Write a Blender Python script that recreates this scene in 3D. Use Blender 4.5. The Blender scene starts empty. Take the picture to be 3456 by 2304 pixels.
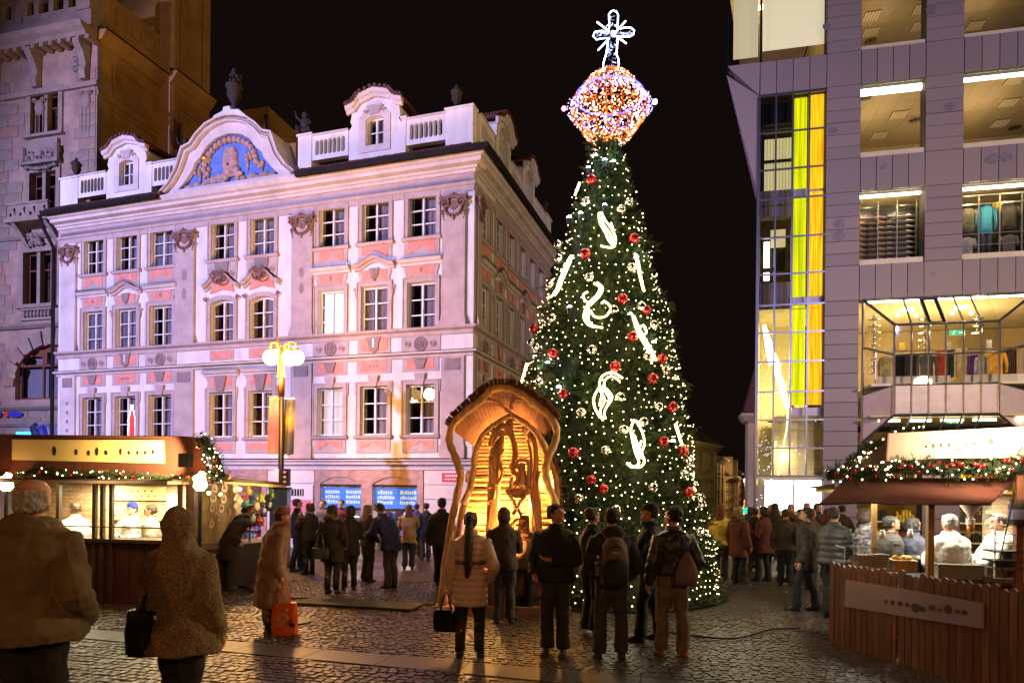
import bpy, math, random
import numpy as np
from mathutils import Matrix, Vector
from mathutils.geometry import delaunay_2d_cdt
random.seed(7); rng = np.random.default_rng(7)
R = math.radians; PI = math.pi
S = bpy.context.scene
COL = S.collection

# ---------------------------------------------------------------- camera, world, lamps, exposure
FPX = 2250.0; ROLL = 0.0095; CZ = 1.86        # focal length in pixels of the 3456 px frame, eye height
cam = bpy.data.cameras.new('camera'); camo = bpy.data.objects.new('camera', cam); COL.objects.link(camo)
cam.sensor_width = 36; cam.lens = 36 * FPX / 3456; cam.shift_y = (1631 - 1152) / 3456
cam.clip_start = 0.1; cam.clip_end = 3000
camo.matrix_world = Matrix.Translation((0, 0, CZ)) @ Matrix.Rotation(R(90), 4, 'X') @ Matrix.Rotation(ROLL, 4, 'Z')
S.camera = camo
w = bpy.data.worlds.new('World'); S.world = w; w.use_nodes = True
wn = w.node_tree.nodes; wl = w.node_tree.links
bg = wn['Background']
sky = wn.new('ShaderNodeTexSky'); sky.sky_type = 'NISHITA'; sky.sun_disc = False
sky.sun_elevation = R(-4); sky.sun_rotation = R(200)
mx = wn.new('ShaderNodeMixRGB'); mx.inputs[0].default_value = 0.97; mx.inputs[2].default_value = (0.0052, 0.0029, 0.0024, 1)
wl.new(sky.outputs[0], mx.inputs[1]); wl.new(mx.outputs[0], bg.inputs[0]); bg.inputs[1].default_value = 1.0
mx.inputs[0].default_value = 1.0
S.view_settings.view_transform = 'Standard'; S.view_settings.look = 'None'
S.view_settings.exposure = 0; S.view_settings.gamma = 1; S.view_settings.use_curve_mapping = False
S.render.engine = 'CYCLES'
cy = S.cycles
cy.max_bounces = 6; cy.diffuse_bounces = 2; cy.glossy_bounces = 3; cy.transmission_bounces = 4; cy.transparent_max_bounces = 16
cy.sample_clamp_indirect = 3.0; cy.sample_clamp_direct = 0; cy.use_denoising = True
cy.caustics_reflective = False; cy.caustics_refractive = False; cy.use_light_tree = True

def gz(y): return -0.02 * y
def lamp(kind, name, loc, col, power, size=0.3, aim=None, spot=None, blend=0.5):
    l = bpy.data.lights.new(name, kind); l.energy = power; l.color = col
    if kind == 'SPOT': l.specular_factor = 0.0
    if kind == 'AREA': l.size = size
    else: l.shadow_soft_size = size
    if spot: l.spot_size = R(spot); l.spot_blend = blend
    o = bpy.data.objects.new(name, l); COL.objects.link(o); o.location = loc
    if aim is not None:
        o.rotation_euler = (Vector(aim) - Vector(loc)).to_track_quat('-Z', 'Y').to_euler()
    return o
WARM = (1.0, 0.46, 0.16); VIO = (0.55, 0.42, 1.0); YEL = (1.0, 0.78, 0.42)
# facade floodlight on the roof opposite, left of the camera
lamp('SPOT', 'facade_floodlight', (-34, -5, 14), (0.55, 0.50, 1.0), 94000, 0.8, aim=(-12, 25, 10.5), spot=52, blend=0.7)
lamp('SPOT', 'facade_floodlight', (16, -14, 15), (0.45, 0.42, 1.0), 21000, 0.5, aim=(14, 24, 12), spot=42, blend=0.8)
# street lamps of the square behind and beside the camera, and one added fill spot
lamp('POINT', 'street_light', (-9, -7, 6.5), WARM, 800, 0.3)
lamp('POINT', 'street_light', (5, -9, 6.5), WARM, 1300, 0.3)
lamp('POINT', 'street_light', (15.5, 11, 7), (1.0, 0.70, 0.34), 4000, 0.4)
lamp('SPOT', 'ochre_wall_fill', (12, -4, 8), (1, .55, .18), 13000, 0.4, aim=(-14, 33, 22), spot=26, blend=0.8)  # unseen warm spot added to brighten the ochre side wall

# ---------------------------------------------------------------- measuring helpers (camera rays used only to read real positions)
def ray(x, y):
    a = x - 1728; b = 1631 - y; c, s = math.cos(ROLL), math.sin(ROLL)
    return ((a * c - b * s) / FPX, (a * s + b * c) / FPX)
def at(x, y, Y):
    rx, rz = ray(x, y); return Vector((rx * Y, Y, CZ + rz * Y))
def gnd(x, y):
    rx, rz = ray(x, y); Y = -CZ / (rz + 0.02); return Vector((rx * Y, Y, gz(Y)))
class Frame:
    """facade frame: local x along the wall, local y into the wall, z up"""
    def __init__(s, ox, oy, ux, uy, oz=0):
        n = math.hypot(ux, uy); s.o = Vector((ox, oy, oz)); s.u = (ux / n, uy / n)
        s.M = Matrix.Translation(s.o) @ Matrix.Rotation(math.atan2(uy, ux), 4, 'Z')
        s.Mi = s.M.inverted()
    def hit(s, x, y, d=0.0):
        rx, rz = ray(x, y); ux, uy = s.u; px, py = s.o.x - uy * d, s.o.y + ux * d
        t = (rx * py - px) / (ux - rx * uy); Y = py + t * uy
        return (t, CZ + rz * Y - s.o.z)

# ---------------------------------------------------------------- mesh builder
class MB:
    def __init__(s): s.v = []; s.f = []; s.m = []
    def add(s, vs, fs, m=0):
        n = len(s.v); s.v.extend([tuple(p) for p in vs]); s.f.extend([tuple(i + n for i in f) for f in fs]); s.m.extend([m] * len(fs)); return s
    def box(s, x0, x1, y0, y1, z0, z1, m=0):
        return s.add([(x0,y0,z0),(x1,y0,z0),(x1,y1,z0),(x0,y1,z0),(x0,y0,z1),(x1,y0,z1),(x1,y1,z1),(x0,y1,z1)],
            [(0,3,2,1),(4,5,6,7),(0,1,5,4),(1,2,6,5),(2,3,7,6),(3,0,4,7)], m)
    def prism(s, out, y0, y1, holes=(), m=0, back=True):
        """outline in x,z extruded from y0 (front) to y1; counter-clockwise seen from -y"""
        def ccw(p):
            a = sum(p[i][0]*p[(i+1)%len(p)][1]-p[(i+1)%len(p)][0]*p[i][1] for i in range(len(p))); return list(p) if a > 0 else list(p)[::-1]
        out = ccw(out); hs = [ccw(h) for h in holes]
        loops = [out] + hs; vs = []; li = []
        for L in loops: li.append(list(range(len(vs), len(vs)+len(L)))); vs += [Vector(p) for p in L]
        if hs:
            r = delaunay_2d_cdt(vs, [], li, 2, 1e-5) if False else None
            tv, te, tf, *_ = delaunay_2d_cdt(vs, [], li, 0, 1e-6)
            def inside(p, L):
                c = False; j = len(L)-1
                for i in range(len(L)):
                    if (L[i][1] > p[1]) != (L[j][1] > p[1]) and p[0] < (L[j][0]-L[i][0])*(p[1]-L[i][1])/(L[j][1]-L[i][1])+L[i][0]: c = not c
                    j = i
                return c
            fs = []
            for f in tf:
                cx = sum(tv[i][0] for i in f)/len(f); cz = sum(tv[i][1] for i in f)/len(f)
                if inside((cx, cz), out) and not any(inside((cx, cz), h) for h in hs):
                    q = [(tv[i][0], tv[i][1]) for i in f]
                    fs.append(list(f) if sum(q[i][0]*q[(i+1)%len(q)][1]-q[(i+1)%len(q)][0]*q[i][1] for i in range(len(q))) > 0 else list(f)[::-1])
            s.add([(p[0], y0, p[1]) for p in tv], fs, m)
            if back: s.add([(p[0], y1, p[1]) for p in tv], [f[::-1] for f in fs], m)
        else:
            s.add([(p[0], y0, p[1]) for p in out], [tuple(range(len(out)))], m)
            if back: s.add([(p[0], y1, p[1]) for p in out], [tuple(range(len(out)))[::-1]], m)
        for k, L in enumerate(loops):
            n = len(L); vv = [(p[0], y0, p[1]) for p in L] + [(p[0], y1, p[1]) for p in L]
            fs = [(i, n+i, n+(i+1)%n, (i+1)%n) for i in range(n)]
            if k: fs = [f[::-1] for f in fs]
            s.add(vv, fs, m)
        return s
    def tube(s, pts, rad, n=8, closed=False, m=0, flat=1.0):
        P = [Vector(p) for p in pts]; N = len(P)
        if not hasattr(rad, '__len__'): rad = [rad]*N
        T = []
        for i in range(N):
            a = P[(i-1) % N] if (closed or i > 0) else P[i]; b = P[(i+1) % N] if (closed or i < N-1) else P[i]
            d = (b-a); T.append(d.normalized() if d.length > 1e-9 else Vector((0,0,1)))
        up = Vector((0,0,1)) if abs(T[0].z) < 0.9 else Vector((0,1,0))
        X = T[0].cross(up).normalized(); vs = []
        for i in range(N):
            X = (X - T[i]*X.dot(T[i])); X = X.normalized() if X.length > 1e-6 else T[i].orthogonal().normalized()
            Yv = T[i].cross(X)
            for k in range(n):
                a = 2*PI*k/n; vs.append(P[i] + X*math.cos(a)*rad[i] + Yv*math.sin(a)*rad[i]*flat)
        fs = []
        for i in range(N if closed else N-1):
            j = (i+1) % N
            for k in range(n): fs.append((i*n+k, i*n+(k+1)%n, j*n+(k+1)%n, j*n+k))
        if not closed: fs.append(tuple(range(n))[::-1]); fs.append(tuple((N-1)*n+k for k in range(n)))
        return s.add(vs, fs, m)
    def lathe(s, cx, cy, prof, n=16, m=0, sx=1, sy=1):
        vs = []; 
        for r, z in prof:
            for k in range(n):
                a = 2*PI*k/n; vs.append((cx+r*math.cos(a)*sx, cy+r*math.sin(a)*sy, z))
        fs = []
        for i in range(len(prof)-1):
            for k in range(n): fs.append((i*n+k, i*n+(k+1)%n, (i+1)*n+(k+1)%n, (i+1)*n+k))
        fs.append(tuple(range(n))[::-1]); fs.append(tuple((len(prof)-1)*n+k for k in range(n)))
        return s.add(vs, fs, m)
    def ball(s, c, r, n=10, k=6, m=0, sc=(1,1,1)):
        prof = [(max(1e-4, r*math.sin(PI*i/k)), -r*math.cos(PI*i/k)) for i in range(k+1)]
        vs = []
        for rr, z in prof:
            for j in range(n):
                a = 2*PI*j/n; vs.append((c[0]+rr*math.cos(a)*sc[0], c[1]+rr*math.sin(a)*sc[1], c[2]+z*sc[2]))
        fs = [(i*n+j, i*n+(j+1)%n, (i+1)*n+(j+1)%n, (i+1)*n+j) for i in range(k) for j in range(n)]
        return s.add(vs, fs, m)
    def loft(s, rings, m=0, cap=True):
        n = len(rings[0]); vs = [p for r in rings for p in r]
        fs = [(i*n+k, i*n+(k+1)%n, (i+1)*n+(k+1)%n, (i+1)*n+k) for i in range(len(rings)-1) for k in range(n)]
        if cap: fs.append(tuple(range(n))[::-1]); fs.append(tuple((len(rings)-1)*n+k for k in range(n)))
        return s.add(vs, fs, m)
    def sweep(s, path, prof, m=0, close=True):
        """path: plan points (x,y); prof: (out,z) closed section; out is to the right-hand/front side (-y for a path along +x)"""
        N = len(path); rings = []
        for i in range(N):
            p = Vector(path[i]); d0 = (p-Vector(path[i-1])).normalized() if i else None; d1 = (Vector(path[i+1])-p).normalized() if i < N-1 else None
            d0 = d0 or d1; d1 = d1 or d0
            n0 = Vector((d0.y, -d0.x)); n1 = Vector((d1.y, -d1.x)); mm = (n0+n1).normalized(); mm = mm/max(0.3, mm.dot(n0))
            rings.append([(p.x+mm.x*o, p.y+mm.y*o, z) for o, z in prof])
        return s.loft(rings, m, cap=True)

WM = {}
def world_of(o): return WM.get(o.name, o.matrix_basis)
def props(o, label=None, cat=None, group=None, kind=None):
    if label: o['label'] = label
    if cat: o['category'] = cat
    if group: o['group'] = group
    if kind: o['kind'] = kind
    return o
def place(o, M, parent=None):
    if parent is not None:
        o.parent = parent; o.matrix_basis = world_of(parent).inverted() @ M
    else: o.matrix_basis = M
    WM[o.name] = M.copy(); return o
I4 = Matrix.Identity(4)
def mesh_of(name, mb, mats, smooth=False):
    me = bpy.data.meshes.new(name); me.from_pydata(mb.v, [], mb.f)
    if not isinstance(mats, (list, tuple)): mats = [mats]
    for mt in mats: me.materials.append(mt)
    if len(mats) > 1: me.polygons.foreach_set('material_index', mb.m)
    if smooth: me.polygons.foreach_set('use_smooth', [True]*len(me.polygons))
    me.update(); return me
def obj(name, mb, mats, M=None, parent=None, smooth=False, **k):
    me = mb if isinstance(mb, bpy.types.Mesh) else mesh_of(name, mb, mats, smooth)
    o = bpy.data.objects.new(name, me); COL.objects.link(o)
    place(o, M if M is not None else (world_of(parent) if parent is not None else I4), parent); props(o, **k); return o
def thing(name, M, label, cat, group=None):
    o = bpy.data.objects.new(name, None); o.empty_display_size = 0.2; COL.objects.link(o); place(o, M); return props(o, label, cat, group)
def T(x, y, z): return Matrix.Translation((x, y, z))
def RZ(a): return Matrix.Rotation(a, 4, 'Z')
def copy_tree(src, M, label=None, parent=None):
    c = src.copy(); COL.objects.link(c)
    if parent is None: c.parent = None; c.matrix_basis = M
    else: c.parent = parent; c.matrix_basis = M
    if label: c['label'] = label
    for ch in KIDS(src): copy_tree(ch, ch.matrix_basis.copy(), None, c)
    if parent is None: WM[c.name] = M.copy()
    return c
def KIDS(o): return [x for x in bpy.data.objects if x.parent == o]

# ---------------------------------------------------------------- materials
def nt(name):
    m = bpy.data.materials.new(name); m.use_nodes = True; t = m.node_tree
    return m, t, t.nodes, t.links, t.nodes['Principled BSDF']
MC = {}
def mat(name, col, rough=0.7, metal=0.0, var=0.12, scale=3.0, bump=0.0, bscale=30.0, emit=None, es=0.0, coat=0.0, spec=0.5, col2=None, trans=0.0, stretch=None, noemitsample=False, mid=None, sub=0.0):
    if name in MC: return MC[name]
    m, t, n, l, b = nt(name)
    b.inputs['Roughness'].default_value = rough; b.inputs['Metallic'].default_value = metal
    b.inputs['Coat Weight'].default_value = coat; b.inputs['Specular IOR Level'].default_value = spec
    b.inputs['Transmission Weight'].default_value = trans
    if sub: b.inputs['Subsurface Weight'].default_value = sub; b.inputs['Subsurface Radius'].default_value = (0.02, 0.008, 0.004)
    tc = n.new('ShaderNodeTexCoord'); mp = n.new('ShaderNodeMapping'); l.new(tc.outputs['Object'], mp.inputs[0])
    if stretch: mp.inputs['Scale'].default_value = stretch
    if var > 0 or col2:
        ns = n.new('ShaderNodeTexNoise'); ns.inputs['Scale'].default_value = scale; ns.inputs['Detail'].default_value = 6
        ns.inputs['Roughness'].default_value = 0.65; l.new(mp.outputs[0], ns.inputs[0])
        cr = n.new('ShaderNodeValToRGB'); c2 = col2 or tuple(max(0, c*(1-2*var)) for c in col)
        cr.color_ramp.elements[0].color = (*c2, 1); cr.color_ramp.elements[1].color = (*[min(1, c*(1+var)) for c in col], 1)
        cr.color_ramp.elements[0].position = 0.3; cr.color_ramp.elements[1].position = 0.62 if not mid else mid
        l.new(ns.outputs[0], cr.inputs[0]); l.new(cr.outputs[0], b.inputs['Base Color'])
        mr = n.new('ShaderNodeMapRange'); mr.inputs[3].default_value = min(1, rough*1.15); mr.inputs[4].default_value = rough*0.85
        l.new(ns.outputs[0], mr.inputs[0]); l.new(mr.outputs[0], b.inputs['Roughness'])
    else: b.inputs['Base Color'].default_value = (*col, 1)
    if bump > 0:
        nb = n.new('ShaderNodeTexNoise'); nb.inputs['Scale'].default_value = bscale; nb.inputs['Detail'].default_value = 5
        l.new(mp.outputs[0], nb.inputs[0]); bp = n.new('ShaderNodeBump'); bp.inputs['Strength'].default_value = bump; bp.inputs['Distance'].default_value = 0.02
        l.new(nb.outputs[0], bp.inputs['Height']); l.new(bp.outputs[0], b.inputs['Normal'])
    if emit: b.inputs['Emission Color'].default_value = (*emit, 1); b.inputs['Emission Strength'].default_value = es
    if noemitsample: m.cycles.emission_sampling = 'NONE'
    MC[name] = m; return m
def emis(name, col, st, sample=True):
    if name in MC: return MC[name]
    m, t, n, l, b = nt(name); b.inputs['Base Color'].default_value = (*[min(.8, c*.6) for c in col], 1)
    b.inputs['Emission Color'].default_value = (*col, 1); b.inputs['Emission Strength'].default_value = st
    if not sample: m.cycles.emission_sampling = 'NONE'
    MC[name] = m; return m
def glassmat(name, fac=0.12, tint=(1,1,1), rough=0.02):
    m = bpy.data.materials.new(name); m.use_nodes = True; n = m.node_tree.nodes; l = m.node_tree.links; n.clear()
    o = n.new('ShaderNodeOutputMaterial'); mixs = n.new('ShaderNodeMixShader'); tr = n.new('ShaderNodeBsdfTransparent'); gl = n.new('ShaderNodeBsdfGlossy')
    lw = n.new('ShaderNodeLayerWeight'); fr = n.new('ShaderNodeMath'); fr.operation = 'POWER'; fr.inputs[1].default_value = 4; l.new(lw.outputs['Facing'], fr.inputs[0]); ad = n.new('ShaderNodeMath'); ad.operation = 'MULTIPLY_ADD'; ad.inputs[1].default_value = .7; ad.inputs[2].default_value = fac; ad.use_clamp = True
    l.new(fr.outputs[0], ad.inputs[0]); l.new(ad.outputs[0], mixs.inputs[0]); l.new(tr.outputs[0], mixs.inputs[1]); l.new(gl.outputs[0], mixs.inputs[2]); l.new(mixs.outputs[0], o.inputs[0])
    tr.inputs[0].default_value = (*tint, 1); gl.inputs['Roughness'].default_value = rough; return m
STUCCO = mat('white_stucco', (0.74, 0.70, 0.69), 0.85, var=0.1, scale=1.1, stretch=(1.6, 1.6, .6), bump=0.25, bscale=14)
MAUVE = mat('mauve_trim', (0.47, 0.37, 0.36), 0.8, var=0.1, scale=2.0, bump=0.2, bscale=25)
TRIMW = mat('cornice_trim', (0.62, 0.54, 0.53), 0.8, var=0.1, scale=1.5, bump=0.2, bscale=20)
PINK = mat('salmon_panel', (0.72, 0.28, 0.22), 0.85, var=0.1, scale=3, bump=0.2, bscale=25)
DMAUVE = mat('dark_mauve', (0.27, 0.2, 0.2), 0.8, var=0.1, scale=4)
TERRA = mat('terracotta_carving', (0.22, 0.12, 0.10), 0.8, var=0.2, scale=8, bump=0.6, bscale=30)
LEAD = mat('dark_lead_flashing', (0.018, 0.016, 0.018), 0.85, spec=0.1, metal=0.0, var=0.2)
WOODW = mat('white_window_paint', (0.78, 0.77, 0.78), 0.4, var=0.04)
CURT = mat('window_curtain', (0.3, 0.28, 0.38), 0.9, var=0.22, scale=2.0, stretch=(14, 1, 0.5))
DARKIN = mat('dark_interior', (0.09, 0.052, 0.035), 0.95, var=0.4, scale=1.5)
GLASS = glassmat('window_glass', 0.04, (0.9, 0.9, 0.9))
ROOF = mat('red_roof_tile', (0.09, 0.025, 0.02), 0.75, var=0.3, scale=8, bump=0.5, bscale=20)
SAND = mat('sandstone_ashlar', (0.33, 0.22, 0.17), 0.85, var=0.22, scale=0.9, bump=0.5, bscale=12, col2=(0.2, 0.14, 0.13))
SANDP = [mat('sandstone_block_%s' % s, c, 0.85, var=0.12, scale=2, bump=0.4, bscale=16) for s, c in (('grey', (0.25, 0.19, 0.17)), ('buff', (0.28, 0.2, 0.155)), ('rose', (0.3, 0.18, 0.14)), ('pale', (0.27, 0.21, 0.18)))]
OCHRE = mat('ochre_render', (0.34, 0.19, 0.06), 0.9, var=0.2, scale=0.6, bump=0.3, bscale=10)
REDF = mat('red_brown_window_paint', (0.15, 0.035, 0.025), 0.5, var=0.1)
GRAN = [mat('granite_panel_%s' % s, c, 0.6, var=0.1, scale=60, bump=0.15, bscale=150) for s, c in (('a', (0.24, 0.2, 0.2)), ('b', (0.26, 0.215, 0.21)), ('c', (0.225, 0.19, 0.195)))]
GRD = mat('panel_joint', (0.03, 0.025, 0.025), 0.9, var=0)
ALU = mat('aluminium_profile', (0.3, 0.3, 0.32), 0.3, metal=0.9, var=0.05)
BLACKM = mat('black_metal', (0.012, 0.012, 0.012), 0.45, metal=0.6, var=0)

def sc_poly(cx, cz, r, n=16, sz=1.0): return [(cx+r*math.cos(2*PI*i/n), cz+r*sz*math.sin(2*PI*i/n)) for i in range(n)]
def rect(x0, x1, z0, z1): return [(x0, z0), (x1, z0), (x1, z1), (x0, z1)]
def archp(x0, x1, z0, z1, rise, n=8):
    """rectangle with a segmental arch head whose crown is at z1"""
    cx = (x0+x1)/2; hw = (x1-x0)/2; Rr = (hw*hw+rise*rise)/(2*rise); cz = z1-Rr; a0 = math.asin(min(1, hw/Rr))
    return [(x0, z0), (x1, z0)] + [(cx+Rr*math.sin(a0-2*a0*i/n), cz+Rr*math.cos(a0-2*a0*i/n)) for i in range(n+1)]

# ---------------------------------------------------------------- ground
def cobble_mat(name, c1, c2, rough, sc, bmp=0.6, mortar=0.04):
    m, t, n, l, b = nt(name); tc = n.new('ShaderNodeTexCoord'); mp = n.new('ShaderNodeMapping'); mp.inputs['Rotation'].default_value = (0, 0, R(-17)); l.new(tc.outputs['Object'], mp.inputs[0])
    br = n.new('ShaderNodeTexBrick'); br.inputs['Scale'].default_value = sc; br.inputs['Mortar Size'].default_value = mortar; br.inputs['Brick Width'].default_value = 0.6; br.inputs['Row Height'].default_value = 0.5
    br.inputs['Color1'].default_value = (*c1, 1); br.inputs['Color2'].default_value = (*c2, 1); br.inputs['Mortar'].default_value = (*[c*0.25 for c in c1], 1); br.inputs['Mortar Smooth'].default_value = 0.5
    l.new(mp.outputs[0], br.inputs[0]); ns = n.new('ShaderNodeTexNoise'); ns.inputs['Scale'].default_value = 0.8; ns.inputs['Detail'].default_value = 5; l.new(tc.outputs['Object'], ns.inputs[0])
    mr = n.new('ShaderNodeMapRange'); mr.inputs[1].default_value = 0.35; mr.inputs[2].default_value = 0.65; mr.inputs[3].default_value = rough; mr.inputs[4].default_value = rough+0.3
    l.new(ns.outputs[0], mr.inputs[0]); l.new(mr.outputs[0], b.inputs['Roughness']); l.new(br.outputs[0], b.inputs['Base Color'])
    bp = n.new('ShaderNodeBump'); bp.inputs['Strength'].default_value = bmp; bp.inputs['Distance'].default_value = 0.02; bp.invert = True; l.new(br.outputs['Fac'], bp.inputs['Height'])
    n2 = n.new('ShaderNodeTexNoise'); n2.inputs['Scale'].default_value = 25; l.new(tc.outputs['Object'], n2.inputs[0]); b2 = n.new('ShaderNodeBump'); b2.inputs['Strength'].default_value = 0.35; b2.inputs['Distance'].default_value = 0.01
    l.new(n2.outputs[0], b2.inputs['Height']); l.new(bp.outputs[0], b2.inputs['Normal']); l.new(b2.outputs[0], b.inputs['Normal']); return m
COB = cobble_mat('cobbled_paving', (0.075, 0.045, 0.032), (0.05, 0.032, 0.025), 0.28, 5.0)
SLAB = mat('granite_slab', (0.042, 0.028, 0.024), 0.45, var=0.15, scale=30, bump=0.2, bscale=80)
SETT = [mat('granite_sett_%s' % s, c, 0.34, var=0.2, scale=12, bump=0.5, bscale=40) for s, c in (('dark', (0.048, 0.03, 0.023)), ('brown', (0.07, 0.042, 0.029)), ('grey', (0.055, 0.038, 0.032)))]
gm = MB(); xs = [-400, -60, -20, 0, 20, 60, 400]; ys = [-60, -10, 5, 15, 30, 60, 200, 900]
gm.add([(x, y, gz(y)-0.012) for y in ys for x in xs], [(j*7+i, j*7+i+1, (j+1)*7+i+1, (j+1)*7+i) for j in range(7) for i in range(6)])
obj('ground', gm, COB, kind='structure')
# far paving, level with the tops of the setts
gm = MB(); gm.add([(-60, 14.6, gz(14.6)), (60, 14.6, gz(14.6)), (60, 60, gz(60)), (-60, 60, gz(60))], [(0,1,2,3)]); obj('pavement', gm, COB, kind='structure')
# band of granite slabs crossing the square
sA = gnd(280, 2118); sB = gnd(1600, 2233); sd = Vector((sB.x-sA.x, sB.y-sA.y)).normalized(); sn = Vector((-sd.y, sd.x))
def in_band(x, y):
    p = Vector((x-sA.x, y-sA.y)); return -0.52 < p.dot(sn) < 0.02
pav = bpy.data.objects.new('paved_band', None); COL.objects.link(pav); place(pav, T(sA.x, sA.y, gz(sA.y))); props(pav, kind='structure')
slabs = MB(); L = 0.95; TILT = Matrix.Rotation(math.atan(-0.02), 4, 'X')
slabs.add([(0.006, -0.49, 0), (L-0.006, -0.49, 0), (L-0.006, -0.01, 0), (0.006, -0.01, 0), (0, -0.5, -0.03), (L, -0.5, -0.03), (L, 0, -0.03), (0, 0, -0.03)], [(0,1,2,3),(4,5,1,0),(5,6,2,1),(6,7,3,2),(7,4,0,3)])
slab_me = mesh_of('slab', slabs, SLAB)
for k in range(-9, 12):
    p = sA.to_2d() + sd*(k*L); M = T(p.x, p.y, gz(p.y)+0.002) @ TILT @ RZ(math.atan2(sd.y, sd.x)); obj('slab', slab_me, None, M, pav)
# granite setts, real stones: nearest 300 as objects, the rest as one
def sett_shape(w, d, h, j):
    o = 0.010
    return [(-w/2, -d/2, -0.03), (w/2, -d/2, -0.03), (w/2, d/2, -0.03), (-w/2, d/2, -0.03),
            (-w/2+o, -d/2+o, h+j[0]), (w/2-o, -d/2+o, h+j[1]), (w/2-o, d/2-o, h+j[2]), (-w/2+o, d/2-o, h+j[3])], [(4,5,6,7),(0,1,5,4),(1,2,6,5),(2,3,7,6),(3,0,4,7)]
cobs = []
ang = R(-14); ca, sa = math.cos(ang), math.sin(ang)
pitch = 0.099
for i in range(-140, 140):
    yy0 = i*pitch
    x = -16 + random.uniform(0, .1)
    while x < 16:
        wd = random.uniform(0.088, 0.125); cx = x+wd/2; x += wd
        wx = cx*ca - yy0*sa; wy = 9.0 + cx*sa + yy0*ca
        if 6.1 < wy < 14.7 and abs(wx) < wy*0.80+0.2 and not in_band(wx, wy): cobs.append((wx, wy, wd))
big = MB(); protos = [mesh_of('cobblestone', MB().add(*sett_shape(0.1, 0.093, 0.0, [random.uniform(-.004, .004) for _ in range(4)])), SETT[k % 3]) for k in range(9)]
near = sorted([c for c in cobs if abs(c[0]) < c[1]*0.76], key=lambda c: c[1] if c[1] > 6.66 else 99)[:300]; nearset = set(near)
pg = bpy.data.objects.new('cobbled_paving', None); COL.objects.link(pg); place(pg, T(0, 7, gz(7))); props(pg, kind='structure')
for c in cobs:
    z = gz(c[1]) + random.uniform(-.006, .004); a = ang + random.uniform(-.05, .05)
    if c in nearset:
        obj('cobblestone', protos[random.randrange(9)], None, T(c[0], c[1], z) @ TILT @ RZ(a), pg)
    else:
        vs, fs = sett_shape(c[2]-.007, 0.093, 0, [random.uniform(-.005, .005) for _ in range(4)]); cc, ss = math.cos(a), math.sin(a)
        big.add([(c[0]+p[0]*cc-p[1]*ss, c[1]+p[0]*ss+p[1]*cc, z+p[2]-0.02*(p[1])) for p in vs], fs, random.randrange(3))
obj('cobblestone', big, SETT, I4, pg, kind='stuff')
# ================================================================ white baroque building
Cx, Cy = -1.303, 21.58; W = 18.0
WF = Frame(Cx-0.9528*W, Cy+0.3037*W, 0.9528, -0.3037); WS = Frame(Cx, Cy, 0.298, 0.9545); LS = 9.9
wb = thing('baroque_building', WF.M, 'white and pink baroque town house with a beehive relief in its curved gable', 'building')
def P(name, mb, m, F, parent=None, smooth=False, **k): return obj(name, mb, m, F.M, parent or wb, smooth, **k)

def window_proto(w, h, rows=3, arched=False, key=''):
    """casement window, local origin at bottom left, front at y=0; returns (frame mesh, pane meshes, curtain mesh, room mesh)"""
    f = MB(); b = 0.055
    out = archp(0, w, 0, h, 0.14) if arched else rect(0, w, 0, h)
    pw = (w-2*b-0.075)/2; ph = (h-2*b-(rows-1)*0.035)/rows; holes = []
    for c in range(2):
        x0 = b+c*(pw+0.075)
        for r in range(rows):
            z0 = b+r*(ph+0.035); z1 = z0+ph
            if arched and r == rows-1: holes.append([(x0, z0), (x0+pw, z0), (x0+pw, z1-(0 if c == 0 else 0.11)), (x0+pw/2, z1-0.035), (x0, z1-(0.11 if c == 0 else 0))])
            else: holes.append(rect(x0, x0+pw, z0, z1))
    f.prism(out, 0, 0.06, holes); f.box(w/2-0.028, w/2+0.028, -0.035, 0, 0.03, h-0.05-(0.05 if arched else 0)); f.ball((w/2, -0.045, h*0.42), 0.022, 6, 4)
    fm = mesh_of('window', f, WOODW); pm = []
    for hl in holes: pm.append(mesh_of('pane', MB().prism(hl, 0.022, 0.03), GLASS))
    return fm, pm
CUR = []
for v in range(4):
    cm = MB(); rr = random.Random(v); 
    def fold(x0, x1, w, h):
        n = 14; vs = []; 
        for i in range(n+1):
            x = x0+(x1-x0)*i/n; y = 0.115+0.03*math.sin(i*1.9+v)+0.01*rr.random(); vs += [(x, y, 0), (x, y, h)]
        cm.add(vs, [(2*i, 2*i+2, 2*i+3, 2*i+1) for i in range(n)])
    fold(0.36, 0.98, 1, 1); fold(0.02, 0.1, 1, 1)
    if v == 3: fold(0.1, 0.36, 1, 1)
    CUR.append(mesh_of('curtain', cm, CURT, True))
BLIND = emis('lit_roller_blind', (0.93, 0.92, 1.0), 1.1)
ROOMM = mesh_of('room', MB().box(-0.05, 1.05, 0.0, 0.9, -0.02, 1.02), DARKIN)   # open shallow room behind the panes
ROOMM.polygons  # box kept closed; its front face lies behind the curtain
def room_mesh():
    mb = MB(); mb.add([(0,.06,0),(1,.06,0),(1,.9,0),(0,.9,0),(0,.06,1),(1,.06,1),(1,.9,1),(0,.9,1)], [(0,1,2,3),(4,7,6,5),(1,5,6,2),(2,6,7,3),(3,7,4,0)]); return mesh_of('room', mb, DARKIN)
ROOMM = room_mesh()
WP = {}
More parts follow.
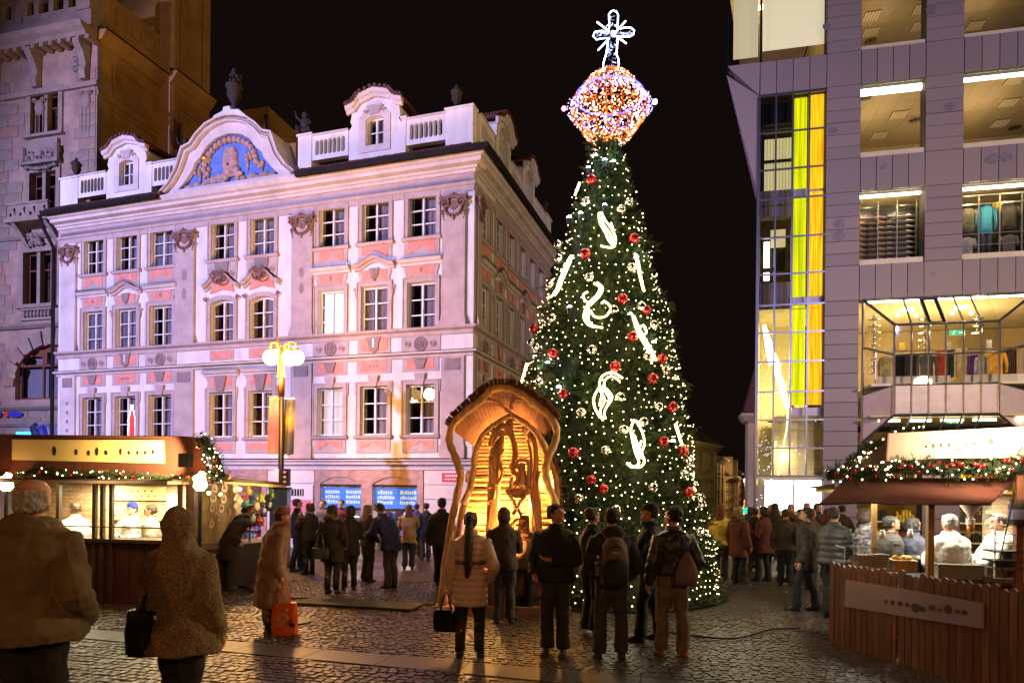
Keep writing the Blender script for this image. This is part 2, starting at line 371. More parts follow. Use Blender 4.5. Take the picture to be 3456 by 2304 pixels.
def put_window(F, root, x0, x1, z0, z1, y, rows=3, arched=False, lit=None, cur=0, label=None):
    w, h = x1-x0, z1-z0; key = (round(w, 2), round(h, 2), rows, arched)
    if key not in WP: WP[key] = window_proto(w, h, rows, arched)
    fm, pm = WP[key]; M = F.M @ T(x0, y, z0)
    o = obj('window', fm, None, M, root, label=label)
    for p in pm: obj('pane', p, None, M, o)
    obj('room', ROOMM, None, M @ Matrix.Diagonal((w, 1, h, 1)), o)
    if lit:
        b = MB(); b.add([(0.03, 0.2, 0.03), (w-0.03, 0.2, 0.03), (w-0.03, 0.2, h-0.03), (0.03, 0.2, h-0.03)], [(0,1,2,3)]); obj('blind', b, lit, M, o)
    else: obj('curtain', CUR[cur % 4], None, M @ Matrix.Diagonal((w, 1, h, 1)), o)
    return o

def surround(F, x0, x1, z0, z1, arched=False, tw=0.15, ears=0.0, keystone=False, y=-0.05):
    op = archp(x0, x1, z0, z1, 0.14) if arched else rect(x0, x1, z0, z1)
    o = archp(x0-tw, x1+tw, z0, z1+tw, 0.16) if arched else [(x0-tw, z0), (x1+tw, z0), (x1+tw, z1-0.25), (x1+tw+ears, z1-0.25), (x1+tw+ears, z1+tw), (x0-tw-ears, z1+tw), (x0-tw-ears, z1-0.25), (x0-tw, z1-0.25)] if ears else rect(x0-tw, x1+tw, z0, z1+tw)
    m = MB(); m.prism(o, y, 0, [op], back=False)
    # outer raised fillet
    t = 0.035
    for L in ([rect(x0-tw, x0-tw+t, z0, z1+tw), rect(x1+tw-t, x1+tw, z0, z1+tw)] + ([] if arched else [rect(x0-tw+t, x1+tw-t, z1+tw-t, z1+tw)])): m.prism(L, y-0.025, y, back=False)
    if keystone:
        c = (x0+x1)/2; m.prism([(c-0.13, z1-0.02), (c+0.13, z1-0.02), (c+0.2, z1+0.38), (c-0.2, z1+0.38)], y-0.05, y)
    P('window_surround', m, MAUVE, F)
def sill(F, x0, x1, z):
    P('sill', MB().sweep([(x0-.2, 0), (x1+.2, 0)], [(0, z-0.1), (0.09, z-0.1), (0.13, z-0.03), (0.13, z), (0, z)]).add([(x0-.22, -.15, z+.004), (x1+.22, -.15, z+.004), (x1+.22, -.0, z+.02), (x0-.22, 0, z+.02)], [(0,1,2,3)]), MAUVE, F)
def bracket_panel(F, x0, x1, z0, z1, kind='ogee'):
    P('apron', MB().prism(rect(x0-.13, x1+.13, z0, z1), -0.035, 0, back=False), MAUVE, F)
    c = (x0+x1)/2; a, b = x0+.02, x1-.02; h = z1-z0; zb = z0+h*.28
    if kind == 'ogee': pts = [(a, zb), (a+.14, zb), (a+.17, zb+.08*1), (c-.16, zb+.10), (c-.09, zb+.17), (c, zb+.24), (c+.09, zb+.17), (c+.16, zb+.10), (b-.17, zb+.08), (b-.14, zb), (b, zb), (b, z1-.07), (a, z1-.07)]
    else: pts = rect(a, b, z0+.12, z1-.12)
    P('panel', MB().prism(pts, -0.05, -0.035, back=False), PINK, F)
def hood(F, x0, x1, z, kind):
    """moulded hood above a window: flat, gabled or bowed"""
    c = (x0+x1)/2; ext = 0.25 if kind != 'bow' else 0.26
    prof = [(0, -0.2), (0.06, -0.2), (0.08, -0.12), (0.15, -0.1), (0.19, -0.03), (0.22, -0.02), (0.22, 0.0), (0, 0.03)]
    if kind == 'flat': path = [(x0-ext, 0), (x1+ext, 0)]
    elif kind == 'gable': path = [(x0-ext, -.02), (x0-ext+.22, .02), (c-.2, .2), (c, .27), (c+.2, .2), (x1+ext-.22, .02), (x1+ext, -.02)]
    else: path = [(x0-ext, -.14), (x0-ext+.12, -.1), (x0-ext+.3, .06), (c-.24, .27), (c, .33), (c+.24, .27), (x1+ext-.3, .06), (x1+ext-.12, -.1), (x1+ext, -.14)]
    m = MB(); rings = [[(px, -o, z+dz+q) for o, q in prof] for px, dz in path]; m.loft(rings)
    P('hood', m, TRIMW if kind == 'flat' else MAUVE, F)
    f = MB(); n = len(path); f.add([(px, -.23, z+dz+.006) for px, dz in path]+[(px, -.0, z+dz+.045) for px, dz in path], [(i, i+1, n+i+1, n+i) for i in range(n-1)]); P('flashing', f, LEAD, F)
    if kind == 'flat' or kind == 'gable':
        sp = MB()
        k = 0; x = x0-ext
        while x < x1+ext:
            t = (x-x0+ext)/(x1-x0+2*ext)*(n-1); i = min(n-2, int(t)); dz = 0 if kind == 'flat' else np.interp(x, [p[0] for p in path], [p[1] for p in path])
            sp.box(x, x+.008, -.2, -.19, z+dz+.01, z+dz+.11); sp.box(x+.02, x+.028, -.1, -.09, z+dz+.02, z+dz+.12); x += 0.042
        P('bird_spikes', sp, ALU, F, kind='stuff')
def volute(m, cx, cz, r, y, turn=1, t=0.02, loops=1.6):
    pts = []; N = 14
    for i in range(N+1):
        a = i/N*loops*2*PI; rr = r*(1-0.8*i/N); pts.append((cx+turn*rr*math.cos(a), y, cz+rr*math.sin(a)))
    m.tube(pts, [t*(1-.4*i/N) for i in range(N+1)], 6)
def rosette(F, cx, cz, r):
    m = MB(); prof = [(r, 0), (r, .03), (r*.84, .045), (r*.8, .02), (r*.6, .02), (r*.56, .05), (r*.44, .05), (r*.4, .02), (r*.24, .025), (r*.2, .06), (0.001, .07)]
    n = 16; vs = [(cx+q*math.cos(2*PI*k/n), -y-.03, cz+q*math.sin(2*PI*k/n)) for q, y in prof for k in range(n)]
    m.add(vs, [(i*n+k, i*n+(k+1)%n, (i+1)*n+(k+1)%n, (i+1)*n+k) for i in range(len(prof)-1) for k in range(n)]); P('rosette', m, DMAUVE if r > .12 else MAUVE, F)
def capital(F, cx, z, w=0.95):
    m = MB(); y = -.12
    for s in (-1, 1):
        volute(m, cx+s*w*.3, z-.2, .19, y-.05, s, .045); volute(m, cx+s*w*.3, z-.2, .1, y-.02, -s, .03)
        for k in range(4): m.ball((cx+s*w*(.42-.02*k), y, z-.42-.09*k), .05-.008*k, 6, 4)
    m.box(cx-w/2, cx+w/2, -.2, 0, z-.05, z+.03)
    for k in range(9):
        a = PI*k/8; m.ball((cx+math.cos(a)*w*.3, y-.04, z-.38-math.sin(a)*.22), .055, 6, 4)
    for k in range(5): m.ball((cx+(k-2)*.09, y-.05, z-.02+.05*(2-abs(k-2))), .06, 6, 4, sc=(.8, .8, 1.3))
    m.prism([(cx-.2, z-.1), (cx+.2, z-.1), (cx+.12, z-.36), (cx, z-.44), (cx-.12, z-.36)][::-1], -.13, 0)
    m.ball((cx, y, z-.66), .06, 6, 4, sc=(.8, .8, 1.6))
    P('capital', m, TERRA, F, smooth=False)

cols = [(1.37, 2.37), (3.04, 4.07), (4.72, 5.8), (7.58, 8.61), (9.32, 10.35), (12.2, 13.22), (13.9, 14.92), (15.64, 16.66)]
REC = 0.13; openings = []; lit2 = {5: emis('bright_roller_blind', (0.97, 0.93, 1.0), 1.7)}
WARMB = emis('warm_roller_blind', (0.95, 0.8, 0.85), 0.75)
zr = {3: (10.0, 11.44), 2: (6.9, 8.52), 1: (3.46, 5.12)}
# ground floor arches (u0,u1) and shop openings
shops = [(1.2, 2.9), (3.6, 5.3), (8.2, 9.95), (12.35, 14.0), (14.4, 16.1)]
holes = []
for i, (a, b) in enumerate(cols):
    for r in (3, 2, 1):
        ar = r == 2 and i in (3, 4); holes.append(archp(a, b, zr[r][0], zr[r][1], .14) if ar else rect(a, b, *zr[r]))
for a, b in shops: holes.append(archp(a, b, -0.55, 2.06, .26))
P('wall', MB().prism(rect(0, 17.95, -0.8, 11.9), 0, 0.35, holes, back=False), STUCCO, WF)
P('wall', MB().add([(0, 0.36, -.8), (0, 12, -.8), (0, 12, 12), (0, .36, 12)], [(0,1,2,3)]), STUCCO, WF)
sc_u = [1.1, 2.58, 4.05, 5.52, 6.95, 8.35]; scols = [(c-.44, c+.44) for c in sc_u]
sh = [rect(a, b, *zr[r]) for a, b in scols for r in (3, 2, 1)]
P('wall', MB().prism(rect(0.0, LS, -0.8, 11.9), 0, 0.3, sh, back=False), STUCCO, WS)
for F, CL in ((WF, cols), (WS, scols)):
    for i, (a, b) in enumerate(CL):
        front = F is WF; mid = front and i in (3, 4); even = (i % 3 == 1) if front else (i in (1, 3, 5))
        if front and i > 4: even = i == 6
        # windows
        for r in (3, 2, 1):
            z0, z1 = zr[r]; l = None
            if front and i == 5: l = {2: lit2[5], 1: WARMB}.get(r)
            put_window(F, wb, a+.005, b-.005, z0+.005, z1-.005, REC, arched=(r == 2 and mid), lit=l, cur=random.randrange(4), label='window with a brightly lit white blind' if l and r == 2 else None)
        # top storey
        surround(F, a, b, *zr[3], y=-.04); sill(F, a, b, 9.99)
        c = (a+b)/2
        if mid:
            P('apron', MB().prism([(a-.12, 9.15), (b+.12, 9.15), (b+.16, 9.9), (a-.16, 9.9)], -.04, 0, back=False), MAUVE, F)
            P('keystone', MB().prism([(c-.22, 9.2), (c+.22, 9.2), (c+.3, 9.88), (c-.3, 9.88)], -.09, -.04), DMAUVE, F)
            for s in (-1, 1): rosette(F, c+s*.45, 9.45, .11)
        else: bracket_panel(F, a, b, 9.3, 9.95)
        # main storey
        surround(F, a, b, *zr[2], arched=mid, tw=.16)
        if mid:
            P('panel', MB().prism([(a-.02, 8.78), (c, 8.9), (b+.02, 8.78), (b-.05, 9.05), (b+.0, 9.25), (c, 9.5), (a, 9.25), (a+.05, 9.05)], -.05, 0, back=False), PINK, F)
            hood(F, a, b, 9.2, 'bow'); m = MB()
            for s in (-1, 1): volute(m, c+s*.14, 9.42, .13, -.26, s, .035); volute(m, a-.2 if s < 0 else b+.2, 8.55, .09, -.08, s, .02)
            for k in range(9):
                an = PI*k/8; m.ball((c+math.cos(an)*.26, -.22, 9.28-math.sin(an)*.2), .05, 6, 4)
            m.ball((c, -.2, 9.28), .13, 8, 5, sc=(1.2, .6, .8)); P('cartouche', m, TERRA, F)
        else:
            P('frieze_panel', MB().prism([(a-.13, 8.66), (b+.13, 8.66), (b+.05, 8.75), (b+.12, 8.95), (b+.12, 9.05), (a-.12, 9.05), (a-.12, 8.95), (a-.05, 8.75)], -.04, 0, back=False), MAUVE, F)
            P('panel', MB().prism([(a+.04, 8.7), (c, 8.78), (b-.04, 8.7), (b-.08, 8.82), (b-.02, 9.0), (b-.02, 9.06), (a+.02, 9.06), (a+.02, 9.0), (a+.08, 8.82)], -.055, -.04, back=False), PINK, F)
            hood(F, a, b, 9.27, 'gable' if even else 'flat')
            if even:
                P('shield', MB().prism([(c-.19, 9.1), (c+.19, 9.1), (c+.14, 8.85), (c, 8.68), (c-.14, 8.85)][::-1], -.1, -.04), DMAUVE, F)
                for s in (-1, 1):
                    m = MB(); volute(m, (a-.2 if s < 0 else b+.2), 8.42, .08, -.07, s, .02); m.tube([((a-.13 if s < 0 else b+.13), -.06, 8.5), ((a-.2 if s < 0 else b+.2), -.06, 8.3), ((a-.16 if s < 0 else b+.16), -.06, 8.1)], [.03, .035, .015], 6); P('scroll', m, MAUVE, F)
            else: P('motif', MB().prism([(c, 9.02), (c-.07, 8.88), (c-.02, 8.88), (c-.02, 8.82), (c+.02, 8.82), (c+.02, 8.88), (c+.07, 8.88)], -.07, -.05), DMAUVE, F)
        # frieze under the main storey windows
        if mid:
            P('frieze_panel', MB().prism(rect(a-.02, b+.02, 6.3, 6.68), -.03, 0, back=False), MAUVE, F); P('panel', MB().prism(rect(a+.05, b-.05, 6.36, 6.62), -.045, -.03, back=False), PINK, F)
        elif even:
            P('frieze_panel', MB().prism(rect(a-.12, b+.12, 6.18, 6.78), -.03, 0, back=False), MAUVE, F); P('panel', MB().prism([(a, 6.35), (c-.2, 6.3), (c, 6.2), (c+.2, 6.3), (b, 6.35), (b, 6.78), (a, 6.78)], -.045, -.03, back=False), PINK, F)
            P('shield', MB().prism([(c-.3, 6.78), (c+.3, 6.78), (c+.2, 6.6), (c+.18, 6.36), (c, 6.24), (c-.18, 6.36), (c-.2, 6.6)][::-1], -.09, -.045), DMAUVE, F)
            P('motif', MB().box(c-.03, c+.03, -.1, -.085, 6.42, 6.72), WOODW, F)
        else:
            P('frieze_panel', MB().prism(rect(a-.2, b+.2, 6.16, 6.78), -.03, 0, back=False), MAUVE, F); rosette(F, c, 6.46, .24)
            for s in (-1, 1): rosette(F, c+s*.46, 6.46, .11)
        # first storey
        surround(F, a, b, *zr[1], tw=.16, ears=.05, keystone=not mid); sill(F, a, b, 3.44)
        if mid:
            hood(F, a, b, 5.9, 'flat')
            P('frieze_panel', MB().prism([(a-.16, 5.25), (b+.16, 5.25), (b+.1, 5.45), (b+.18, 5.7), (a-.18, 5.7), (a-.1, 5.45)], -.03, 0, back=False), MAUVE, F)
            P('panel', MB().prism(rect(a+.06, b-.06, 5.32, 5.68), -.045, -.03, back=False), PINK, F)
            P('keystone', MB().prism([(c-.14, 5.15), (c+.14, 5.15), (c+.26, 5.72), (c-.26, 5.72)], -.11, -.03), DMAUVE, F)
            bracket_panel(F, a, b, 2.88, 3.34, 'rect')
        else:
            P('frieze_panel', MB().prism(rect(a-.15, b+.15, 5.55, 6.0), -.03, 0, back=False), MAUVE, F)
            P('panel', MB().prism(rect(a+.02, b-.02, 5.62, 5.98), -.045, -.03, back=False), PINK, F)
            if even: [P('motif', MB().prism([(c+q, 5.86), (c+q-.06, 5.76), (c+q+.06, 5.76)], -.06, -.045), DMAUVE, F) for q in (-.14, 0, .14)]
            else: P('keystone', MB().prism([(c-.13, 5.64), (c+.13, 5.64), (c+.24, 5.98), (c-.24, 5.98)], -.09, -.045), DMAUVE, F)
            bracket_panel(F, a, b, 2.86, 3.34)
# pilasters
def pilaster(F, a, b, cap=True):
    P('pilaster', MB().prism(rect(a, b, 6.96, 11.3), -.1, 0, back=False).prism(rect(a-.06, b+.06, 6.96, 7.16), -.16, -.1, back=False).prism(rect(a-.03, b+.03, 7.16, 7.3), -.13, -.1, back=False), MAUVE if a > .5 or F is WS else TRIMW, F)
    P('pilaster', MB().prism(rect(a, b, 2.66, 6.0), -.08, 0, back=False).prism(rect(a-.04, b+.04, 2.66, 3.1), -.11, -.08, back=False), TRIMW if a < .5 and F is WF else MAUVE, F)
    P('panel', MB().prism(rect(a+.14, b-.14, 5.55, 5.92), -.11, -.08, back=False), DMAUVE, F)
    if cap: capital(F, (a+b)/2, 11.15, (b-a)*1.2)
pilaster(WF, .22, .98); pilaster(WF, 5.98, 6.85); pilaster(WF, 11.13, 11.98); pilaster(WF, 16.92, 17.72)
pilaster(WS, .14, .52); pilaster(WS, 9.05, 9.7)
for (a, b) in ((0.98, 1.2), (6.85, 7.35), (10.55, 11.1), (16.8, 16.92)): pass
# mouldings that run round the corner
path = [(0, 0), (17.95, 0)]; pc = WF.Mi @ (WS.M @ Vector((LS, 0, 0))); path.append((pc.x, pc.y))
def band(name, prof, m=TRIMW, kids=None): return obj(name, MB().sweep(path, prof), m, WF.M, wb)
band('string_course', [(0, 6.72), (.06, 6.72), (.08, 6.84), (.2, 6.9), (.22, 6.97), (0, 6.99)], MAUVE)
band('string_course', [(0, 5.98), (.06, 6.0), (.1, 6.07), (.24, 6.1), (.26, 6.16), (0, 6.2)], TRIMW)
band('flashing', [(0, 6.205), (.27, 6.165), (.27, 6.18), (0, 6.22)], LEAD)
band('string_course', [(0, 2.28), (.08, 2.28), (.1, 2.42), (.22, 2.46), (.24, 2.56), (.32, 2.58), (.32, 2.62), (0, 2.66)], TRIMW)
band('flashing', [(0, 2.665), (.33, 2.625), (.33, 2.64), (0, 2.68)], LEAD)
band('architrave', [(0, 11.32), (.05, 11.32), (.05, 11.5), (.1, 11.52), (.13, 11.6), (0, 11.62)], MAUVE)
band('frieze', [(0, 11.62), (.04, 11.62), (.04, 11.9), (0, 11.9)], MAUVE)
band('cornice', [(0, 11.9), (.1, 11.9), (.14, 11.98), (.2, 12.0), (.22, 12.06), (.4, 12.1), (.42, 12.2), (.52, 12.24), (.6, 12.38), (.6, 12.42), (0, 12.5)], TRIMW)
sp = MB(); x = 0.2
while x < 17.9: sp.box(x, x+.01, -.12, -.11, 11.61, 11.74); x += .045
P('bird_spikes', sp, ALU, WF, kind='stuff')
gp = [(-.1, 0), (6.0, 0)]; gut = [(.58, 12.36), (.62, 12.28), (.72, 12.28), (.77, 12.36), (.77, 12.44), (.72, 12.44), (.7, 12.34), (.64, 12.33), (.62, 12.4)]
obj('gutter', MB().sweep([(-.1, 0), (5.7, 0)], gut), LEAD, WF.M, wb)
obj('gutter', MB().sweep([(11.7, 0), (17.95, 0), (pc.x, pc.y)], gut), LEAD, WF.M, wb)
# eaves tiles: a strip of real pantiles between gutter and parapet
def eaves(F, x0, x1):
    m = MB(); x = x0
    while x < x1:
        for r in range(3):
            y0 = -.64+r*.22; z0 = 12.43+r*.13; m.tube([(x+.06, y0-.02, z0+.05+random.uniform(-.01, .01)), (x+.06, y0+.26, z0+.2)], .062, 6)
        x += .125
    m.add([(x0, -.62, 12.42), (x1, -.62, 12.42), (x1, 0, 12.8), (x0, 0, 12.8)], [(0,1,2,3)])
    P('eaves_tiles', m, ROOF, F, kind='stuff')
eaves(WF, 0.05, 5.75); eaves(WF, 11.55, 17.9); eaves(WS, 0.05, LS)
# roof behind the parapet
rm = MB()
rm.add([(.2, .5, 12.6), (17.6, .5, 12.6), (17.0, 4.2, 14.45), (.8, 4.2, 14.45), (17.6, 11, 12.6), (.2, 11, 12.6), (17.0, 9, 14.45), (.8, 9, 14.45)], [(0,1,2,3),(1,4,6,2),(3,2,6,7),(0,3,7,5)]); P('roof', rm, ROOF, WF)
rt = MB(); x = .8
while x < 17: rt.tube([(x, 4.05, 14.42), (x+.14, 4.05, 14.45)], .09, 6); x += .19
P('ridge_tile', rt, ROOF, WF, kind='stuff')
P('lower_roof', MB().box(5.5, 17.2, 2.2, 3.0, 13.2, 14.0), LEAD, WF)
# parapet: piers, oval balustrades
def oval(cx, z0, z1, r=.075):
    n = 6; return [(cx+r*math.cos(PI*i/n), z1-r+r*math.sin(PI*i/n)) for i in range(n+1)]+[(cx-r*math.cos(PI*i/n), z0+r-r*math.sin(PI*i/n)) for i in range(n+1)]
def balustrade(F, x0, x1, n, z0=13.1, z1=13.95, y=-.05):
    hs = [oval(x0+.12+(x1-x0-.24)*(i+.5)/n, z0+.16, z1-.16) for i in range(n)]
    P('balustrade', MB().prism(rect(x0, x1, z0, z1), y, y+.22, hs), STUCCO, F)
    P('coping', MB().box(x0, x1, y-.05, y+.27, z1, z1+.06), TRIMW, F)
    P('wall', MB().box(x0+.02, x1-.02, .45, .5, 12.5, 13.4), DARKIN, F)
def pier(F, x0, x1, z1=14.0, y=-.08):
    P('pier', MB().box(x0, x1, y, .3, 12.5, z1).box(x0-.04, x1+.04, y-.05, .34, z1, z1+.07), STUCCO, F)
pier(WF, .12, 1.05, 13.92); balustrade(WF, 1.05, 2.5, 7); balustrade(WF, 4.75, 6.3, 7); pier(WF, 4.6, 4.8, 13.95)
pier(WF, 11.35, 11.9, 14.0); balustrade(WF, 11.9, 13.35, 7); balustrade(WF, 15.55, 17.0, 7); pier(WF, 17.0, 17.95, 14.02); pier(WF, 15.4, 15.55)
balustrade(WS, .35, 1.75, 7); balustrade(WS, 3.75, 5.1, 7); balustrade(WS, 7.1, 8.9, 8); pier(WS, 8.9, 9.8)
# dormers
def dormer(F, x0, x1, z0=12.5, zt=15.0):
    c = (x0+x1)/2; hw = (x1-x0)/2; s = hw/1.05
    body = [(x0, z0), (x1, z0), (x1, 13.9), (x1-.12*s, 14.05), (x1-.05*s, 14.2), (x1-.12*s, 14.5), (x0+.12*s, 14.5), (x0+.05*s, 14.2), (x0+.12*s, 14.05), (x0, 13.9)]
    op = archp(c-.36*s, c+.36*s, 13.28, 14.25, .1)
    P('dormer', MB().prism(body, -.08, 1.6, [op]), STUCCO, F)
    P('window_surround', MB().prism([(c-.62*s, 13.05), (c+.62*s, 13.05), (c+.62*s, 14.25), (c+.42*s, 14.42), (c-.42*s, 14.42), (c-.62*s, 14.25)], -.12, -.08, [op], back=False), TRIMW, F)
    m = MB(); pth = [(x0-.06*s, 14.42), (x0+.22*s, 14.5), (x0+.45*s, 14.75), (c, 14.9), (x1-.45*s, 14.75), (x1-.22*s, 14.5), (x1+.06*s, 14.42)]
    prof = [(.0, 0), (.08, 0), (.1, .08), (.18, .12), (.22, .24), (0, .26)]; m.loft([[(px, -.08-o, pz+q) for o, q in prof] for px, pz in pth]); P('pediment', m, TRIMW, F)
    P('gable', MB().prism([(x0+.1*s, 14.5), (x1-.1*s, 14.5), (x1-.45*s, 14.8), (c, 14.95), (x0+.45*s, 14.8)], -.06, 1.6), STUCCO, F)
    rt = MB()
    for k in range(len(pth)-1):
        for q in range(3):
            t = (q+.5)/3; px = pth[k][0]*(1-t)+pth[k+1][0]*t; pz = pth[k][1]*(1-t)+pth[k+1][1]*t+.29; rt.tube([(px, -.34, pz), (px, 1.6, pz)], .07, 6)
    P('roof_tiles', rt, ROOF, F, kind='stuff')
    m = MB(); m.prism([(c-.16*s, 14.3), (c+.16*s, 14.3), (c+.3*s, 14.62), (c-.3*s, 14.62)], -.16, -.12)
    P('keystone', m, MAUVE, F); 
    for q in (-1, 1): m = MB(); volute(m, c+q*.34*s, 14.42, .08, -.15, q, .02); P('scroll', m, MAUVE, F)
    put_window(F, wb, c-.35*s, c+.35*s, 13.29, 14.24, .08, rows=2, arched=False, cur=1)
dormer(WF, 2.55, 4.6); dormer(WF, 13.4, 15.4); dormer(WS, 1.85, 3.65); dormer(WS, 5.2, 7.0)
# curved gable with relief
gp = [WF.hit(*p) for p in [(566,670),(602,638),(629,589),(646,536),(651,518),(680,509),(700,478),(736,442),(780,417),(825,411),(870,420),(905,451),(925,473),(945,464),(959,518),(986,553),(1030,591)]]
gc = 8.62; half = [(3.05, 12.5), (2.6, 12.85), (2.25, 13.35), (2.02, 13.95), (1.96, 14.1), (1.6, 14.2), (1.32, 14.5), (.9, 14.8), (.4, 14.95), (0, 14.99)]
outer = [(gc-x, z) for x, z in half]+[(gc+x, z) for x, z in half[::-1][1:]]
inn = [(2.2, 12.62), (1.9, 12.9), (1.55, 13.3), (1.48, 13.5), (1.2, 13.72), (.95, 14.05), (.55, 14.28), (0, 14.38)]
inner = [(gc-x, z) for x, z in inn]+[(gc+x, z) for x, z in inn[::-1][1:]]
P('gable', MB().prism(outer, -.42, .6, [inner]), TRIMW, WF)
SKYB = mat('blue_relief_ground', (0.10, 0.2, 0.62), 0.85, var=0.12, scale=3)
P('tympanum', MB().prism(inner, -.25, -.2, back=False), SKYB, WF)
for k, (s, yy, m_) in enumerate(((.0, -.6, TRIMW), (.16, -.52, MAUVE), (.3, -.56, TRIMW))):   # concentric mouldings of the gable
    def lerp(s_): 
        o, i_ = [], []
        for (x, z) in half:
            j = half.index((x, z))/(len(half)-1); u = np.interp(j, np.linspace(0, 1, len(inn)), [p[0] for p in inn]); v = np.interp(j, np.linspace(0, 1, len(inn)), [p[1] for p in inn]); o.append((x*(1-s_)+u*s_, z*(1-s_)+v*s_))
        return [(gc-x, z) for x, z in o]+[(gc+x, z) for x, z in o[::-1][1:]]
    A, B = lerp(s), lerp(s+.09 if k else s+.1); mm = MB(); n = len(A)
    mm.loft([[(A[i][0], -.42, A[i][1]), (A[i][0], yy, A[i][1]), (B[i][0], yy, B[i][1]), (B[i][0], -.42, B[i][1])] for i in range(n)]); P('gable_moulding', mm, m_, WF)
P('pedestal', MB().prism([(7.85, 14.9), (9.4, 14.9), (9.1, 15.15), (8.75, 15.2), (8.7, 15.34), (8.45, 15.34), (8.4, 15.2), (8.05, 15.1)], -.45, .5), STUCCO, WF)
RELIEF = mat('relief_stone', (0.42, 0.28, 0.26), 0.85, var=0.2, scale=6, bump=0.4); GOLD = mat('gilding', (0.85, 0.5, 0.15), 0.35, metal=0.8, var=0.05)
m = MB(); 
for k in range(17):
    a = PI*(.02+.96*k/16); q = 1-.25*max(0, math.cos(a)); m.ball((gc+1.2*math.cos(a)*.95, -.3, 13.2+1.0*math.sin(a)), .12, 7, 5)
P('cloud_relief', m, RELIEF, WF, smooth=True)
m = MB(); prof = [(.3, 13.12), (.33, 13.2), (.33, 13.5), (.3, 13.7), (.22, 13.88), (.1, 13.98), (.01, 14.0)]
pr = []
for i in range(24):
    z = 13.12+.88*i/23; r = np.interp(z, [p[1] for p in prof], [p[0] for p in prof]); pr.append((r*(1+.05*(i % 2)), z))
m.lathe(gc, -.27, pr, 14, sy=.5); P('beehive_relief', m, RELIEF, WF)
P('beehive_door', MB().ball((gc+.02, -.44, 13.25), .05, 8, 5), DARKIN, WF)
m = MB()
for k in range(60):
    x = random.uniform(-2.0, 2.0); z = 12.66+max(0, (1-abs(x)/1.1))*.5*random.random()+random.uniform(0, .1); 
    if abs(x) < 1.9: m.ball((gc+x, -.3, z), random.uniform(.1, .17), 6, 4, sc=(1.3, .7, .8))
for bx, bz in ((-1.35, 12.8), (.75, 13.1), (1.35, 12.75), (-1.0, 12.75)):
    m.tube([(gc+bx, -.28, bz-.1), (gc+bx+.05, -.28, bz+.4)], .04, 5)
    for k in range(7): m.ball((gc+bx+random.uniform(-.2, .2), -.3, bz+.35+random.uniform(-.1, .22)), .08, 6, 4)
P('landscape_relief', m, RELIEF, WF, smooth=True)
m = MB(); m.ball((gc-1.05, -.32, 13.65), .13, 10, 6)
for k in range(18):
    a = 2*PI*k/18; r = .3 if k % 2 else .24; c_, s_ = math.cos(a), math.sin(a)
    m.prism([(gc-1.05+.12*c_-.025*s_, 13.65+.12*s_+.025*c_), (gc-1.05+.12*c_+.025*s_, 13.65+.12*s_-.025*c_), (gc-1.05+r*c_, 13.65+r*s_)], -.3, -.27)
P('sun_relief', m, GOLD, WF)
# ground floor: joints of the plaster blocks, stone surrounds, shops
stone = mat('pink_stone_surround', (0.42, 0.27, 0.24), 0.8, var=0.15, scale=4, bump=.2)
for i, (a, b) in enumerate(shops):
    P('door_surround', MB().prism(rect(a-.2, b+.2, -.6, 2.27), -.06, 0, [archp(a+.01, b-.01, -.7 if False else -.59, 2.05, .26)], back=False).prism(archp(a+.0, b-.0, 1.78, 2.04, .24), -.02, .1, back=False), stone, WF)
BLOCK = mat('rendered_block', (0.68, 0.62, 0.62), 0.85, var=0.08, scale=2, bump=.2)
for (x0, x1) in ((0.05, .98), (5.55, 7.98), (10.18, 12.12), (16.33, 17.9)):
    z = -.6
    for k in range(6):
        P('stone_block', MB().prism(rect(x0+.01, x1-.01, z+.01, z+.46), -.05, 0, back=False), BLOCK, WF); z += .48
for (x0, x1) in ((.1, 2.4), (2.45, 4.9), (4.95, 7.4), (7.45, 9.8)):
    for k in range(6): P('stone_block', MB().prism(rect(x0, x1, -.6+.48*k+.01, -.6+.48*k+.46), -.05, 0, back=False), BLOCK, WS)
SHOPB = [emis('shop_sign_blue_lit', (0.03, 0.17, 0.75), 0.8), emis('shop_sign_script', (0.5, 0.62, 0.5), 0.8), emis('shop_interior_light', (1.0, 0.86, 0.78), 2.2)]
SHIN = mat('shop_goods', (0.5, 0.28, 0.22), 0.7, var=.5, scale=9, col2=(.12, .1, .14))
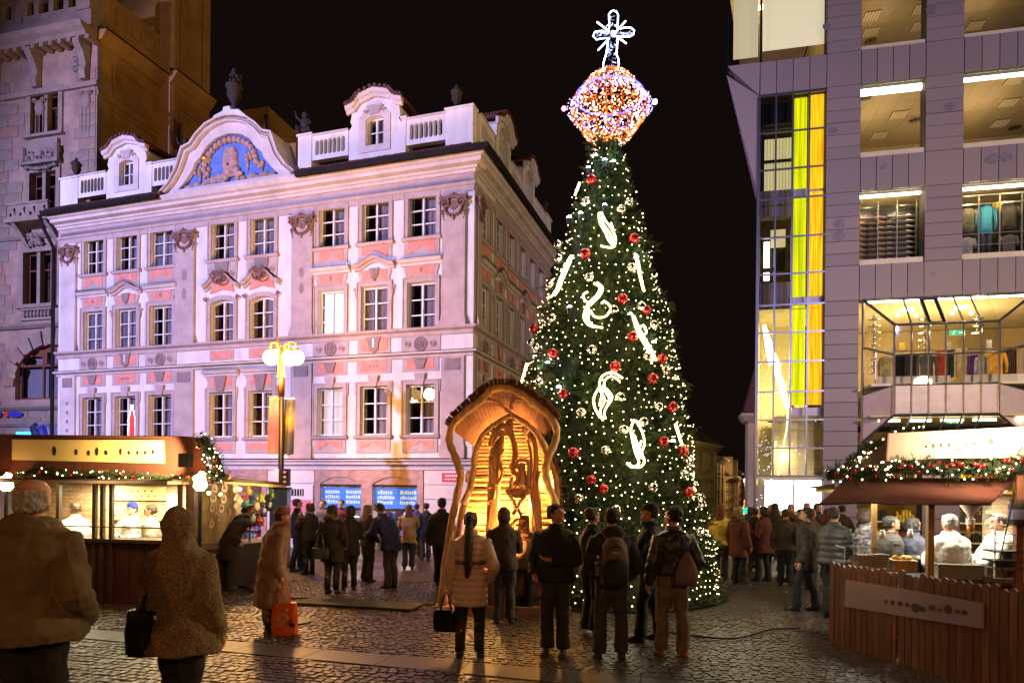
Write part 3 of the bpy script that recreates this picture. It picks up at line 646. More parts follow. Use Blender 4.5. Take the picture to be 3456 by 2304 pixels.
for i, (a, b) in enumerate(shops):
    M = WF.M
    P('shop_interior', MB().add([(a, 0.36, -.6), (b, .36, -.6), (b, 2.2, -.6), (a, 2.2, -.6), (a, .36, 2.1), (b, .36, 2.1), (b, 2.2, 2.1), (a, 2.2, 2.1)], [(0,1,2,3),(4,7,6,5),(1,5,6,2),(2,6,7,3),(3,7,4,0)]), SHIN, WF)
    lamp('POINT', 'shop_lamp', WF.M @ Vector(((a+b)/2, .9, .8)), (1, .85, .75), 26, .1)
    P('shop_light', MB().box(a+.2, b-.2, .9, 1.3, 1.98, 2.03), SHOPB[2], WF)
    if i >= 2:
        P('fascia', MB().box(a+.01, b-.01, .05, .1, 1.72, 1.82), BLACKM, WF)
        if i > 2:
            P('shop_sign', MB().box(a+.02, b-.02, .1, .16, .98, 1.66), SHOPB[0], WF, label='blue lit shop sign with blurred yellow lettering')
            mk = MB()
            for q in range(2):
                for rr_ in range(3):
                    xx = a+.14+q*(b-a)*.5
                    while xx < a+(q+1)*(b-a)*.5-.14: ww = random.uniform(.03, .09); mk.box(xx, xx+ww, .09, .1, 1.12+rr_*.17, 1.21+rr_*.17+random.uniform(0, .04)); xx += ww+.03
            P('lettering', mk, SHOPB[1], WF)
        P('transom', MB().box(a+.01, b-.01, .08, .14, .9, .96), BLACKM, WF)
        g = MB()
        for q in range(26): g.box(a+.1+(b-a-.25)*random.random(), 0, 0, 0, 0, 0) if False else None
        for sh_ in range(4):
            P('shelf', MB().box(a+.05, b-.05, 1.0, 1.35, -.3+.3*sh_, -.27+.3*sh_), WOODW, WF)
        cl = [mat('goods_%s' % n_, c_, .6, var=.2) for n_, c_ in (('red', (.5, .05, .04)), ('white', (.7, .65, .6)), ('green', (.1, .3, .12)), ('blue', (.08, .15, .5)))]
        for q, cm_ in enumerate(cl):
            g = MB()
            for k in range(14): xx = random.uniform(a+.08, b-.2); zz = random.choice([-.27, .03, .33, .63]); g.box(xx, xx+random.uniform(.05, .14), .95-.02*q, 1.1, zz, zz+random.uniform(.08, .2))
            P('goods', g, cm_, WF, kind='stuff')
for i in (3, 4):
    a, b = shops[i]
    m = MB(); x = a+.05
    while x < b-.05: m.ball((x, .02, 1.74+random.uniform(-.02, .03)), .04, 5, 3); x += .06
    P('garland', m, mat('dark_garland', (0.03, 0.06, 0.02), .8, var=.3, scale=30), WF, kind='stuff')
# drainpipe at the corner of the two buildings and at the far end
P('drainpipe', MB().tube([(-.12, -.75, 12.3), (-.14, -.6, 11.9), (-.16, -.12, 11.2), (-.16, -.12, 4), (-.16, -.12, -.5)], .07, 8), LEAD, WF, smooth=True)
P('drainpipe', MB().tube([(LS-.4, -.75, 12.3), (LS+.05, -.3, 11.9), (LS+.1, -.12, 11.3), (LS+.1, -.12, -.5)], .07, 8), LEAD, WS, smooth=True)
# names on the pilasters are unreadable marks
for (cx, z0_) in ((6.42, 9.55), (6.42, 8.55), (11.55, 9.1), (11.55, 8.2)):
    pass
MARK = mat('faded_letter_paint', (0.3, 0.2, 0.24), .9, var=.15)
for (cx, zz, s) in ((6.42, 9.55, 1), (6.42, 8.85, 1), (11.56, 9.2, .9), (11.56, 8.65, .9)): P('painted_mark', MB().prism(sc_poly(cx, zz, .11*s, 12, 1.9), -.108, -.1, back=False), MARK, WF)
for k in range(4): P('painted_mark', MB().prism(sc_poly(.6, 4.9-.36*k, .075, 10), -.088, -.08, back=False), MARK, WF)

# objects standing on the white building
STAT = mat('weathered_dark_stone', (0.028, 0.02, 0.02), .85, var=.3, scale=10, bump=.5)
def urn(F, x, y, z, s, label, flowers=False):
    M = F.M @ T(x, y, z); t = thing('urn', M, label, 'urn')
    obj('base', MB().box(-.2*s, .2*s, -.2*s, .2*s, 0, .12*s), STAT, M, t)
    obj('bowl', MB().lathe(0, 0, [(.1*s, .12*s), (.08*s, .25*s), (.2*s, .42*s), (.28*s, .6*s), (.25*s, .8*s), (.33*s, .9*s), (.33*s, .96*s)], 14), STAT, M, t, True)
    if flowers:
        m = MB()
        for k in range(30): a = random.uniform(0, 2*PI); r = random.uniform(0, .26)*s; m.ball((r*math.cos(a), r*math.sin(a), (.98+random.uniform(0, .45))*s), .075*s, 6, 4)
        obj('stone_flowers', m, STAT, M, t)
    else: obj('finial', MB().lathe(0, 0, [(.3*s, .96*s), (.2*s, 1.1*s), (.06*s, 1.2*s), (.1*s, 1.28*s), (.01, 1.36*s)], 12), STAT, M, t, True)
urn(WF, .75, .1, 13.99, .62, 'small dark stone urn on the left end of the roof parapet')
urn(WF, 8.62, -.1, 15.34, .95, 'large dark stone urn full of stone flowers on top of the curved gable', True)
urn(WF, 17.3, .1, 14.09, .62, 'dark stone urn on the corner pier of the roof parapet')
urn(WS, 9.3, .1, 14.07, .6, 'stone urn on the far end of the side parapet')
def putto(F, x, y, z, s, label):
    M = F.M @ T(x, y, z); m = MB()
    m.ball((0, 0, .12*s), .25*s, 8, 5, sc=(1.2, .8, .6)); m.loft([[(.17*s*q*math.cos(2*PI*k/8), .13*s*q*math.sin(2*PI*k/8), zz*s) for k in range(8)] for zz, q in ((.1, 1.2), (.3, 1.0), (.5, 1.15), (.62, .8), (.66, .4))])
    m.ball((0, 0, .76*s), .12*s, 9, 6); m.tube([(-.15*s, 0, .55*s), (-.32*s, -.05*s, .7*s), (-.36*s, -.1*s, .92*s)], [.06*s, .05*s, .03*s], 6); m.tube([(.15*s, 0, .55*s), (.3*s, -.08*s, .4*s), (.2*s, -.2*s, .3*s)], [.06*s, .05*s, .03*s], 6)
    m.tube([(-.08*s, -.05*s, .15*s), (-.15*s, -.3*s, .2*s), (-.15*s, -.3*s, -.05*s)], [.09*s, .07*s, .04*s], 6); m.tube([(.1*s, -.05*s, .15*s), (.3*s, -.2*s, .15*s), (.36*s, -.2*s, -.08*s)], [.09*s, .07*s, .04*s], 6)
    o = obj('statue', m, STAT, M, None, True); props(o, label, 'statue')
putto(WF, 6.05, .3, 14.1, .95, 'dark stone cherub statue on the parapet left of the curved gable'); putto(WF, 11.5, .1, 14.12, .95, 'dark stone cherub statue with raised arm right of the curved gable')
# bottle sign in a first-floor window, street sign, poster
t = thing('neon_bottle', WF.M @ T(3.75, .1, 3.5), 'red and white bottle-shaped light behind the first-floor window', 'neon sign')
bo = [(-.16, 0), (.16, 0), (.17, .35), (.15, .5), (.17, .7), (.1, .95), (.06, 1.1), (.06, 1.28), (-.06, 1.28), (-.06, 1.1), (-.1, .95), (-.17, .7), (-.15, .5), (-.17, .35)]
obj('body', MB().prism(bo, .02, .05), emis('red_bottle_light', (.8, .03, .03), .7), None, t); obj('outline', MB().tube([(x_, .0, z_) for x_, z_ in bo], .016, 6, True), emis('white_neon', (.8, .95, 1), 3), None, t)
t = thing('street_sign', WF.M @ T(16.95, -.07, 1.86), 'red enamel street name sign with white border on the white wall', 'sign')
obj('plate', MB().box(0, .75, 0, .02, 0, .36), mat('white_enamel', (.75, .72, .7), .3, var=0), None, t); obj('field', MB().box(.03, .72, -.006, 0, .03, .33), mat('red_enamel', (.55, .03, .02), .3, var=.05), None, t)
mk = MB(); [mk.box(.15+.075*k, .2+.075*k, -.01, -.006, .2, .27) for k in range(6)]; [mk.box(.13+.06*k, .17+.06*k, -.01, -.006, .1, .15) for k in range(8)]; obj('lettering', mk, MC['white_enamel'], None, t)
t = thing('shop_poster', WF.M @ T(10.35, -.1, .8), 'pink and white shop poster with dark blurred lettering beside the doorway', 'poster')
obj('board', MB().box(0, 1.75, 0, .03, -.1, .95), MC['white_enamel'], None, t); obj('pink_field', MB().box(.5, 1.7, -.006, 0, -.05, .42), mat('pink_poster', (.75, .2, .25), .6, var=.05), None, t)
mk = MB(); xx = .05
while xx < 1.4: ww = random.uniform(.04, .09); mk.box(xx, xx+ww, -.008, 0, .55, .8); xx += ww+.035
obj('lettering', mk, BLACKM, None, t)

# ================================================================ sandstone corner building on the left
LF = Frame(-17.93-9*0.9697, 28.5+9*0.2443, 0.9697, -0.2443)     # corner at local x = 9
lb = thing('sandstone_building', LF.M, 'tall ornate sandstone building with dark red windows and an ochre side wall', 'building')
def Q(name, mb, m, M=LF.M, smooth=False, **k): return obj(name, mb, m, M, lb, smooth, **k)
def H(x, y, d=0): return LF.hit(x, y, d)
XR = 9.0; ZT = H(303, 112)[1]
def hb(x0, y0, x1, y1):  # box in pixels read on the wall -> local rect
    a = H(x0, y0); b = H(x1, y1); return (a[0], b[0], b[1], a[1])
wins = [hb(108, 325, 200, 442), hb(104, 588, 192, 712), hb(83, 855, 176, 1022)]
lholes = [rect(*w_) for w_ in wins]; aw = hb(52, 1165, 205, 1345)
aw = (aw[0], min(aw[1], 8.95)-.0, aw[2], aw[3]); bigx1 = aw[0]+(8.75-aw[0])
AW = archp(aw[0], 8.72, aw[2], aw[3]-.05, .75, 12)
Q('wall', MB().prism(rect(0, XR, -1, ZT), 0, .4, lholes+[AW], back=False), SAND)
# ashlar blocks proud of the wall with recessed joints
zz = -.5; r = 0
blocked = [(w_[0]-.35, w_[1]+.35, w_[2]-.75, w_[3]+.45) for w_ in wins]+[(aw[0]-.5, 9, aw[2]-.2, aw[3]+.9)]
bm = [mesh_of('stone_block', MB().add([(0.0,0,0),(1,0,0),(1,0,1),(0,0,1),(.012,-.03,.02),(.988,-.03,.02),(.988,-.03,.98),(.012,-.03,.98)], [(4,5,6,7),(0,1,5,4),(1,2,6,5),(2,3,7,6),(3,0,4,7)]), m_) for m_ in SANDP]
nb = 0
while zz < ZT-1.9:
    hgt = .42 if zz < 9.6 else .5; x = 2.4-(.35 if r % 2 else 0)
    while x < XR-.02:
        wd = min(random.uniform(.7, 1.15), XR-.01-x)
        if XR-.01-x-wd < .25: wd = XR-.01-x
        if not any(x < b_[1] and x+wd > b_[0] and zz < b_[3] and zz+hgt > b_[2] for b_ in blocked):
            obj('stone_block', random.choice(bm), None, LF.M @ T(x+.006, 0, zz+.006) @ Matrix.Diagonal((wd-.012, 1, hgt-.012, 1)), lb); nb += 1
        x += wd
    zz += hgt; r += 1
def lwin(w_, arched=False):
    x0, x1, z0, z1 = w_; w2 = x1-x0; h2 = z1-z0; mid = w2/2
    f = MB(); hs = []
    for c in range(2):
        xa = .07+c*(mid+.02); xb = xa+mid-.16
        hs += [rect(xa, xb, .08, h2*.66), rect(xa, xb, h2*.66+.07, h2-.07)]
    f.prism(rect(0, w2, 0, h2), 0, .07, hs); M = LF.M @ T(x0, .22, z0); o = obj('window', f, REDF, M, lb)
    for h_ in hs: obj('pane', MB().prism(h_, .03, .04), GLASS, M, o)
    obj('room', ROOMM, None, M @ Matrix.Diagonal((w2, 1, h2, 1)), o); obj('mullion', MB().box(mid-.09, mid+.09, -.22, 0, 0, h2), SANDP[3], M, o)
for w_ in wins:
    lwin(w_); x0, x1, z0, z1 = w_
    Q('window_surround', MB().prism(rect(x0-.22, x1+.22, z0-.1, z1+.25), -.08, 0, [rect(x0, x1, z0, z1)], back=False).box(x0-.3, x1+.3, -.2, 0, z0-.2, z0-.1), SANDP[3])
x0, x1, z0, z1 = wins[1]
# carved apron, cartouche and cornice between the upper windows
m = MB(); zc = (wins[0][2]+wins[1][3])/2
m.box(x0-.3, x1+.3, -.3, 0, z1+.28, z1+.4); m.box(x0-.15, x1+.15, -.15, 0, z1+.4, wins[0][2]-.35)
for s in (0, 1): m.lathe((x0-.2, x1+.2)[s], -.2, [(.13, z1+.4), (.08, z1+.6), (.14, z1+.8), (.1, z1+1.0), (.14, z1+1.05)], 8)
for k in range(24): m.ball((random.uniform(x0, x1), -.2, z1+.4+random.uniform(0, .55)), random.uniform(.05, .1), 6, 4)
Q('carved_apron', m, SANDP[0])
m = MB()
for k in range(26): m.ball((x0-.1+(x1-x0+.2)*k/25, -.2, z1+.2-.1*math.sin(PI*k/25)+random.uniform(-.04, .04)), random.uniform(.05, .09), 6, 4)
Q('festoon', m, SANDP[0])
# balcony below the second windows
bz = H(100, 740)[1]
def grille(x0, x1, z0, z1, y0):
    hs = []
    n = 4
    for k in range(n):
        cx = x0+(x1-x0)*(k+.5)/n; q = (x1-x0)/n*.3
        hs += [[(cx-q, z0+.1), (cx, z0+.16), (cx-q*.2, z0+.24), (cx-q, z0+.28)][::1], [(cx+q, z0+.14), (cx+q, z1-.1), (cx+.02, z1-.16), (cx+.1, z0+.26)]]
    return MB().prism(rect(x0, x1, z0, z1), y0, y0+.1, hs).box(x0-.06, x1+.06, y0-.05, y0+.15, z1, z1+.08)
Q('balcony', grille(x0-.35, x1+.35, bz-.3, bz+.3, -.75).box(x0-.45, x1+.45, -.85, 0, bz-.45, bz-.3), SANDP[3])
m = MB()
for s in (x0-.2, x1+.05): m.loft([[(s, -.02, bz-.45), (s+.2, -.02, bz-.45), (s+.2, -.75*(1-k/4), bz-.45-.001), (s, -.75*(1-k/4), bz-.45-.001)] if k == 0 else [(s, -.02, bz-.45-.25*k), (s+.2, -.02, bz-.45-.25*k), (s+.2, -.7*(1-k/4)**1.5-.03, bz-.45-.25*k), (s, -.7*(1-k/4)**1.5-.03, bz-.45-.25*k)] for k in range(4)])
Q('console', m, SANDP[3])
m = MB(); c = (wins[2][0]+wins[2][1])/2; zt = wins[2][3]
for k in range(26): m.ball((c+random.uniform(-.35, .35), -.18, zt+.45+random.uniform(-.25, .25)), random.uniform(.06, .12), 6, 4)
Q('keystone_mask', m, SANDP[0])
x0, x1, z0, z1 = wins[2]; bb = H(100, 1050)[1]
m = MB(); m.box(x0-.1, x1+.1, -.12, 0, z0-.28, z0-.2); m.box(x0-.1, x1+.1, -.12, 0, z0-.72, z0-.62)
for k in range(8): cx = x0+(x1-x0)*(k+.5)/8; m.lathe(cx, -.08, [(.05, z0-.62), (.03, z0-.58), (.07, z0-.48), (.04, z0-.36), (.03, z0-.3), (.05, z0-.28)], 8)
Q('baluster_panel', m, SANDP[3])
# bands
lp = [(0, 0), (XR, 0)]
lz = H(150, 1098)[1]
for zc, d in ((lz, .25), (H(150, 795)[1], .2), (H(100, 1375)[1], .25), (H(100, 1430)[1], .2)): Q('string_course', MB().sweep(lp, [(0, zc-.12), (.1*d/.2, zc-.12), (d, zc), (d, zc+.08), (0, zc+.12)]), SANDP[0])
# voussoirs of the arched window
cx = (aw[0]+8.72)/2; hw = (8.72-aw[0])/2
for k in range(11):
    a = PI*(.0+k/11+.02); a2 = PI*((k+1)/11-.02+.02)
    r0, r1 = hw+.02, hw+.62+(.18 if k == 5 else 0); zc = aw[3]-.05-hw*.92
    pts = [(cx+r0*math.cos(a), zc+r0*.92*math.sin(a)), (cx+r1*math.cos(a), zc+r1*.95*math.sin(a)), (cx+r1*math.cos(a2-.03), zc+r1*.95*math.sin(a2-.03)), (cx+r0*math.cos(a2-.03), zc+r0*.92*math.sin(a2-.03))]
    if max(p[0] for p in pts) < 9.0: Q('voussoir', MB().prism(pts, -.09, 0, back=False), random.choice(SANDP))
f = MB(); f.prism(AW, .22, .3, [archp(aw[0]+.1+k*(8.52-aw[0])/3, aw[0]+.02+(k+1)*(8.52-aw[0])/3, aw[2]+.1, aw[3]-.95, .01) for k in range(3)]+[archp(aw[0]+.25+k*(8.52-aw[0])/3, aw[0]-.0+(k+1)*(8.52-aw[0])/3, aw[3]-.85, aw[3]-.3-.18*abs(k-1), .05) for k in range(3)])
o = Q('window', f, REDF); obj('pane', MB().prism(AW, .31, .32), GLASS, LF.M, o); obj('curtain', MB().prism(AW, .5, .52), CURT, LF.M, o)
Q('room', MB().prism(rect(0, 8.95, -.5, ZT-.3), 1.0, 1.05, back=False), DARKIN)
# frieze, brackets, cornice, attic balustrade
zf = H(100, 300)[1]
Q('architrave', MB().sweep(lp+[(XR, .3)], [(0, ZT-2.35), (.15, ZT-2.35), (.22, ZT-2.2), (0, ZT-2.15)]), SANDP[3])
def console(x, z1, h, d):
    m = MB(); prof = [(0, 0), (d, 0), (d*.95, -h*.12), (d*.6, -h*.3), (d*.35, -h*.6), (d*.5, -h*.8), (d*.4, -h), (0, -h)]
    m.loft([[(x+dx, -o, z1+q) for o, q in prof] for dx in (-.16, .16)]); return m
for x in (3.6, 5.9, 8.5): Q('console', console(x, ZT-.55, 1.5, .6), SANDP[3])
for x in np.arange(2.7, 9, .48): Q('dentil', MB().box(x, x+.2, -.55, -.05, ZT-.62, ZT-.45), SANDP[1])
for x in (3.1, 8.1): 
    m = MB()
    for k in range(30): m.ball((x+random.uniform(-.25, .25), -.06, ZT-1.3+random.uniform(-.4, .4)), random.uniform(.05, .1), 6, 4)
    Q('carving', m, SANDP[0])
for x in (6.0, 8.5):
    m = MB(); m.ball((x, -.05, ZT-2.9), .25, 10, 6, sc=(1, .4, 1.4)); [volute(m, x+s*.22, ZT-2.6, .12, -.1, s, .03) for s in (-1, 1)]; [m.tube([(x+s*.2, -.04, ZT-2.9), (x+s*.2, -.04, ZT-4.2)], .025, 5) for s in (-1, 0, 1)]; Q('cartouche', m, SANDP[0])
cpath = [(0, 0), (XR, 0)]
Q('cornice', MB().sweep(cpath, [(0, ZT-.45), (.55, ZT-.45), (.6, ZT-.3), (.75, ZT-.2), (.85, ZT-.02), (.85, ZT), (0, ZT+.05)]), SANDP[3])
Q('attic_wall', MB().box(0, XR+.05, -.35, .3, ZT+.05, ZT+.75), LEAD if False else SANDP[0])
pts = [(75, 95, 105, 58), (122, 82, 155, 46), (169, 70, 208, 34), (219, 58, 246, 22)]
hs = []
za, zb = ZT+1.0, ZT+1.62
for a, b in ((5.55, 5.95), (6.2, 6.75), (7.0, 7.55), (7.8, 8.2), (3.6, 4.0), (4.25, 4.7)): hs.append(rect(a, b, za, zb))
Q('balustrade', MB().prism(rect(0, XR, ZT+.75, ZT+1.9), -.3, -.05, hs), SANDP[3]); Q('coping', MB().box(0, XR+.05, -.4, .05, ZT+1.9, ZT+2.02), SANDP[3])
Q('pier', MB().box(8.35, 9.05, -.42, .3, ZT+.75, ZT+2.6), SANDP[3]); Q('pier', MB().box(5.0, 5.35, -.36, .1, ZT+.75, ZT+2.05), SANDP[3])
o = obj('urn', MB().lathe(0, 0, [(.25, 0), (.15, .15), (.3, .4), (.42, .7), (.3, .95), (.1, 1.1)], 14), STAT, LF.M @ T(5.2, -.2, ZT+2.05), None, True); props(o, 'dark stone urn on the roofline of the sandstone building', 'urn')
# ochre side walls, in the direction of the side street
SW = Frame(-17.93, 28.5, 0.298, 0.9545); SW2 = Frame(-16.38, 31.56, 0.298, 0.9545)
def Sx(name, mb, m, F=SW, **k): return obj(name, mb, m, F.M, lb, **k)
Sx('side_wall', MB().box(0, 3.4, 0, .4, -1, ZT+2), OCHRE)
Sx('corner_strip', MB().prism(rect(0, .25, 6, ZT-.5), -.05, 0), SANDP[0])
for (x0, x1, z0, z1) in ((.75, 3.1, ZT-9, ZT-2.9), (.75, 3.1, ZT-2.3, ZT-1.0)): Sx('wall_panel', MB().prism(rect(x0, x1, z0, z1), -.06, 0, [rect(x0+.08, x1-.08, z0+.08, z1-.08)], back=False), OCHRE)
Sx('cornice', MB().sweep([(0, 0), (3.4, 0)], [(0, ZT-.5), (.15, ZT-.45), (.45, ZT-.1), (.5, ZT+.05), (0, ZT+.1)]), OCHRE); Sx('flashing', MB().sweep([(0, 0), (3.4, 0)], [(0, ZT+.12), (.52, ZT+.06), (.52, ZT+.12), (0, ZT+.25)]), LEAD)
Sx('string_course', MB().sweep([(0, 0), (3.4, 0)], [(0, ZT-2.75), (.1, ZT-2.7), (.12, ZT-2.5), (0, ZT-2.4)]), OCHRE)
for x in (.9, 1.75, 2.5): Sx('blind_baluster_panel', MB().prism(archp(x, x+.6, ZT+.9, ZT+1.7, .2), -.05, 0, [archp(x+.08, x+.52, ZT+1, ZT+1.6, .16)], back=False), OCHRE)
# stepped-out wing; pinkish light on its edge is put into the colour
PE = Frame(-16.93, 31.7, 0.9697, -0.2443)
PK = mat('lit_edge_render', (0.5, 0.3, 0.24), .85, var=.12, scale=1, bump=.2)
obj('wing_edge', MB().box(0, .57, 0, .3, -1, 30), PK, PE.M, lb)
Sx('side_wall', MB().box(0.0, 2.6, 0.02, 6, -1, 32), OCHRE, SW2)
for zb_ in (ZT+.1, ZT+6.5): Sx('cornice', MB().sweep([(0, 0), (2.6, 0)], [(0, zb_-.4), (.1, zb_-.35), (.4, zb_), (.42, zb_+.1), (0, zb_+.15)]), OCHRE, SW2); Sx('flashing', MB().sweep([(-.0, 0), (2.6, 0)], [(0, zb_+.16), (.43, zb_+.11), (.43, zb_+.16), (0, zb_+.28)]), LEAD, SW2)
for (z0, z1) in ((ZT+.6, ZT+5.8), (ZT-7, ZT-1.2)): Sx('wall_panel', MB().prism(rect(.6, 2.1, z0, z1), -.06, 0, [rect(.68, 2.02, z0+.08, z1-.08)], back=False), OCHRE, SW2)
obj('wing_front', MB().box(2.6*0, 3.4, 0, .05, ZT+2, 30), OCHRE, Frame(-16.93-3.3, 32.5, .9697, -.2443).M, lb)
# dim block behind
BB = Frame(-14.6, 37, 0.9697, -0.2443)
db = thing('rear_building', BB.M, 'dim ochre rear building in shadow behind the gable', 'building')
obj('wall', MB().box(-1.5, 1.0, 0, 6, -1, 22.5).box(1.0, 2.4, .5, 6, -1, 20.6), OCHRE, None, db); obj('roof', MB().prism([(2.4, 20.6), (2.4, 19.5), (4.6, 17.5), (4.6, 18), (3.5, 19.6)], 1, 5), ROOF, None, db)
for z in (17.2, 14.2): 
    w0 = obj('window', MB().prism(rect(-1, 0, z, z+1.6), -.03, .05, [rect(-.92, -.54, z+.08, z+1.5), rect(-.46, -.08, z+.08, z+1.5)]), REDF, None, db); obj('pane', MB().box(-.95, -.05, .0, .01, z+.05, z+1.55), DARKIN, db.matrix_basis, w0)
obj('drainpipe', MB().tube([(.95, -.1, 22), (.95, -.1, 8)], .08, 6), LEAD, None, db)
# neon, sign light marks and flags at the left edge
o = obj('neon_sign', MB().tube([H(66, 1462, -.1)[0:1][0:1] and (H(68, 1462)[0], -.15, H(68, 1462)[1]), (H(200, 1464)[0], -.15, H(200, 1464)[1])], .05, 8), emis('cyan_neon', (.02, .35, 1), 7), LF.M); props(o, 'blue neon tube sign above the stall roof at the left', 'neon sign')
t = thing('wall_sign', LF.M @ T(H(0, 1400)[0], -.1, H(0, 1400)[1]), 'blurred blue wall sign with a red dot on the sandstone facade', 'sign')
obj('letter', MB().prism(sc_poly(.05, 0, .17, 14, .8), -.02, .05), mat('blue_sign_paint', (.02, .03, .4), .5, var=0), None, t); obj('dot', MB().prism(sc_poly(.5, 0, .13, 14), -.03, .05), mat('red_sign_paint', (.6, .04, .02), .5, var=0), None, t); obj('letter', MB().prism(sc_poly(.98, .0, .42, 16, .32), -.02, .05), MC['blue_sign_paint'], None, t)
FLG = [mat('flag_%s' % n_, c_, .8, var=.2, scale=4) for n_, c_ in (('navy', (.03, .04, .15)), ('blue', (.05, .08, .5)), ('lilac', (.3, .26, .5)), ('white', (.6, .6, .62)))]
for k, (fx, fy, nm) in enumerate(((98, 1438, 'dark navy flag, leftmost of the hanging flags over the stall roof'), (125, 1444, 'blue flag, second of the hanging flags over the stall roof'), (152, 1436, 'pale lilac flag, third of the hanging flags over the stall roof'), (195, 1433, 'white flag beside the drainpipe over the stall roof'))):
    u, z = H(fx, fy, -.8); M = LF.M @ T(u, -.8, z); t = thing('flag', M, nm, 'flag', 'hanging flags over the stall')
    obj('pole', MB().tube([(0, 0, .05), (0.0, .8, -.5)], .02, 6), WOODW, M, t)
    vs = []; n = 6
    for i in range(n+1):
        for j in range(5): vs.append((.02+.35*j/4*(i/n)+.25*i/n, .05*math.sin(j*1.7+k)+.3*j/4, -1.0*i/n+.05*j))
    obj('cloth', MB().add(vs, [(i*5+j, i*5+j+1, (i+1)*5+j+1, (i+1)*5+j) for i in range(n) for j in range(4)]), FLG[k], M, t, True)
# ================================================================ modern granite department store on the right
RF = Frame(11.53, 24.5, 0.976, -0.217)
rb = thing('department_store', RF.M, 'modern granite-clad department store with square lit windows and a glazed corner', 'building')
def G(name, mb, m, parent=None, M=None, smooth=False, **k): return obj(name, mb, m, M or RF.M, parent or rb, smooth, **k)
U0, U1 = -0.1, 9.2; ZB = [(-.6, 3.35), (8.64, 9.92), (12.6, 13.83), (16.5, 17.73)]
piers = [(-.1, 1.06), (3.18, 4.4), (6.6, 7.8)]
wcols = [(1.06, 3.18), (4.4, 6.6), (7.8, 9.2)]
PMAT = GRAN
pcache = {}
def gpanel(x0, x1, z0, z1):
    k = (round(x1-x0, 2), round(z1-z0, 2), random.randrange(3)); g = .008
    if k not in pcache: pcache[k] = mesh_of('granite_panel', MB().add([(g, 0, g), (k[0]-g, 0, g), (k[0]-g, 0, k[1]-g), (g, 0, k[1]-g), (g+.006, -.03, g+.006), (k[0]-g-.006, -.03, g+.006), (k[0]-g-.006, -.03, k[1]-g-.006), (g+.006, -.03, k[1]-g-.006)], [(4,5,6,7),(0,1,5,4),(1,2,6,5),(2,3,7,6),(3,0,4,7)]), GRAN[k[2]])
    obj('granite_panel', pcache[k], None, RF.M @ T(x0, 0, z0), rb)
core = MB()
for a, b in piers: [core.box(a+.002, b-.002, .0, .5, q0, q1) for q0, q1 in (((-.6, 3.4), (8.66, 22)) if 3 < a < 5 else ((-.6, 22),))]
for z0, z1 in ZB[1:]+[(20.3, 21.6)]:
    for a, b in wcols: core.box(a, b, .001, .45, z0+.002, z1-.002)
core.box(1.06, 9.2, .001, .3, 3.0, 3.4)
G('wall', core, GRD)
for a, b in piers:
    for z0, z1 in ZB[1:]+[(20.35, 21.5)]: gpanel(a, b, z0, z1)
    for z0, z1, n in ((-.3, 3.35, 7), (3.35, 8.64, 10), (9.92, 12.6, 6), (13.83, 16.5, 6), (17.73, 20.35, 6)):
        for k in range(0 if (3 < a < 5 and n == 10) else n): gpanel(a, b, z0+(z1-z0)*k/n, z0+(z1-z0)*(k+1)/n)
for a, b in wcols:
    for z0, z1 in ZB[1:]:
        n = 4
        for k in range(n): gpanel(a+(b-a)*k/n, a+(b-a)*(k+1)/n, z0, z1)
PATCH = mat('granite_patch', (0.17, 0.15, 0.17), .5, var=.15, scale=8)
for (x, y, r) in ((3205, 360, .17), (2810, 440, .16), (3345, 535, .22), (3395, 530, .2), (2832, 755, .2), (2832, 795, .22), (2982, 563, .12), (3142, 35, .17), (2790, 90, .14), (3150, 925, .09)):
    u, z = RF.hit(x, y, -.034); pts = [(u+r*(1+.12*math.sin(3*a+x))*math.cos(a), z+r*(1+.1*math.cos(2*a))*math.sin(a)) for a in [2*PI*i/14 for i in range(14)]]
    G('stain', MB().prism(pts, -.034, -.03, back=False), PATCH)
# floors, ceilings, inner walls
CEIL = mat('ceiling_tile_beige', (0.46, 0.34, 0.2), .8, var=.05, scale=1); CEILY = mat('ceiling_cream', (.62, .5, .26), .8, var=.05)
INW = mat('inner_wall_ochre', (.42, .3, .14), .8, var=.1)
TUBE = emis('fluorescent_tube', (1.0, .88, .6), 9); BEIGE = mat('window_ledge_beige', (.62, .56, .38), .5, var=.05)
ct = mesh_of('ceiling_tile', MB().box(.005, .595, .005, 1.195, 0, .02), CEIL)
for zc in (16.62, 20.45):
    for i in range(14):
        for j in range(4): obj('ceiling_tile', ct, None, RF.M @ T(1.05+.6*i, .5+1.2*j, zc), rb)
    G('floor_slab', MB().box(1.0, 9.5, .5, 5.4, zc+.03, zc+.3), GRD); G('inner_wall', MB().box(1.0, 9.5, 5.3, 5.4, zc-3, zc), INW)
    G('inner_wall', MB().box(-.0, .05, .6, 5.3, zc-3, zc), INW)
G('ceiling', MB().box(1.0, 9.5, .5, 4.5, 12.7, 12.8), CEILY); G('ceiling', MB().box(1.0, 9.5, -.0, 6, 8.72, 8.8), CEILY); G('inner_wall', MB().box(-.1, 9.5, 6, 6.1, 3.4, 8.7), INW)
G('floor_slab', MB().box(1.0, 9.5, .0, 5.5, 9.6, 9.7), GRD); G('floor_slab', MB().box(1.0, 9.5, .3, 5.5, 13.3, 13.5), GRD)
G('inner_wall', MB().box(1.0, 9.5, 2.2, 2.3, 9.7, 12.7), mat('shop_back_wall', (.05, .045, .03), .8, var=.3))
G('inner_wall', MB().box(1.0, 1.04, .1, 2.2, 9.7, 12.7), INW)
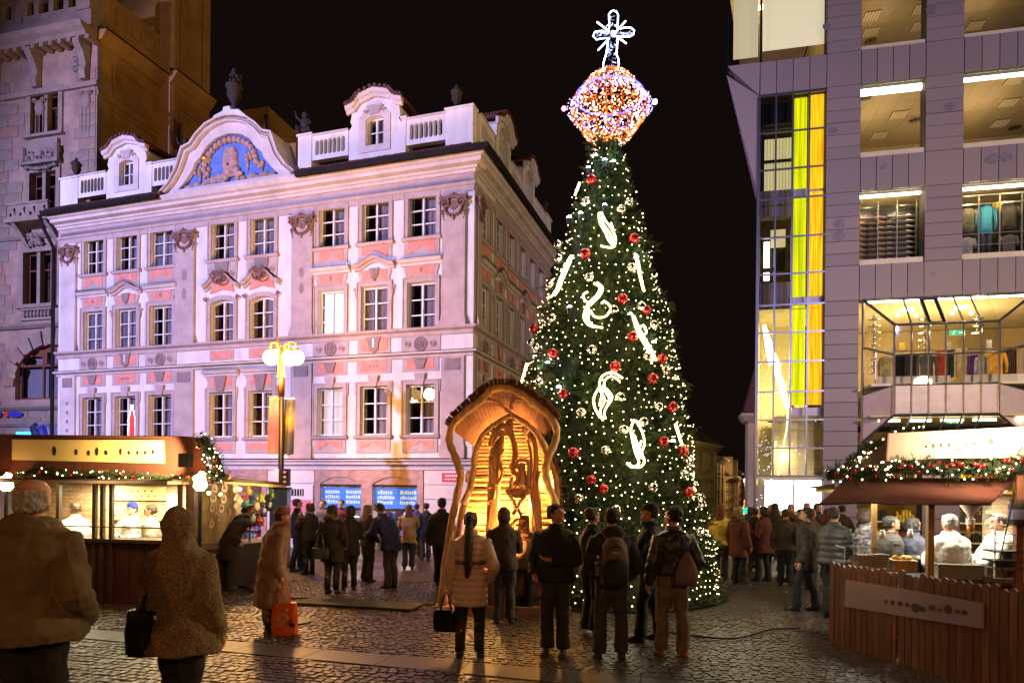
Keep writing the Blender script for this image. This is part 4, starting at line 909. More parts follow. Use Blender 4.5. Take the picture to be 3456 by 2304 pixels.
for a, b in wcols:
    for z0, z1, hgt in ((13.83, 16.5, .2 if a < 2 else .09), (9.92, 12.6, .07)):
        G('light_strip', MB().box(a+.02, b-.02, .28, .36, z1-hgt-.06, z1-.04), TUBE); G('window_ledge', MB().box(a+.01, b-.01, .05, .3, z0+.01, z0+.2), BEIGE)
    G('window_ledge', MB().box(a+.01, b-.01, .05, .3, 17.74, 17.9), BEIGE)
    for z0, z1 in ((9.92, 12.6), (13.83, 16.5), (17.73, 20.3)): G('pane', MB().box(a+.01, b-.01, .1, .12, z0+.01, z1-.01), GLASS)
GRILL = mat('louvre_light', (.25, .2, .13), .4, metal=.5, var=.1); 
louv = MB(); louv.box(0, .6, 0, .6, .0, .015, 0)
for k in range(5): louv.box(.03+.115*k, .11+.115*k, .03, .57, -.02, 0, 1)
lm = mesh_of('louvre_light', louv, [GRILL, emis('dim_louvre', (1, .75, .4), .12)]); 
vent = MB(); vent.lathe(0, 0, [(.06, -.02), (.06, 0)], 10)
for k in range(14): a = 2*PI*k/14; vent.tube([(.1*math.cos(a), .1*math.sin(a), -.012), (.24*math.cos(a), .24*math.sin(a), -.012)], .012, 4)
vm = mesh_of('ceiling_vent', vent, BLACKM)
def ceilpos(x, y, zc): 
    rx, rz = ray(x, y); Y = (zc-CZ)/rz; return RF.Mi @ Vector((rx*Y, Y, zc))
for (x, y, zc) in ((3034, 386, 16.62), (2968, 456, 16.62), (3427, 268, 16.62), (3405, 345, 16.62), (3376, 415, 16.62), (2942, 53, 20.45), (2940, 108, 20.45), (3112, 30, 20.45), (3105, 87, 20.45), (3292, 86, 20.45)):
    p = ceilpos(x, y, zc); obj('louvre_light', lm, None, RF.M @ T(p.x-.3, p.y-.3, zc-.02), rb)
for (x, y, zc) in ((3090, 403, 16.62), (2922, 328, 16.62), (3425, 430, 16.62), (2938, 136, 20.45)):
    p = ceilpos(x, y, zc); obj('ceiling_vent', vm, None, RF.M @ T(p.x, p.y, zc-.01), rb)
for (u, z, e, c) in ((2.1, 15.0, 140, YEL), (5.6, 15.0, 160, YEL), (2.1, 18.9, 75, YEL), (5.6, 18.7, 85, YEL), (3.4, 7.3, 260, YEL), (5.6, 7.3, 200, YEL)):
    p = RF.M @ Vector((u, 2.2, z)); lamp('POINT', 'room_fill', p, c, e, .3)  # unseen points added at mid-room height to brighten the ceilings
for u in (1.5, 2.7, 4.9, 6.1): lamp('POINT', 'display_light', RF.M @ Vector((u, .2, 12.2)), YEL, 55, .05)
# desks, plants and chairs just inside the upper windows
t = thing('potted_plant', RF.M @ T(2.55, .6, 14.05), 'two small white pots with a green plant on the desk in the lit upper window', 'plant')
obj('pot', MB().lathe(-.1, 0, [(.06, 0), (.08, .14)], 10).lathe(.12, 0, [(.06, 0), (.08, .14)], 10), MC['white_enamel'], None, t)
m = MB(); [m.tube([(-.1+random.uniform(-.02, .02), 0, .14), (-.1+random.uniform(-.12, .12), 0, .22+random.uniform(0, .12))], [.012, .003], 4) for k in range(14)]; obj('leaves', m, mat('houseplant_green', (.12, .25, .05), .6, var=.2), None, t)
t = thing('desk', RF.M @ T(1.95, .5, 13.5), 'light wood desk seen over the ledge of the lit upper window', 'desk')
obj('desktop', MB().box(0, 1.15, 0, .7, .48, .53), mat('light_wood', (.5, .3, .12), .5, var=.1), None, t); obj('frame', MB().box(.05, 1.1, .1, .6, 0, .48), mat('grey_desk_frame', (.3, .28, .22), .5, var=.1), None, t)
for (u, z, c_, l_) in ((1.5, 14.0, (.02, .02, .03), 'black office chair back in the upper left window'), (1.75, 17.85, (.02, .03, .12), 'blue office chair back in the top window'), (4.62, 17.8, (.6, .02, .01), 'red chair back at the left of the top right window'), (6.5, 17.9, (.62, .02, .01), 'red chair back at the right edge of the top right window')):
    m = MB(); m.loft([[(-.2, 0, 0), (.2, 0, 0), (.2, .06, 0), (-.2, .06, 0)], [(-.22, .02, .15), (.22, .02, .15), (.22, .08, .15), (-.22, .08, .15)], [(-.16, .04, .32), (.16, .04, .32), (.16, .09, .32), (-.16, .09, .32)]])
    o = obj('office_chair', m, mat('chair_'+l_[:4].strip(), c_, .6, var=.1), RF.M @ T(u, .6, z-.02)); props(o, l_, 'chair')
# shoe wall in the left shop window
sb = thing('shoe_rack', RF.M @ T(1.1, .5, 10.15), 'black wall rack with rows of shoes in the lit shop window', 'rack')
m = MB(); m.box(0, 2.05, .35, .38, -.2, 2.05); m.box(0, 2.05, -.01, .02, 2.0, 2.05)
obj('back_panel', m, mat('rack_black', (.015, .014, .01), .4, var=.1), None, sb)
for x in (.05, .69, 1.33, 1.97): obj('upright', MB().box(x, x+.035, -.03, 0, -.2, 2.2), mat('rack_upright', (.3, .28, .2), .4, metal=.5, var=.1), None, sb)
shelf = mesh_of('shelf', MB().box(0, .3, 0, .22, 0, .012), mat('clear_shelf', (.5, .48, .4), .2, var=0))
for r in range(10):
    for c in range(6): obj('shelf', shelf, None, sb.matrix_basis @ T(.09+.32*c, .08, -.08+.195*r), sb)
def shoe_mesh(m_, hi=False):
    mb = MB(); rings = []
    for x, w_, h in ((0, .03, .05 if not hi else .13), (.03, .042, .07 if not hi else .15), (.08, .045, .075 if not hi else .12), (.15, .045, .05), (.21, .04, .035), (.25, .02, .022)):
        rings.append([(x, w_*math.cos(2*PI*k/8), .014+h*max(0, .5+.5*math.sin(2*PI*k/8))) for k in range(8)])
    mb.loft(rings, 0); mb.box(-.005, .25, -.04, .04, 0, .014, 1); return mesh_of('shoe', mb, [m_, MC['white_enamel']], True)
SHM = [mat('shoe_%s' % n_, c_, .5, var=.15) for n_, c_ in (('tan', (.5, .25, .1)), ('brown', (.12, .05, .02)), ('salmon', (.7, .2, .12)), ('grey', (.3, .28, .24)), ('black', (.02, .02, .02)), ('white', (.55, .5, .42)))]
shm = [shoe_mesh(m_, k < 2) for k, m_ in enumerate(SHM)]
colnames = ['tan', 'dark brown', 'salmon', 'grey', 'black', 'white']; rown = ['bottom', 'second', 'third', 'fourth', 'fifth', 'sixth', 'seventh', 'eighth', 'ninth', 'top']
for r in range(10):
    for c in range(6):
        o = obj('shoe', shm[c], None, RF.M @ T(1.1+.11+.32*c, .5+.17, 10.15-.066+.195*r) @ RZ(.25 if c % 2 else .1)); props(o, '%s shoe on the %s shelf of the shoe rack in the shop window' % (colnames[c], rown[r]), 'shoe', 'shoes on the rack in the shop window')
# clothes in the right shop window
def garment(u, y, z, w_, h, m_, label, kind='shirt', arms=True, F=RF):
    M = F.M @ T(u, y, z); mb = MB(); rings = []
    if kind == 'shirt':
        for q, ww in ((0, .9), (.2, .86), (.5, .84), (.8, .95), (.93, 1.0), (.98, .6), (1.0, .3)):
            rings.append([(w_/2*ww*math.cos(2*PI*k/14), .09*math.sin(2*PI*k/14)+.015*math.sin(k*2.3+q*3), h*q) for k in range(14)])
        mb.loft(rings)
        if arms:
            for s in (-1, 1): mb.tube([(s*w_*.44, 0, h*.93), (s*w_*.58, 0, h*.7), (s*w_*.62, -.02, h*.45)]+([(s*w_*.6, -.02, h*.12)] if arms == 2 else []), [.07, .065, .055]+([.045] if arms == 2 else []), 8, flat=.8)
    elif kind == 'trousers':
        for s in (-1, 1): mb.loft([[(s*w_*.24+w_*.22*q*math.cos(2*PI*k/10), .08*math.sin(2*PI*k/10), zz) for k in range(10)] for zz, q in ((0, .8), (h*.5, .9), (h, 1.1))])
    else:
        n = 24; mb.add([(w_*(i/n-.5), .05*math.sin(i*1.5), zz) for i in range(n+1) for zz in (0, h)], [(2*i, 2*i+2, 2*i+3, 2*i+1) for i in range(n)]); mb.add([(w_*(i/n-.5), .12+.05*math.sin(i*1.5+1), zz) for i in range(n+1) for zz in (0, h)], [(2*i+1, 2*i+3, 2*i+2, 2*i) for i in range(n)])
    o = obj('garment', mb, m_, M, None, True); props(o, label, 'garment'); return o
def striped(name, c1, c2, sc):
    m, t, n, l, b = nt(name); tc = n.new('ShaderNodeTexCoord'); wv = n.new('ShaderNodeTexWave'); wv.bands_direction = 'Z'; wv.inputs['Scale'].default_value = sc; wv.inputs['Distortion'].default_value = .4
    cr = n.new('ShaderNodeValToRGB'); cr.color_ramp.elements[0].color = (*c1, 1); cr.color_ramp.elements[1].color = (*c2, 1); cr.color_ramp.elements[0].position = .4; cr.color_ramp.elements[1].position = .6
    l.new(tc.outputs['Object'], wv.inputs[0]); l.new(wv.outputs[0], cr.inputs[0]); l.new(cr.outputs[0], b.inputs['Base Color']); b.inputs['Roughness'].default_value = .8; return m
CL = lambda n_, c_: mat('cloth_'+n_, c_, .85, var=.25, scale=5, bump=.4, bscale=12)
m = MB()
for x in (4.44, 5.1, 5.76, 6.45): m.box(x, x+.04, .5, .54, 9.95, 12.35)
m.box(4.42, 6.6, .48, .52, 12.3, 12.35); m.box(4.42, 6.6, .5, .53, 12.0, 12.04)
for z in (10.95, 10.55, 10.2): m.box(4.42, 6.6, .5, .52, z, z+.02)
o = obj('display_rail', m, MC['rack_upright'], RF.M); props(o, 'metal rail frame carrying clothes in the right shop window', 'rail')
garment(4.83, .7, 11.1, .5, .85, CL('olive', (.16, .14, .08)), 'olive t-shirt hanging at the left of the right shop window')
garment(5.42, .7, 11.0, .5, 1.0, striped('cloth_teal_stripe', (.02, .25, .38), (.1, .5, .6), 9), 'turquoise striped sweater hanging in the right shop window', arms=2)
garment(6.15, .7, 11.1, .55, .95, CL('black_olive', (.06, .05, .035)), 'dark t-shirt hanging at the right of the shop window')
garment(4.8, .7, 10.15, .5, .75, CL('silver', (.35, .34, .33)), 'silver grey top on the lower rail of the shop window')
garment(5.42, .7, 10.1, .42, .9, CL('denim', (.03, .04, .07)), 'dark jeans below the turquoise sweater in the shop window', 'trousers')
garment(6.15, .7, 10.15, .5, .75, CL('smoke', (.12, .11, .09)), 'smoky grey top at the lower right of the shop window')
garment(5.9, .9, 11.9, .25, .3, CL('yellow', (.8, .55, .02)), 'small yellow sign hanging above the turquoise sweater', 'sheet')

# ---------------- oriel window
D = .9
A = [(1.2, 3.47), (6.65, 3.47), (6.65, 8.63), (1.2, 8.63)]
f0 = RF.hit(3017, 1405, -D); f1 = RF.hit(3370, 1390, -D); f2 = RF.hit(3370, 1080, -D); f3 = RF.hit(3017, 1099, -D)
bx0, bx1 = f0[0], f1[0]; bz0, bz1 = (f0[1]+f1[1])/2, (f2[1]+f3[1])/2
FR = [(bx0, bz0), (bx1, bz0), (bx1, bz1), (bx0, bz1)]
def V3(p, y): return Vector((p[0], y, p[1]))
bars = MB()
def bar(a, b, r=.035): bars.tube([a, b], r, 4)
for k in range(4): bar(V3(A[k], -.02), V3(FR[k], -D), .05); bar(V3(FR[k], -D), V3(FR[(k+1) % 4], -D), .045); bar(V3(A[k], -.02), V3(A[(k+1) % 4], -.02), .05)
fx = [bx0+(bx1-bx0)*k/6 for k in range(7)]; fz = [bz0+(bz1-bz0)*k/3 for k in range(4)]
for x in fx[1:-1]: bar((x, -D, bz0), (x, -D, bz1)); bar((x, -D, bz1), (x, -.02, 8.63)); bar((x, -D, bz0), (x, -.02, 3.47))
for z in fz[1:-1]: bar((bx0, -D, z), (bx1, -D, z)); bar((bx0, -D, z), (1.2, -.02, 3.47+(8.63-3.47)*(z-bz0)/(bz1-bz0))); bar((bx1, -D, z), (6.65, -.02, 3.47+(8.63-3.47)*(z-bz0)/(bz1-bz0)))
G('oriel_frame', bars, ALU)
SPAN = mat('white_spandrel_glass', (.6, .5, .44), .45, var=.06)
for i in range(6):
    for j in range(3): G('pane', MB().box(fx[i]+.03, fx[i+1]-.03, -D+.0, -D+.012, fz[j]+.03, fz[j+1]-.03), SPAN if j == 0 else GLASS)
def quad(ps, m_, name='pane'): G(name, MB().add(ps, [(0,1,2,3)]), m_)
for i in range(6):
    quad([(fx[i], -D, bz1), (fx[i+1], -D, bz1), (fx[i+1], -.02, 8.63), (fx[i], -.02, 8.63)], GLASS); quad([(fx[i], -D, bz0), (fx[i], -.02, 3.47), (fx[i+1], -.02, 3.47), (fx[i+1], -D, bz0)], GLASS)
sz = [3.47+(8.63-3.47)*k/3 for k in range(4)]
for j in range(3):
    quad([(1.2, -.02, sz[j]), (bx0, -D, fz[j]), (bx0, -D, fz[j+1]), (1.2, -.02, sz[j+1])], SPAN if j == 0 else GLASS); quad([(bx1, -D, fz[j]), (6.65, -.02, sz[j]), (6.65, -.02, sz[j+1]), (bx1, -D, fz[j+1])], SPAN if j == 0 else GLASS)
G('vent_frame', MB().prism([(fx[3]-.42, 0), (fx[3]+.02, 0), (fx[3]+.02, 1), (fx[3]-.42, 1)], 0, .01).box(0,0,0,0,0,0) if False else MB().tube([(fx[2]+.06, -D+.05, bz1+.06), (fx[3]-.06, -D+.05, bz1+.06), (fx[3]-.06, -.06, 8.55), (fx[2]+.06, -.06, 8.55)], .05, 4, True), BLACKM)
for i in range(8): 
    a_, b_ = (1.3+.67*i, 1.9+.67*i); G('light_strip', MB().box(a_, b_, .1, .16, 8.55, 8.66), TUBE)
G('floor_slab', MB().box(1.25, 6.6, -D+.05, 6, bz0+1.02, bz0+1.1), BEIGE); G('ceiling', MB().box(1.25, 6.6, -D+.1, 6, bz0-.05, bz0), CEILY)
for i in range(5): G('light_strip', MB().box(1.6+i, 2.3+i, -.5, -.42, bz0-.2, bz0-.12), TUBE)
m = MB()
for k in range(7): m.box(1.3, 6.6, .2+.45*k, .3+.45*k, bz0-.3, bz0-.22)
G('ceiling_slat', m, BLACKM, kind='stuff')
chrome = mat('chrome', (.75, .7, .6), .08, metal=1, var=0)
def pendant(u, y, ztop, n, label):
    M = RF.M @ T(u, y, ztop); m = MB(); m.tube([(0, 0, 0), (0, 0, -.25*n)], .015, 5)
    for k in range(n): m.ball((0, 0, -.12-.25*k), .06, 8, 6, sc=(1, 1, 1.3)); m.lathe(0, 0, [(.01, -.2-.25*k), (.2, -.22-.25*k), (.2, -.24-.25*k), (.01, -.25-.25*k)], 14)
    o = obj('chandelier', m, chrome, M, None, True); props(o, label, 'chandelier')
pendant(1.75, .6, 8.3, 9, 'tall chrome disc chandelier at the left end of the oriel window'); pendant(3.55, .9, 8.3, 6, 'chrome disc chandelier in the middle of the oriel window'); pendant(5.4, 1.2, 8.3, 3, 'short chrome disc chandelier at the right of the oriel window')
for u, l_ in ((2.9, 'left spotlight bar under the oriel ceiling'), (4.7, 'right spotlight bar under the oriel ceiling')):
    t = thing('spotlight', RF.M @ T(u, .8, 8.35), l_, 'lamp'); obj('bar', MB().box(-.25, .25, -.03, .03, 0, .12), TUBE, None, t); obj('head', MB().ball((-.3, 0, -.12), .07, 8, 5).ball((.32, 0, -.16), .07, 8, 5), emis('spot_head', (1, .9, .7), 12), None, t)
zt = bz0+1.1
for (u, w_, h, nm, c_, k_, l_) in ((1.95, .4, .85, 'tweed', (.4, .34, .1), 'shirt', 'yellow tweed jacket at the left of the oriel rail'), (2.35, .3, .9, 'black', (.02, .02, .02), 'sheet', 'black coats hanging next to the tweed jacket'), (2.75, .5, .85, 'darkgrey', (.05, .045, .035), 'sheet', 'dark grey row of coats on the oriel rail'), (3.25, .5, .85, 'shiny', (.12, .11, .09), 'shirt', 'shiny black padded jacket on the oriel rail'), (3.75, .35, 1.0, 'rust', (.55, .1, .03), 'sheet', 'rust red dress hanging in the oriel window'), (4.02, .15, 1.0, 'bottle', (.02, .12, .08), 'sheet', 'dark green garment beside the rust red dress'), (4.35, .42, 1.05, 'cream', (.6, .45, .22), 'trousers', 'cream trousers hanging in the oriel window'), (4.72, .25, .8, 'purple', (.15, .06, .3), 'sheet', 'purple top hanging in the oriel window'), (4.95, .3, .75, 'ash', (.45, .42, .36), 'shirt', 'pale grey top hanging in the oriel window'), (5.4, .55, .9, 'orange', (.75, .38, .02), 'shirt', 'bright orange sweatshirt at the right of the oriel rail'), (5.85, .35, .95, 'umber', (.07, .04, .02), 'sheet', 'dark brown coat right of the orange sweatshirt')):
    garment(u, -.15, zt+.28, w_, h*.95, CL(nm, c_), l_, k_, arms=2)
m = MB(); m.tube([(1.6, -.1, zt+1.26), (6.3, -.1, zt+1.26)], .02, 6); m.tube([(1.6, -.1, zt), (1.6, -.1, zt+1.26)], .02, 6); m.tube([(6.3, -.1, zt), (6.3, -.1, zt+1.26)], .02, 6); o = obj('clothes_rail', m, ALU, RF.M); props(o, 'long metal clothes rail behind the oriel glass', 'rail')
for a_, b_, l_ in ((1.6, 3.9, 'left cream display board at the foot of the oriel'), (4.3, 6.4, 'right cream display board at the foot of the oriel')): o = obj('display_board', MB().box(a_, b_, -.45, -.4, zt+.02, zt+.3), MC['window_ledge_beige'], RF.M); props(o, l_, 'board')
GREEN = emis('exit_sign_green', (.05, .45, .18), 1.2); WHT = emis('exit_sign_white', (.9, 1, .9), 1.2)
for (x, y, d, l_) in ((3231, 1122, 1.5, 'green emergency exit sign hanging in the oriel showroom'), (3222, 1425, .3, 'green emergency exit sign with arrow under the oriel')):
    u, z = RF.hit(x, y, d); t = thing('exit_sign', RF.M @ T(u, d, z), l_, 'sign'); obj('plate', MB().box(-.26, .26, 0, .03, -.1, .1), GREEN, None, t); obj('symbol', MB().box(.05, .2, -.01, 0, -.015, .015).prism([(.2, -.06), (.25, 0), (.2, .06)], -.01, 0).tube([(-.15, -.01, -.07), (-.12, -.01, 0), (-.1, -.01, .05)], .018, 5).ball((-.09, -.01, .075), .02, 6, 4), WHT, None, t)
for (x, y, c_, l_) in ((3045, 1168, (.8, .6, .02), 'yellow price card above the clothes rail'), (3200, 1167, (.6, .5, .4), 'pale price card in the middle of the rail'), (3338, 1160, (.6, .52, .4), 'pale price card right of the exit sign')):
    u, z = RF.hit(x, y, -.2); o = obj('price_card', MB().box(u-.09, u+.09, -.2, -.19, z-.14, z+.14), mat('card_%d' % x, c_, .6, var=.05), RF.M); props(o, l_, 'sign')
# ---------------- glazed stair corner
gx = [-2.42, -1.84, -1.26, -.68, -.1]; gz_ = [-.6, .85, 2.24, 3.27, 4.32, 5.37, 6.49, 7.57, 8.6, 9.75, 11.12, 12.55, 13.65, 15.04, 16.42]
bars = MB()
for x in gx[:-1]: bars.box(x-.03, x+.03, -.03, .05, 2.24, 16.42)
for z in gz_[2:]: bars.box(-2.45, -.1, -.045, .0, z-.03, z+.03)
bars.box(-2.5, -2.42, -.05, .1, -.6, 16.42)
G('curtain_wall_frame', bars, ALU)
for i in range(4):
    for j in range(2, 14): G('pane', MB().box(gx[i]+.03, gx[i+1]-.03, .0, .012, gz_[j]+.03, gz_[j+1]-.03), GLASS)
GL2 = Frame(*(RF.M @ Vector((-2.46, 0, 0))).to_2d(), 0.298, 0.9545)   # glazed flank along the side street
bars = MB()
for z in gz_[2:]: bars.box(-3.6, 0, -.03, .03, z-.03, z+.03)
# recessed slabs, rooms, coloured lit curtains
def lit_mat(name, c1, c2, st, sc):
    m, t, n, l, b = nt(name); tc = n.new('ShaderNodeTexCoord'); mp = n.new('ShaderNodeMapping'); mp.inputs['Scale'].default_value = (1, 1, .03); ns = n.new('ShaderNodeTexNoise'); ns.inputs['Scale'].default_value = sc
    cr = n.new('ShaderNodeValToRGB'); cr.color_ramp.elements[0].color = (*c1, 1); cr.color_ramp.elements[1].color = (*c2, 1); cr.color_ramp.elements[0].position = .35; cr.color_ramp.elements[1].position = .65
    l.new(tc.outputs['Object'], mp.inputs[0]); l.new(mp.outputs[0], ns.inputs[0]); l.new(ns.outputs[0], cr.inputs[0]); l.new(cr.outputs[0], b.inputs['Emission Color']); l.new(cr.outputs[0], b.inputs['Base Color']); b.inputs['Emission Strength'].default_value = st; return m
YC = lit_mat('lit_yellow_green_fabric', (.45, .6, .0), (.9, .85, .0), 1.0, 14); OC = lit_mat('lit_orange_fabric', (.8, .3, .0), (.95, .75, .02), 1.0, 22)
def ribbed(x0, x1, z0, z1, n, y=.5):
    m = MB(); vs = []
    for i in range(n*4+1): x = x0+(x1-x0)*i/(n*4); yy = y-.05*abs(math.sin(PI*i/4)); vs += [(x, yy, z0), (x, yy, z1)]
    return m.add(vs, [(2*i, 2*i+2, 2*i+3, 2*i+1) for i in range(n*4)])
for z0, z1 in ((12.95, 16.4), (8.95, 12.75), (4.9, 8.6)):
    G('yellow_glow_curtain', ribbed(-1.14, -.68, z0, z1+.1, 3, .4), YC); G('orange_glow_curtain', ribbed(-.62, -.11, z0, z1+.1, 7, .3), OC)  # translucent curtains; the lamplight behind them is put in as emission
WHM = mat('white_beam', (.6, .58, .6), .4, metal=.3, var=.05)
for z in (12.75, 8.7, 4.55): G('beam', MB().box(-1.15, -.12, .3, .36, z-.05, z+.25), WHM)
SLM = mat('grey_slab_edge', (.2, .17, .17), .7, var=.1)
for z0, z1 in ((12.1, 13.1), (8.6, 9.6)): G('slab_edge', MB().box(-2.3, -1.2, .5, .9, z0, z1), SLM)
G('slab_edge', MB().box(-2.3, -1.12, .45, .6, 15.6, 16.4), BLACKM)
LB = emis('lit_vertical_blind', (.8, .72, .35), .75); 
m = MB()
for k in range(9): m.box(-2.08+.115*k, -1.98+.115*k, 1.2, 1.21, 13.2, 15.4)
G('vertical_blind', m, LB); G('door_frame', MB().box(-2.2, -2.1, 1.0, 1.1, 13.1, 15.6).box(-1.1, -1.04, 1.0, 1.1, 13.1, 15.6).box(-2.2, -1.04, 1.0, 1.08, 14.4, 14.5), BLACKM)
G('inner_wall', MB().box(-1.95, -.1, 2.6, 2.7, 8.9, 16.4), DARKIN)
G('light_panel', MB().box(-2.05, -1.85, 1.2, 1.25, 10.4, 11.4).box(-2.05, -1.85, 1.2, 1.25, 9.9, 10.2), emis('bright_panel', (1, .95, .75), 8))
G('lit_wall', MB().box(-1.75, -1.2, 1.6, 1.65, 11.3, 12.0), emis('lit_cream_wall', (.8, .7, .35), .7))
m = MB(); [m.box(-1.75+.06*k, -1.72+.06*k, 1.3, 1.5, 10.3, 11.1+.05*math.sin(k)) for k in range(9)]; G('hanging_clothes', m, CL('black', (.02, .02, .02)), kind='stuff')
# bright lower atrium: cream walls, slatted panel, hanging zigzag lamps
CREAM = mat('cream_atrium_wall', (.72, .62, .3), .6, var=.05)
G('atrium_wall', MB().box(-1.85, -.1, 3.4, 3.5, 1.9, 8.6), CREAM); G('atrium_ceiling', MB().add([(-2.38, .2, 8.5), (-.1, .2, 8.5), (-.1, 3.4, 8.5), (-1.85, 3.4, 8.5)], [(0,3,2,1)]), CREAM)
G('flank_wall', MB().add([(-2.43, .05, 1.9), (-1.8, 3.5, 1.9), (-1.8, 3.5, 8.6), (-2.43, .05, 8.6)], [(0,1,2,3)]), CREAM)
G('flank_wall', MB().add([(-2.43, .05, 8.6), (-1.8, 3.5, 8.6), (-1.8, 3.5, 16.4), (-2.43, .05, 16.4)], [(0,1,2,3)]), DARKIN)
for k in range(14): G('plank', MB().box(-1.7, -.15, 1.2, 1.25, 2.2+.165*k, 2.2+.165*k+.155), mat('slatted_cream_board', (.62, .54, .28), .5, var=.06))
G('floor_slab', MB().box(-1.6, -.12, .9, 3, 4.5, 4.56), BEIGE)
for (p, q) in (((-2.0, 8.2), (-1.75, 6.6)), ((-1.85, 7.5), (-1.35, 5.9)), ((-1.6, 6.6), (-1.12, 4.9))): G('hanging_lamp', MB().tube([(p[0], 1.4, p[1]), ((p[0]+q[0])/2+.05, 1.35, (p[1]+q[1])/2), (q[0], 1.4, q[1])], [.06, .14, .05], 6), emis('atrium_lamp', (1, .9, .55), 10))
m = MB(); m.tube([(-1.5, 1.0, 2.2), (-1.2, .9, 4.1), (-1.15, .9, 5.2)], .035, 5); m.tube([(-1.75, .9, 2.1), (-1.6, .9, 3.6)], .03, 5); G('lamp_pole', m, emis('pole_glow', (1, .85, .4), 2.5))
lamp('POINT', 'atrium_light', RF.M @ Vector((-1.3, 1.6, 5.2)), YEL, 260, .3); lamp('POINT', 'atrium_light', RF.M @ Vector((-1.3, 1.0, 3.0)), YEL, 60, .3)
t = thing('mannequin', RF.M @ T(-1.0, 1.2, 4.56), 'mannequin in black and red on the mezzanine behind the corner glass', 'mannequin')
obj('torso', MB().lathe(0, 0, [(.12, 0), (.1, .3), (.14, .6), (.16, .85), (.05, .95)], 10), MC['cloth_black'], None, t); obj('jacket', MB().box(-.05, .07, -.16, -.1, .1, .8), mat('red_jacket', (.6, .02, .01), .6, var=.1), None, t)
G('sign_frame', MB().box(-2.42, -.1, -.02, .3, 2.12, 2.24).box(-2.42, -.1, -.02, .3, .84, .93).box(-.55, -.48 if False else -.5, -.0, .02, .9, 2.1), MC['window_ledge_beige'])
SGN = emis('white_lightbox', (1, .96, .8), 5)
for a, b in ((-2.1, -1.13), (-1.06, -.14)): G('lightbox', MB().box(a, b, .0, .06, .96, 2.08), SGN)
G('shop_door', MB().box(-2.4, -.12, .1, .12, -.6, .84), glassmat('door_glass', .1, (.8, .7, .5))); G('entrance_wall', MB().box(-2.4, -.1, 1.5, 1.6, -.6, .84), CREAM)
fl = MB()
for _ in range(110): fl.ball((random.uniform(-2.4, -1.9 if random.random() < .7 else -.3), -.0+.06, random.uniform(1.0, 7.2) if random.random() < .8 else random.uniform(2.3, 3.6)), .012, 5, 3)
G('fairy_light', fl, emis('fairy_bulb', (.9, .93, 1), 6, False), kind='stuff')
# top corner room: band, glazing, soffit wedge
for k, (a, b) in enumerate(((-2.42, -1.84), (-1.84, -1.26), (-1.26, -.68), (-.68, -.1))): gpanel(a, b, 16.5, 17.73)
G('granite_wedge_panel', MB().prism([(-3.56, 17.68), (-2.45, 16.5), (-2.43, 17.73), (-3.58, 17.73)], -.03, .3), GRAN[1])
w1, w2, w3, w4 = (-3.58, .1, 17.4), (-2.46, -.0, 16.48), (-2.46, -.0, 12.8), (-3.58, .1, 17.7)
bk = (-2.9, 3.0, 13.5)
G('soffit_panel', MB().add([(-3.62, .0, 17.4), (-2.45, .0, 16.48), (-2.45, .02, 12.75), (-2.47, .4, 12.75), (-3.5, .4, 17.4)], [(0,2,1),(0,4,3,2)]), GRAN[1])
G('granite_core', MB().box(-2.44, -.12, .0, .4, 16.45, 17.7), GRD)
G('corner_post', MB().box(-3.62, -3.55, -.02, .06, 17.4, 22).box(-2.44, -2.36, -.02, .06, 17.73, 22), BLACKM)
G('pane', MB().box(-3.54, -2.45, .0, .02, 17.74, 21), GLASS); G('pane', MB().box(-2.35, -.12, .0, .02, 17.74, 21), GLASS)
RBL = mat('translucent_roller_blind', (.85, .78, .6), .8, var=.03); G('roller_blind', MB().add([(-2.3, .35, 18.35), (-.12, .35, 18.35), (-.12, .35, 21), (-2.3, .35, 21)], [(0,1,2,3)]), emis('backlit_blind', (.92, .82, .52), .85)); G('roller_blind', MB().add([(-3.35, .4, 18.2), (-2.45, .4, 18.2), (-2.45, .4, 21), (-3.35, .4, 21)], [(0,1,2,3)]), emis('backlit_blind_dim', (.75, .66, .38), .75))
G('ceiling', MB().add([(-3.5, .4, 20.6), (0, .4, 20.6), (0, 5, 20.6), (-2.6, 5, 20.6)], [(0,3,2,1)]), CEIL); G('inner_wall', MB().box(-2.6, 0, 5, 5.1, 17.7, 20.7), INW); G('floor_slab', MB().add([(-3.5, .3, 17.7), (0, .3, 17.7), (0, 5, 17.7), (-2.6, 5, 17.7)], [(0,1,2,3)]), GRD)
lamp('POINT', 'corner_room_lamp', RF.M @ Vector((-2.2, 1.6, 19.6)), YEL, 60, .3)
G('lamp_tube', MB().tube([(-3.2, .7, 20.2), (-1.0, .7, 20.4)], .09, 6), emis('corner_lamp', (1, .85, .5), 14)); G('lamp_tube', MB().tube([(-3.0, .5, 19.0), (-2.8, .5, 18.3)], .04, 6), MC['corner_lamp'])
# ground floor shop behind the stall
G('shop_back_wall', MB().box(1.1, 9.3, 2.5, 2.6, -.8, 3.3), mat('yellow_shop_wall', (.62, .45, .12), .7, var=.25, scale=3))
for k in range(9):
    for j in range(4):
        mb = MB(); [mb.box(1.2+k*.88+.11*q, 1.28+k*.88+.11*q, 1.9, 2.1, -.2+.75*j, -.2+.75*j+random.uniform(.25, .5)) for q in range(6)]
        G('goods', mb, [CL('black', 0), CL('rust', 0), CL('umber', 0), CL('yellow', 0), CL('darkgrey', 0)][(k*3+j*2) % 5], kind='stuff')
for j in range(4): G('shelf', MB().box(1.1, 9.2, 1.8, 2.3, -.25+.75*j, -.2+.75*j), BEIGE)
lamp('AREA', 'ground_floor_light', RF.M @ Vector((4.2, .6, 3.0)), YEL, 160, 2.0, aim=RF.M @ Vector((4.2, 2.0, .5)))

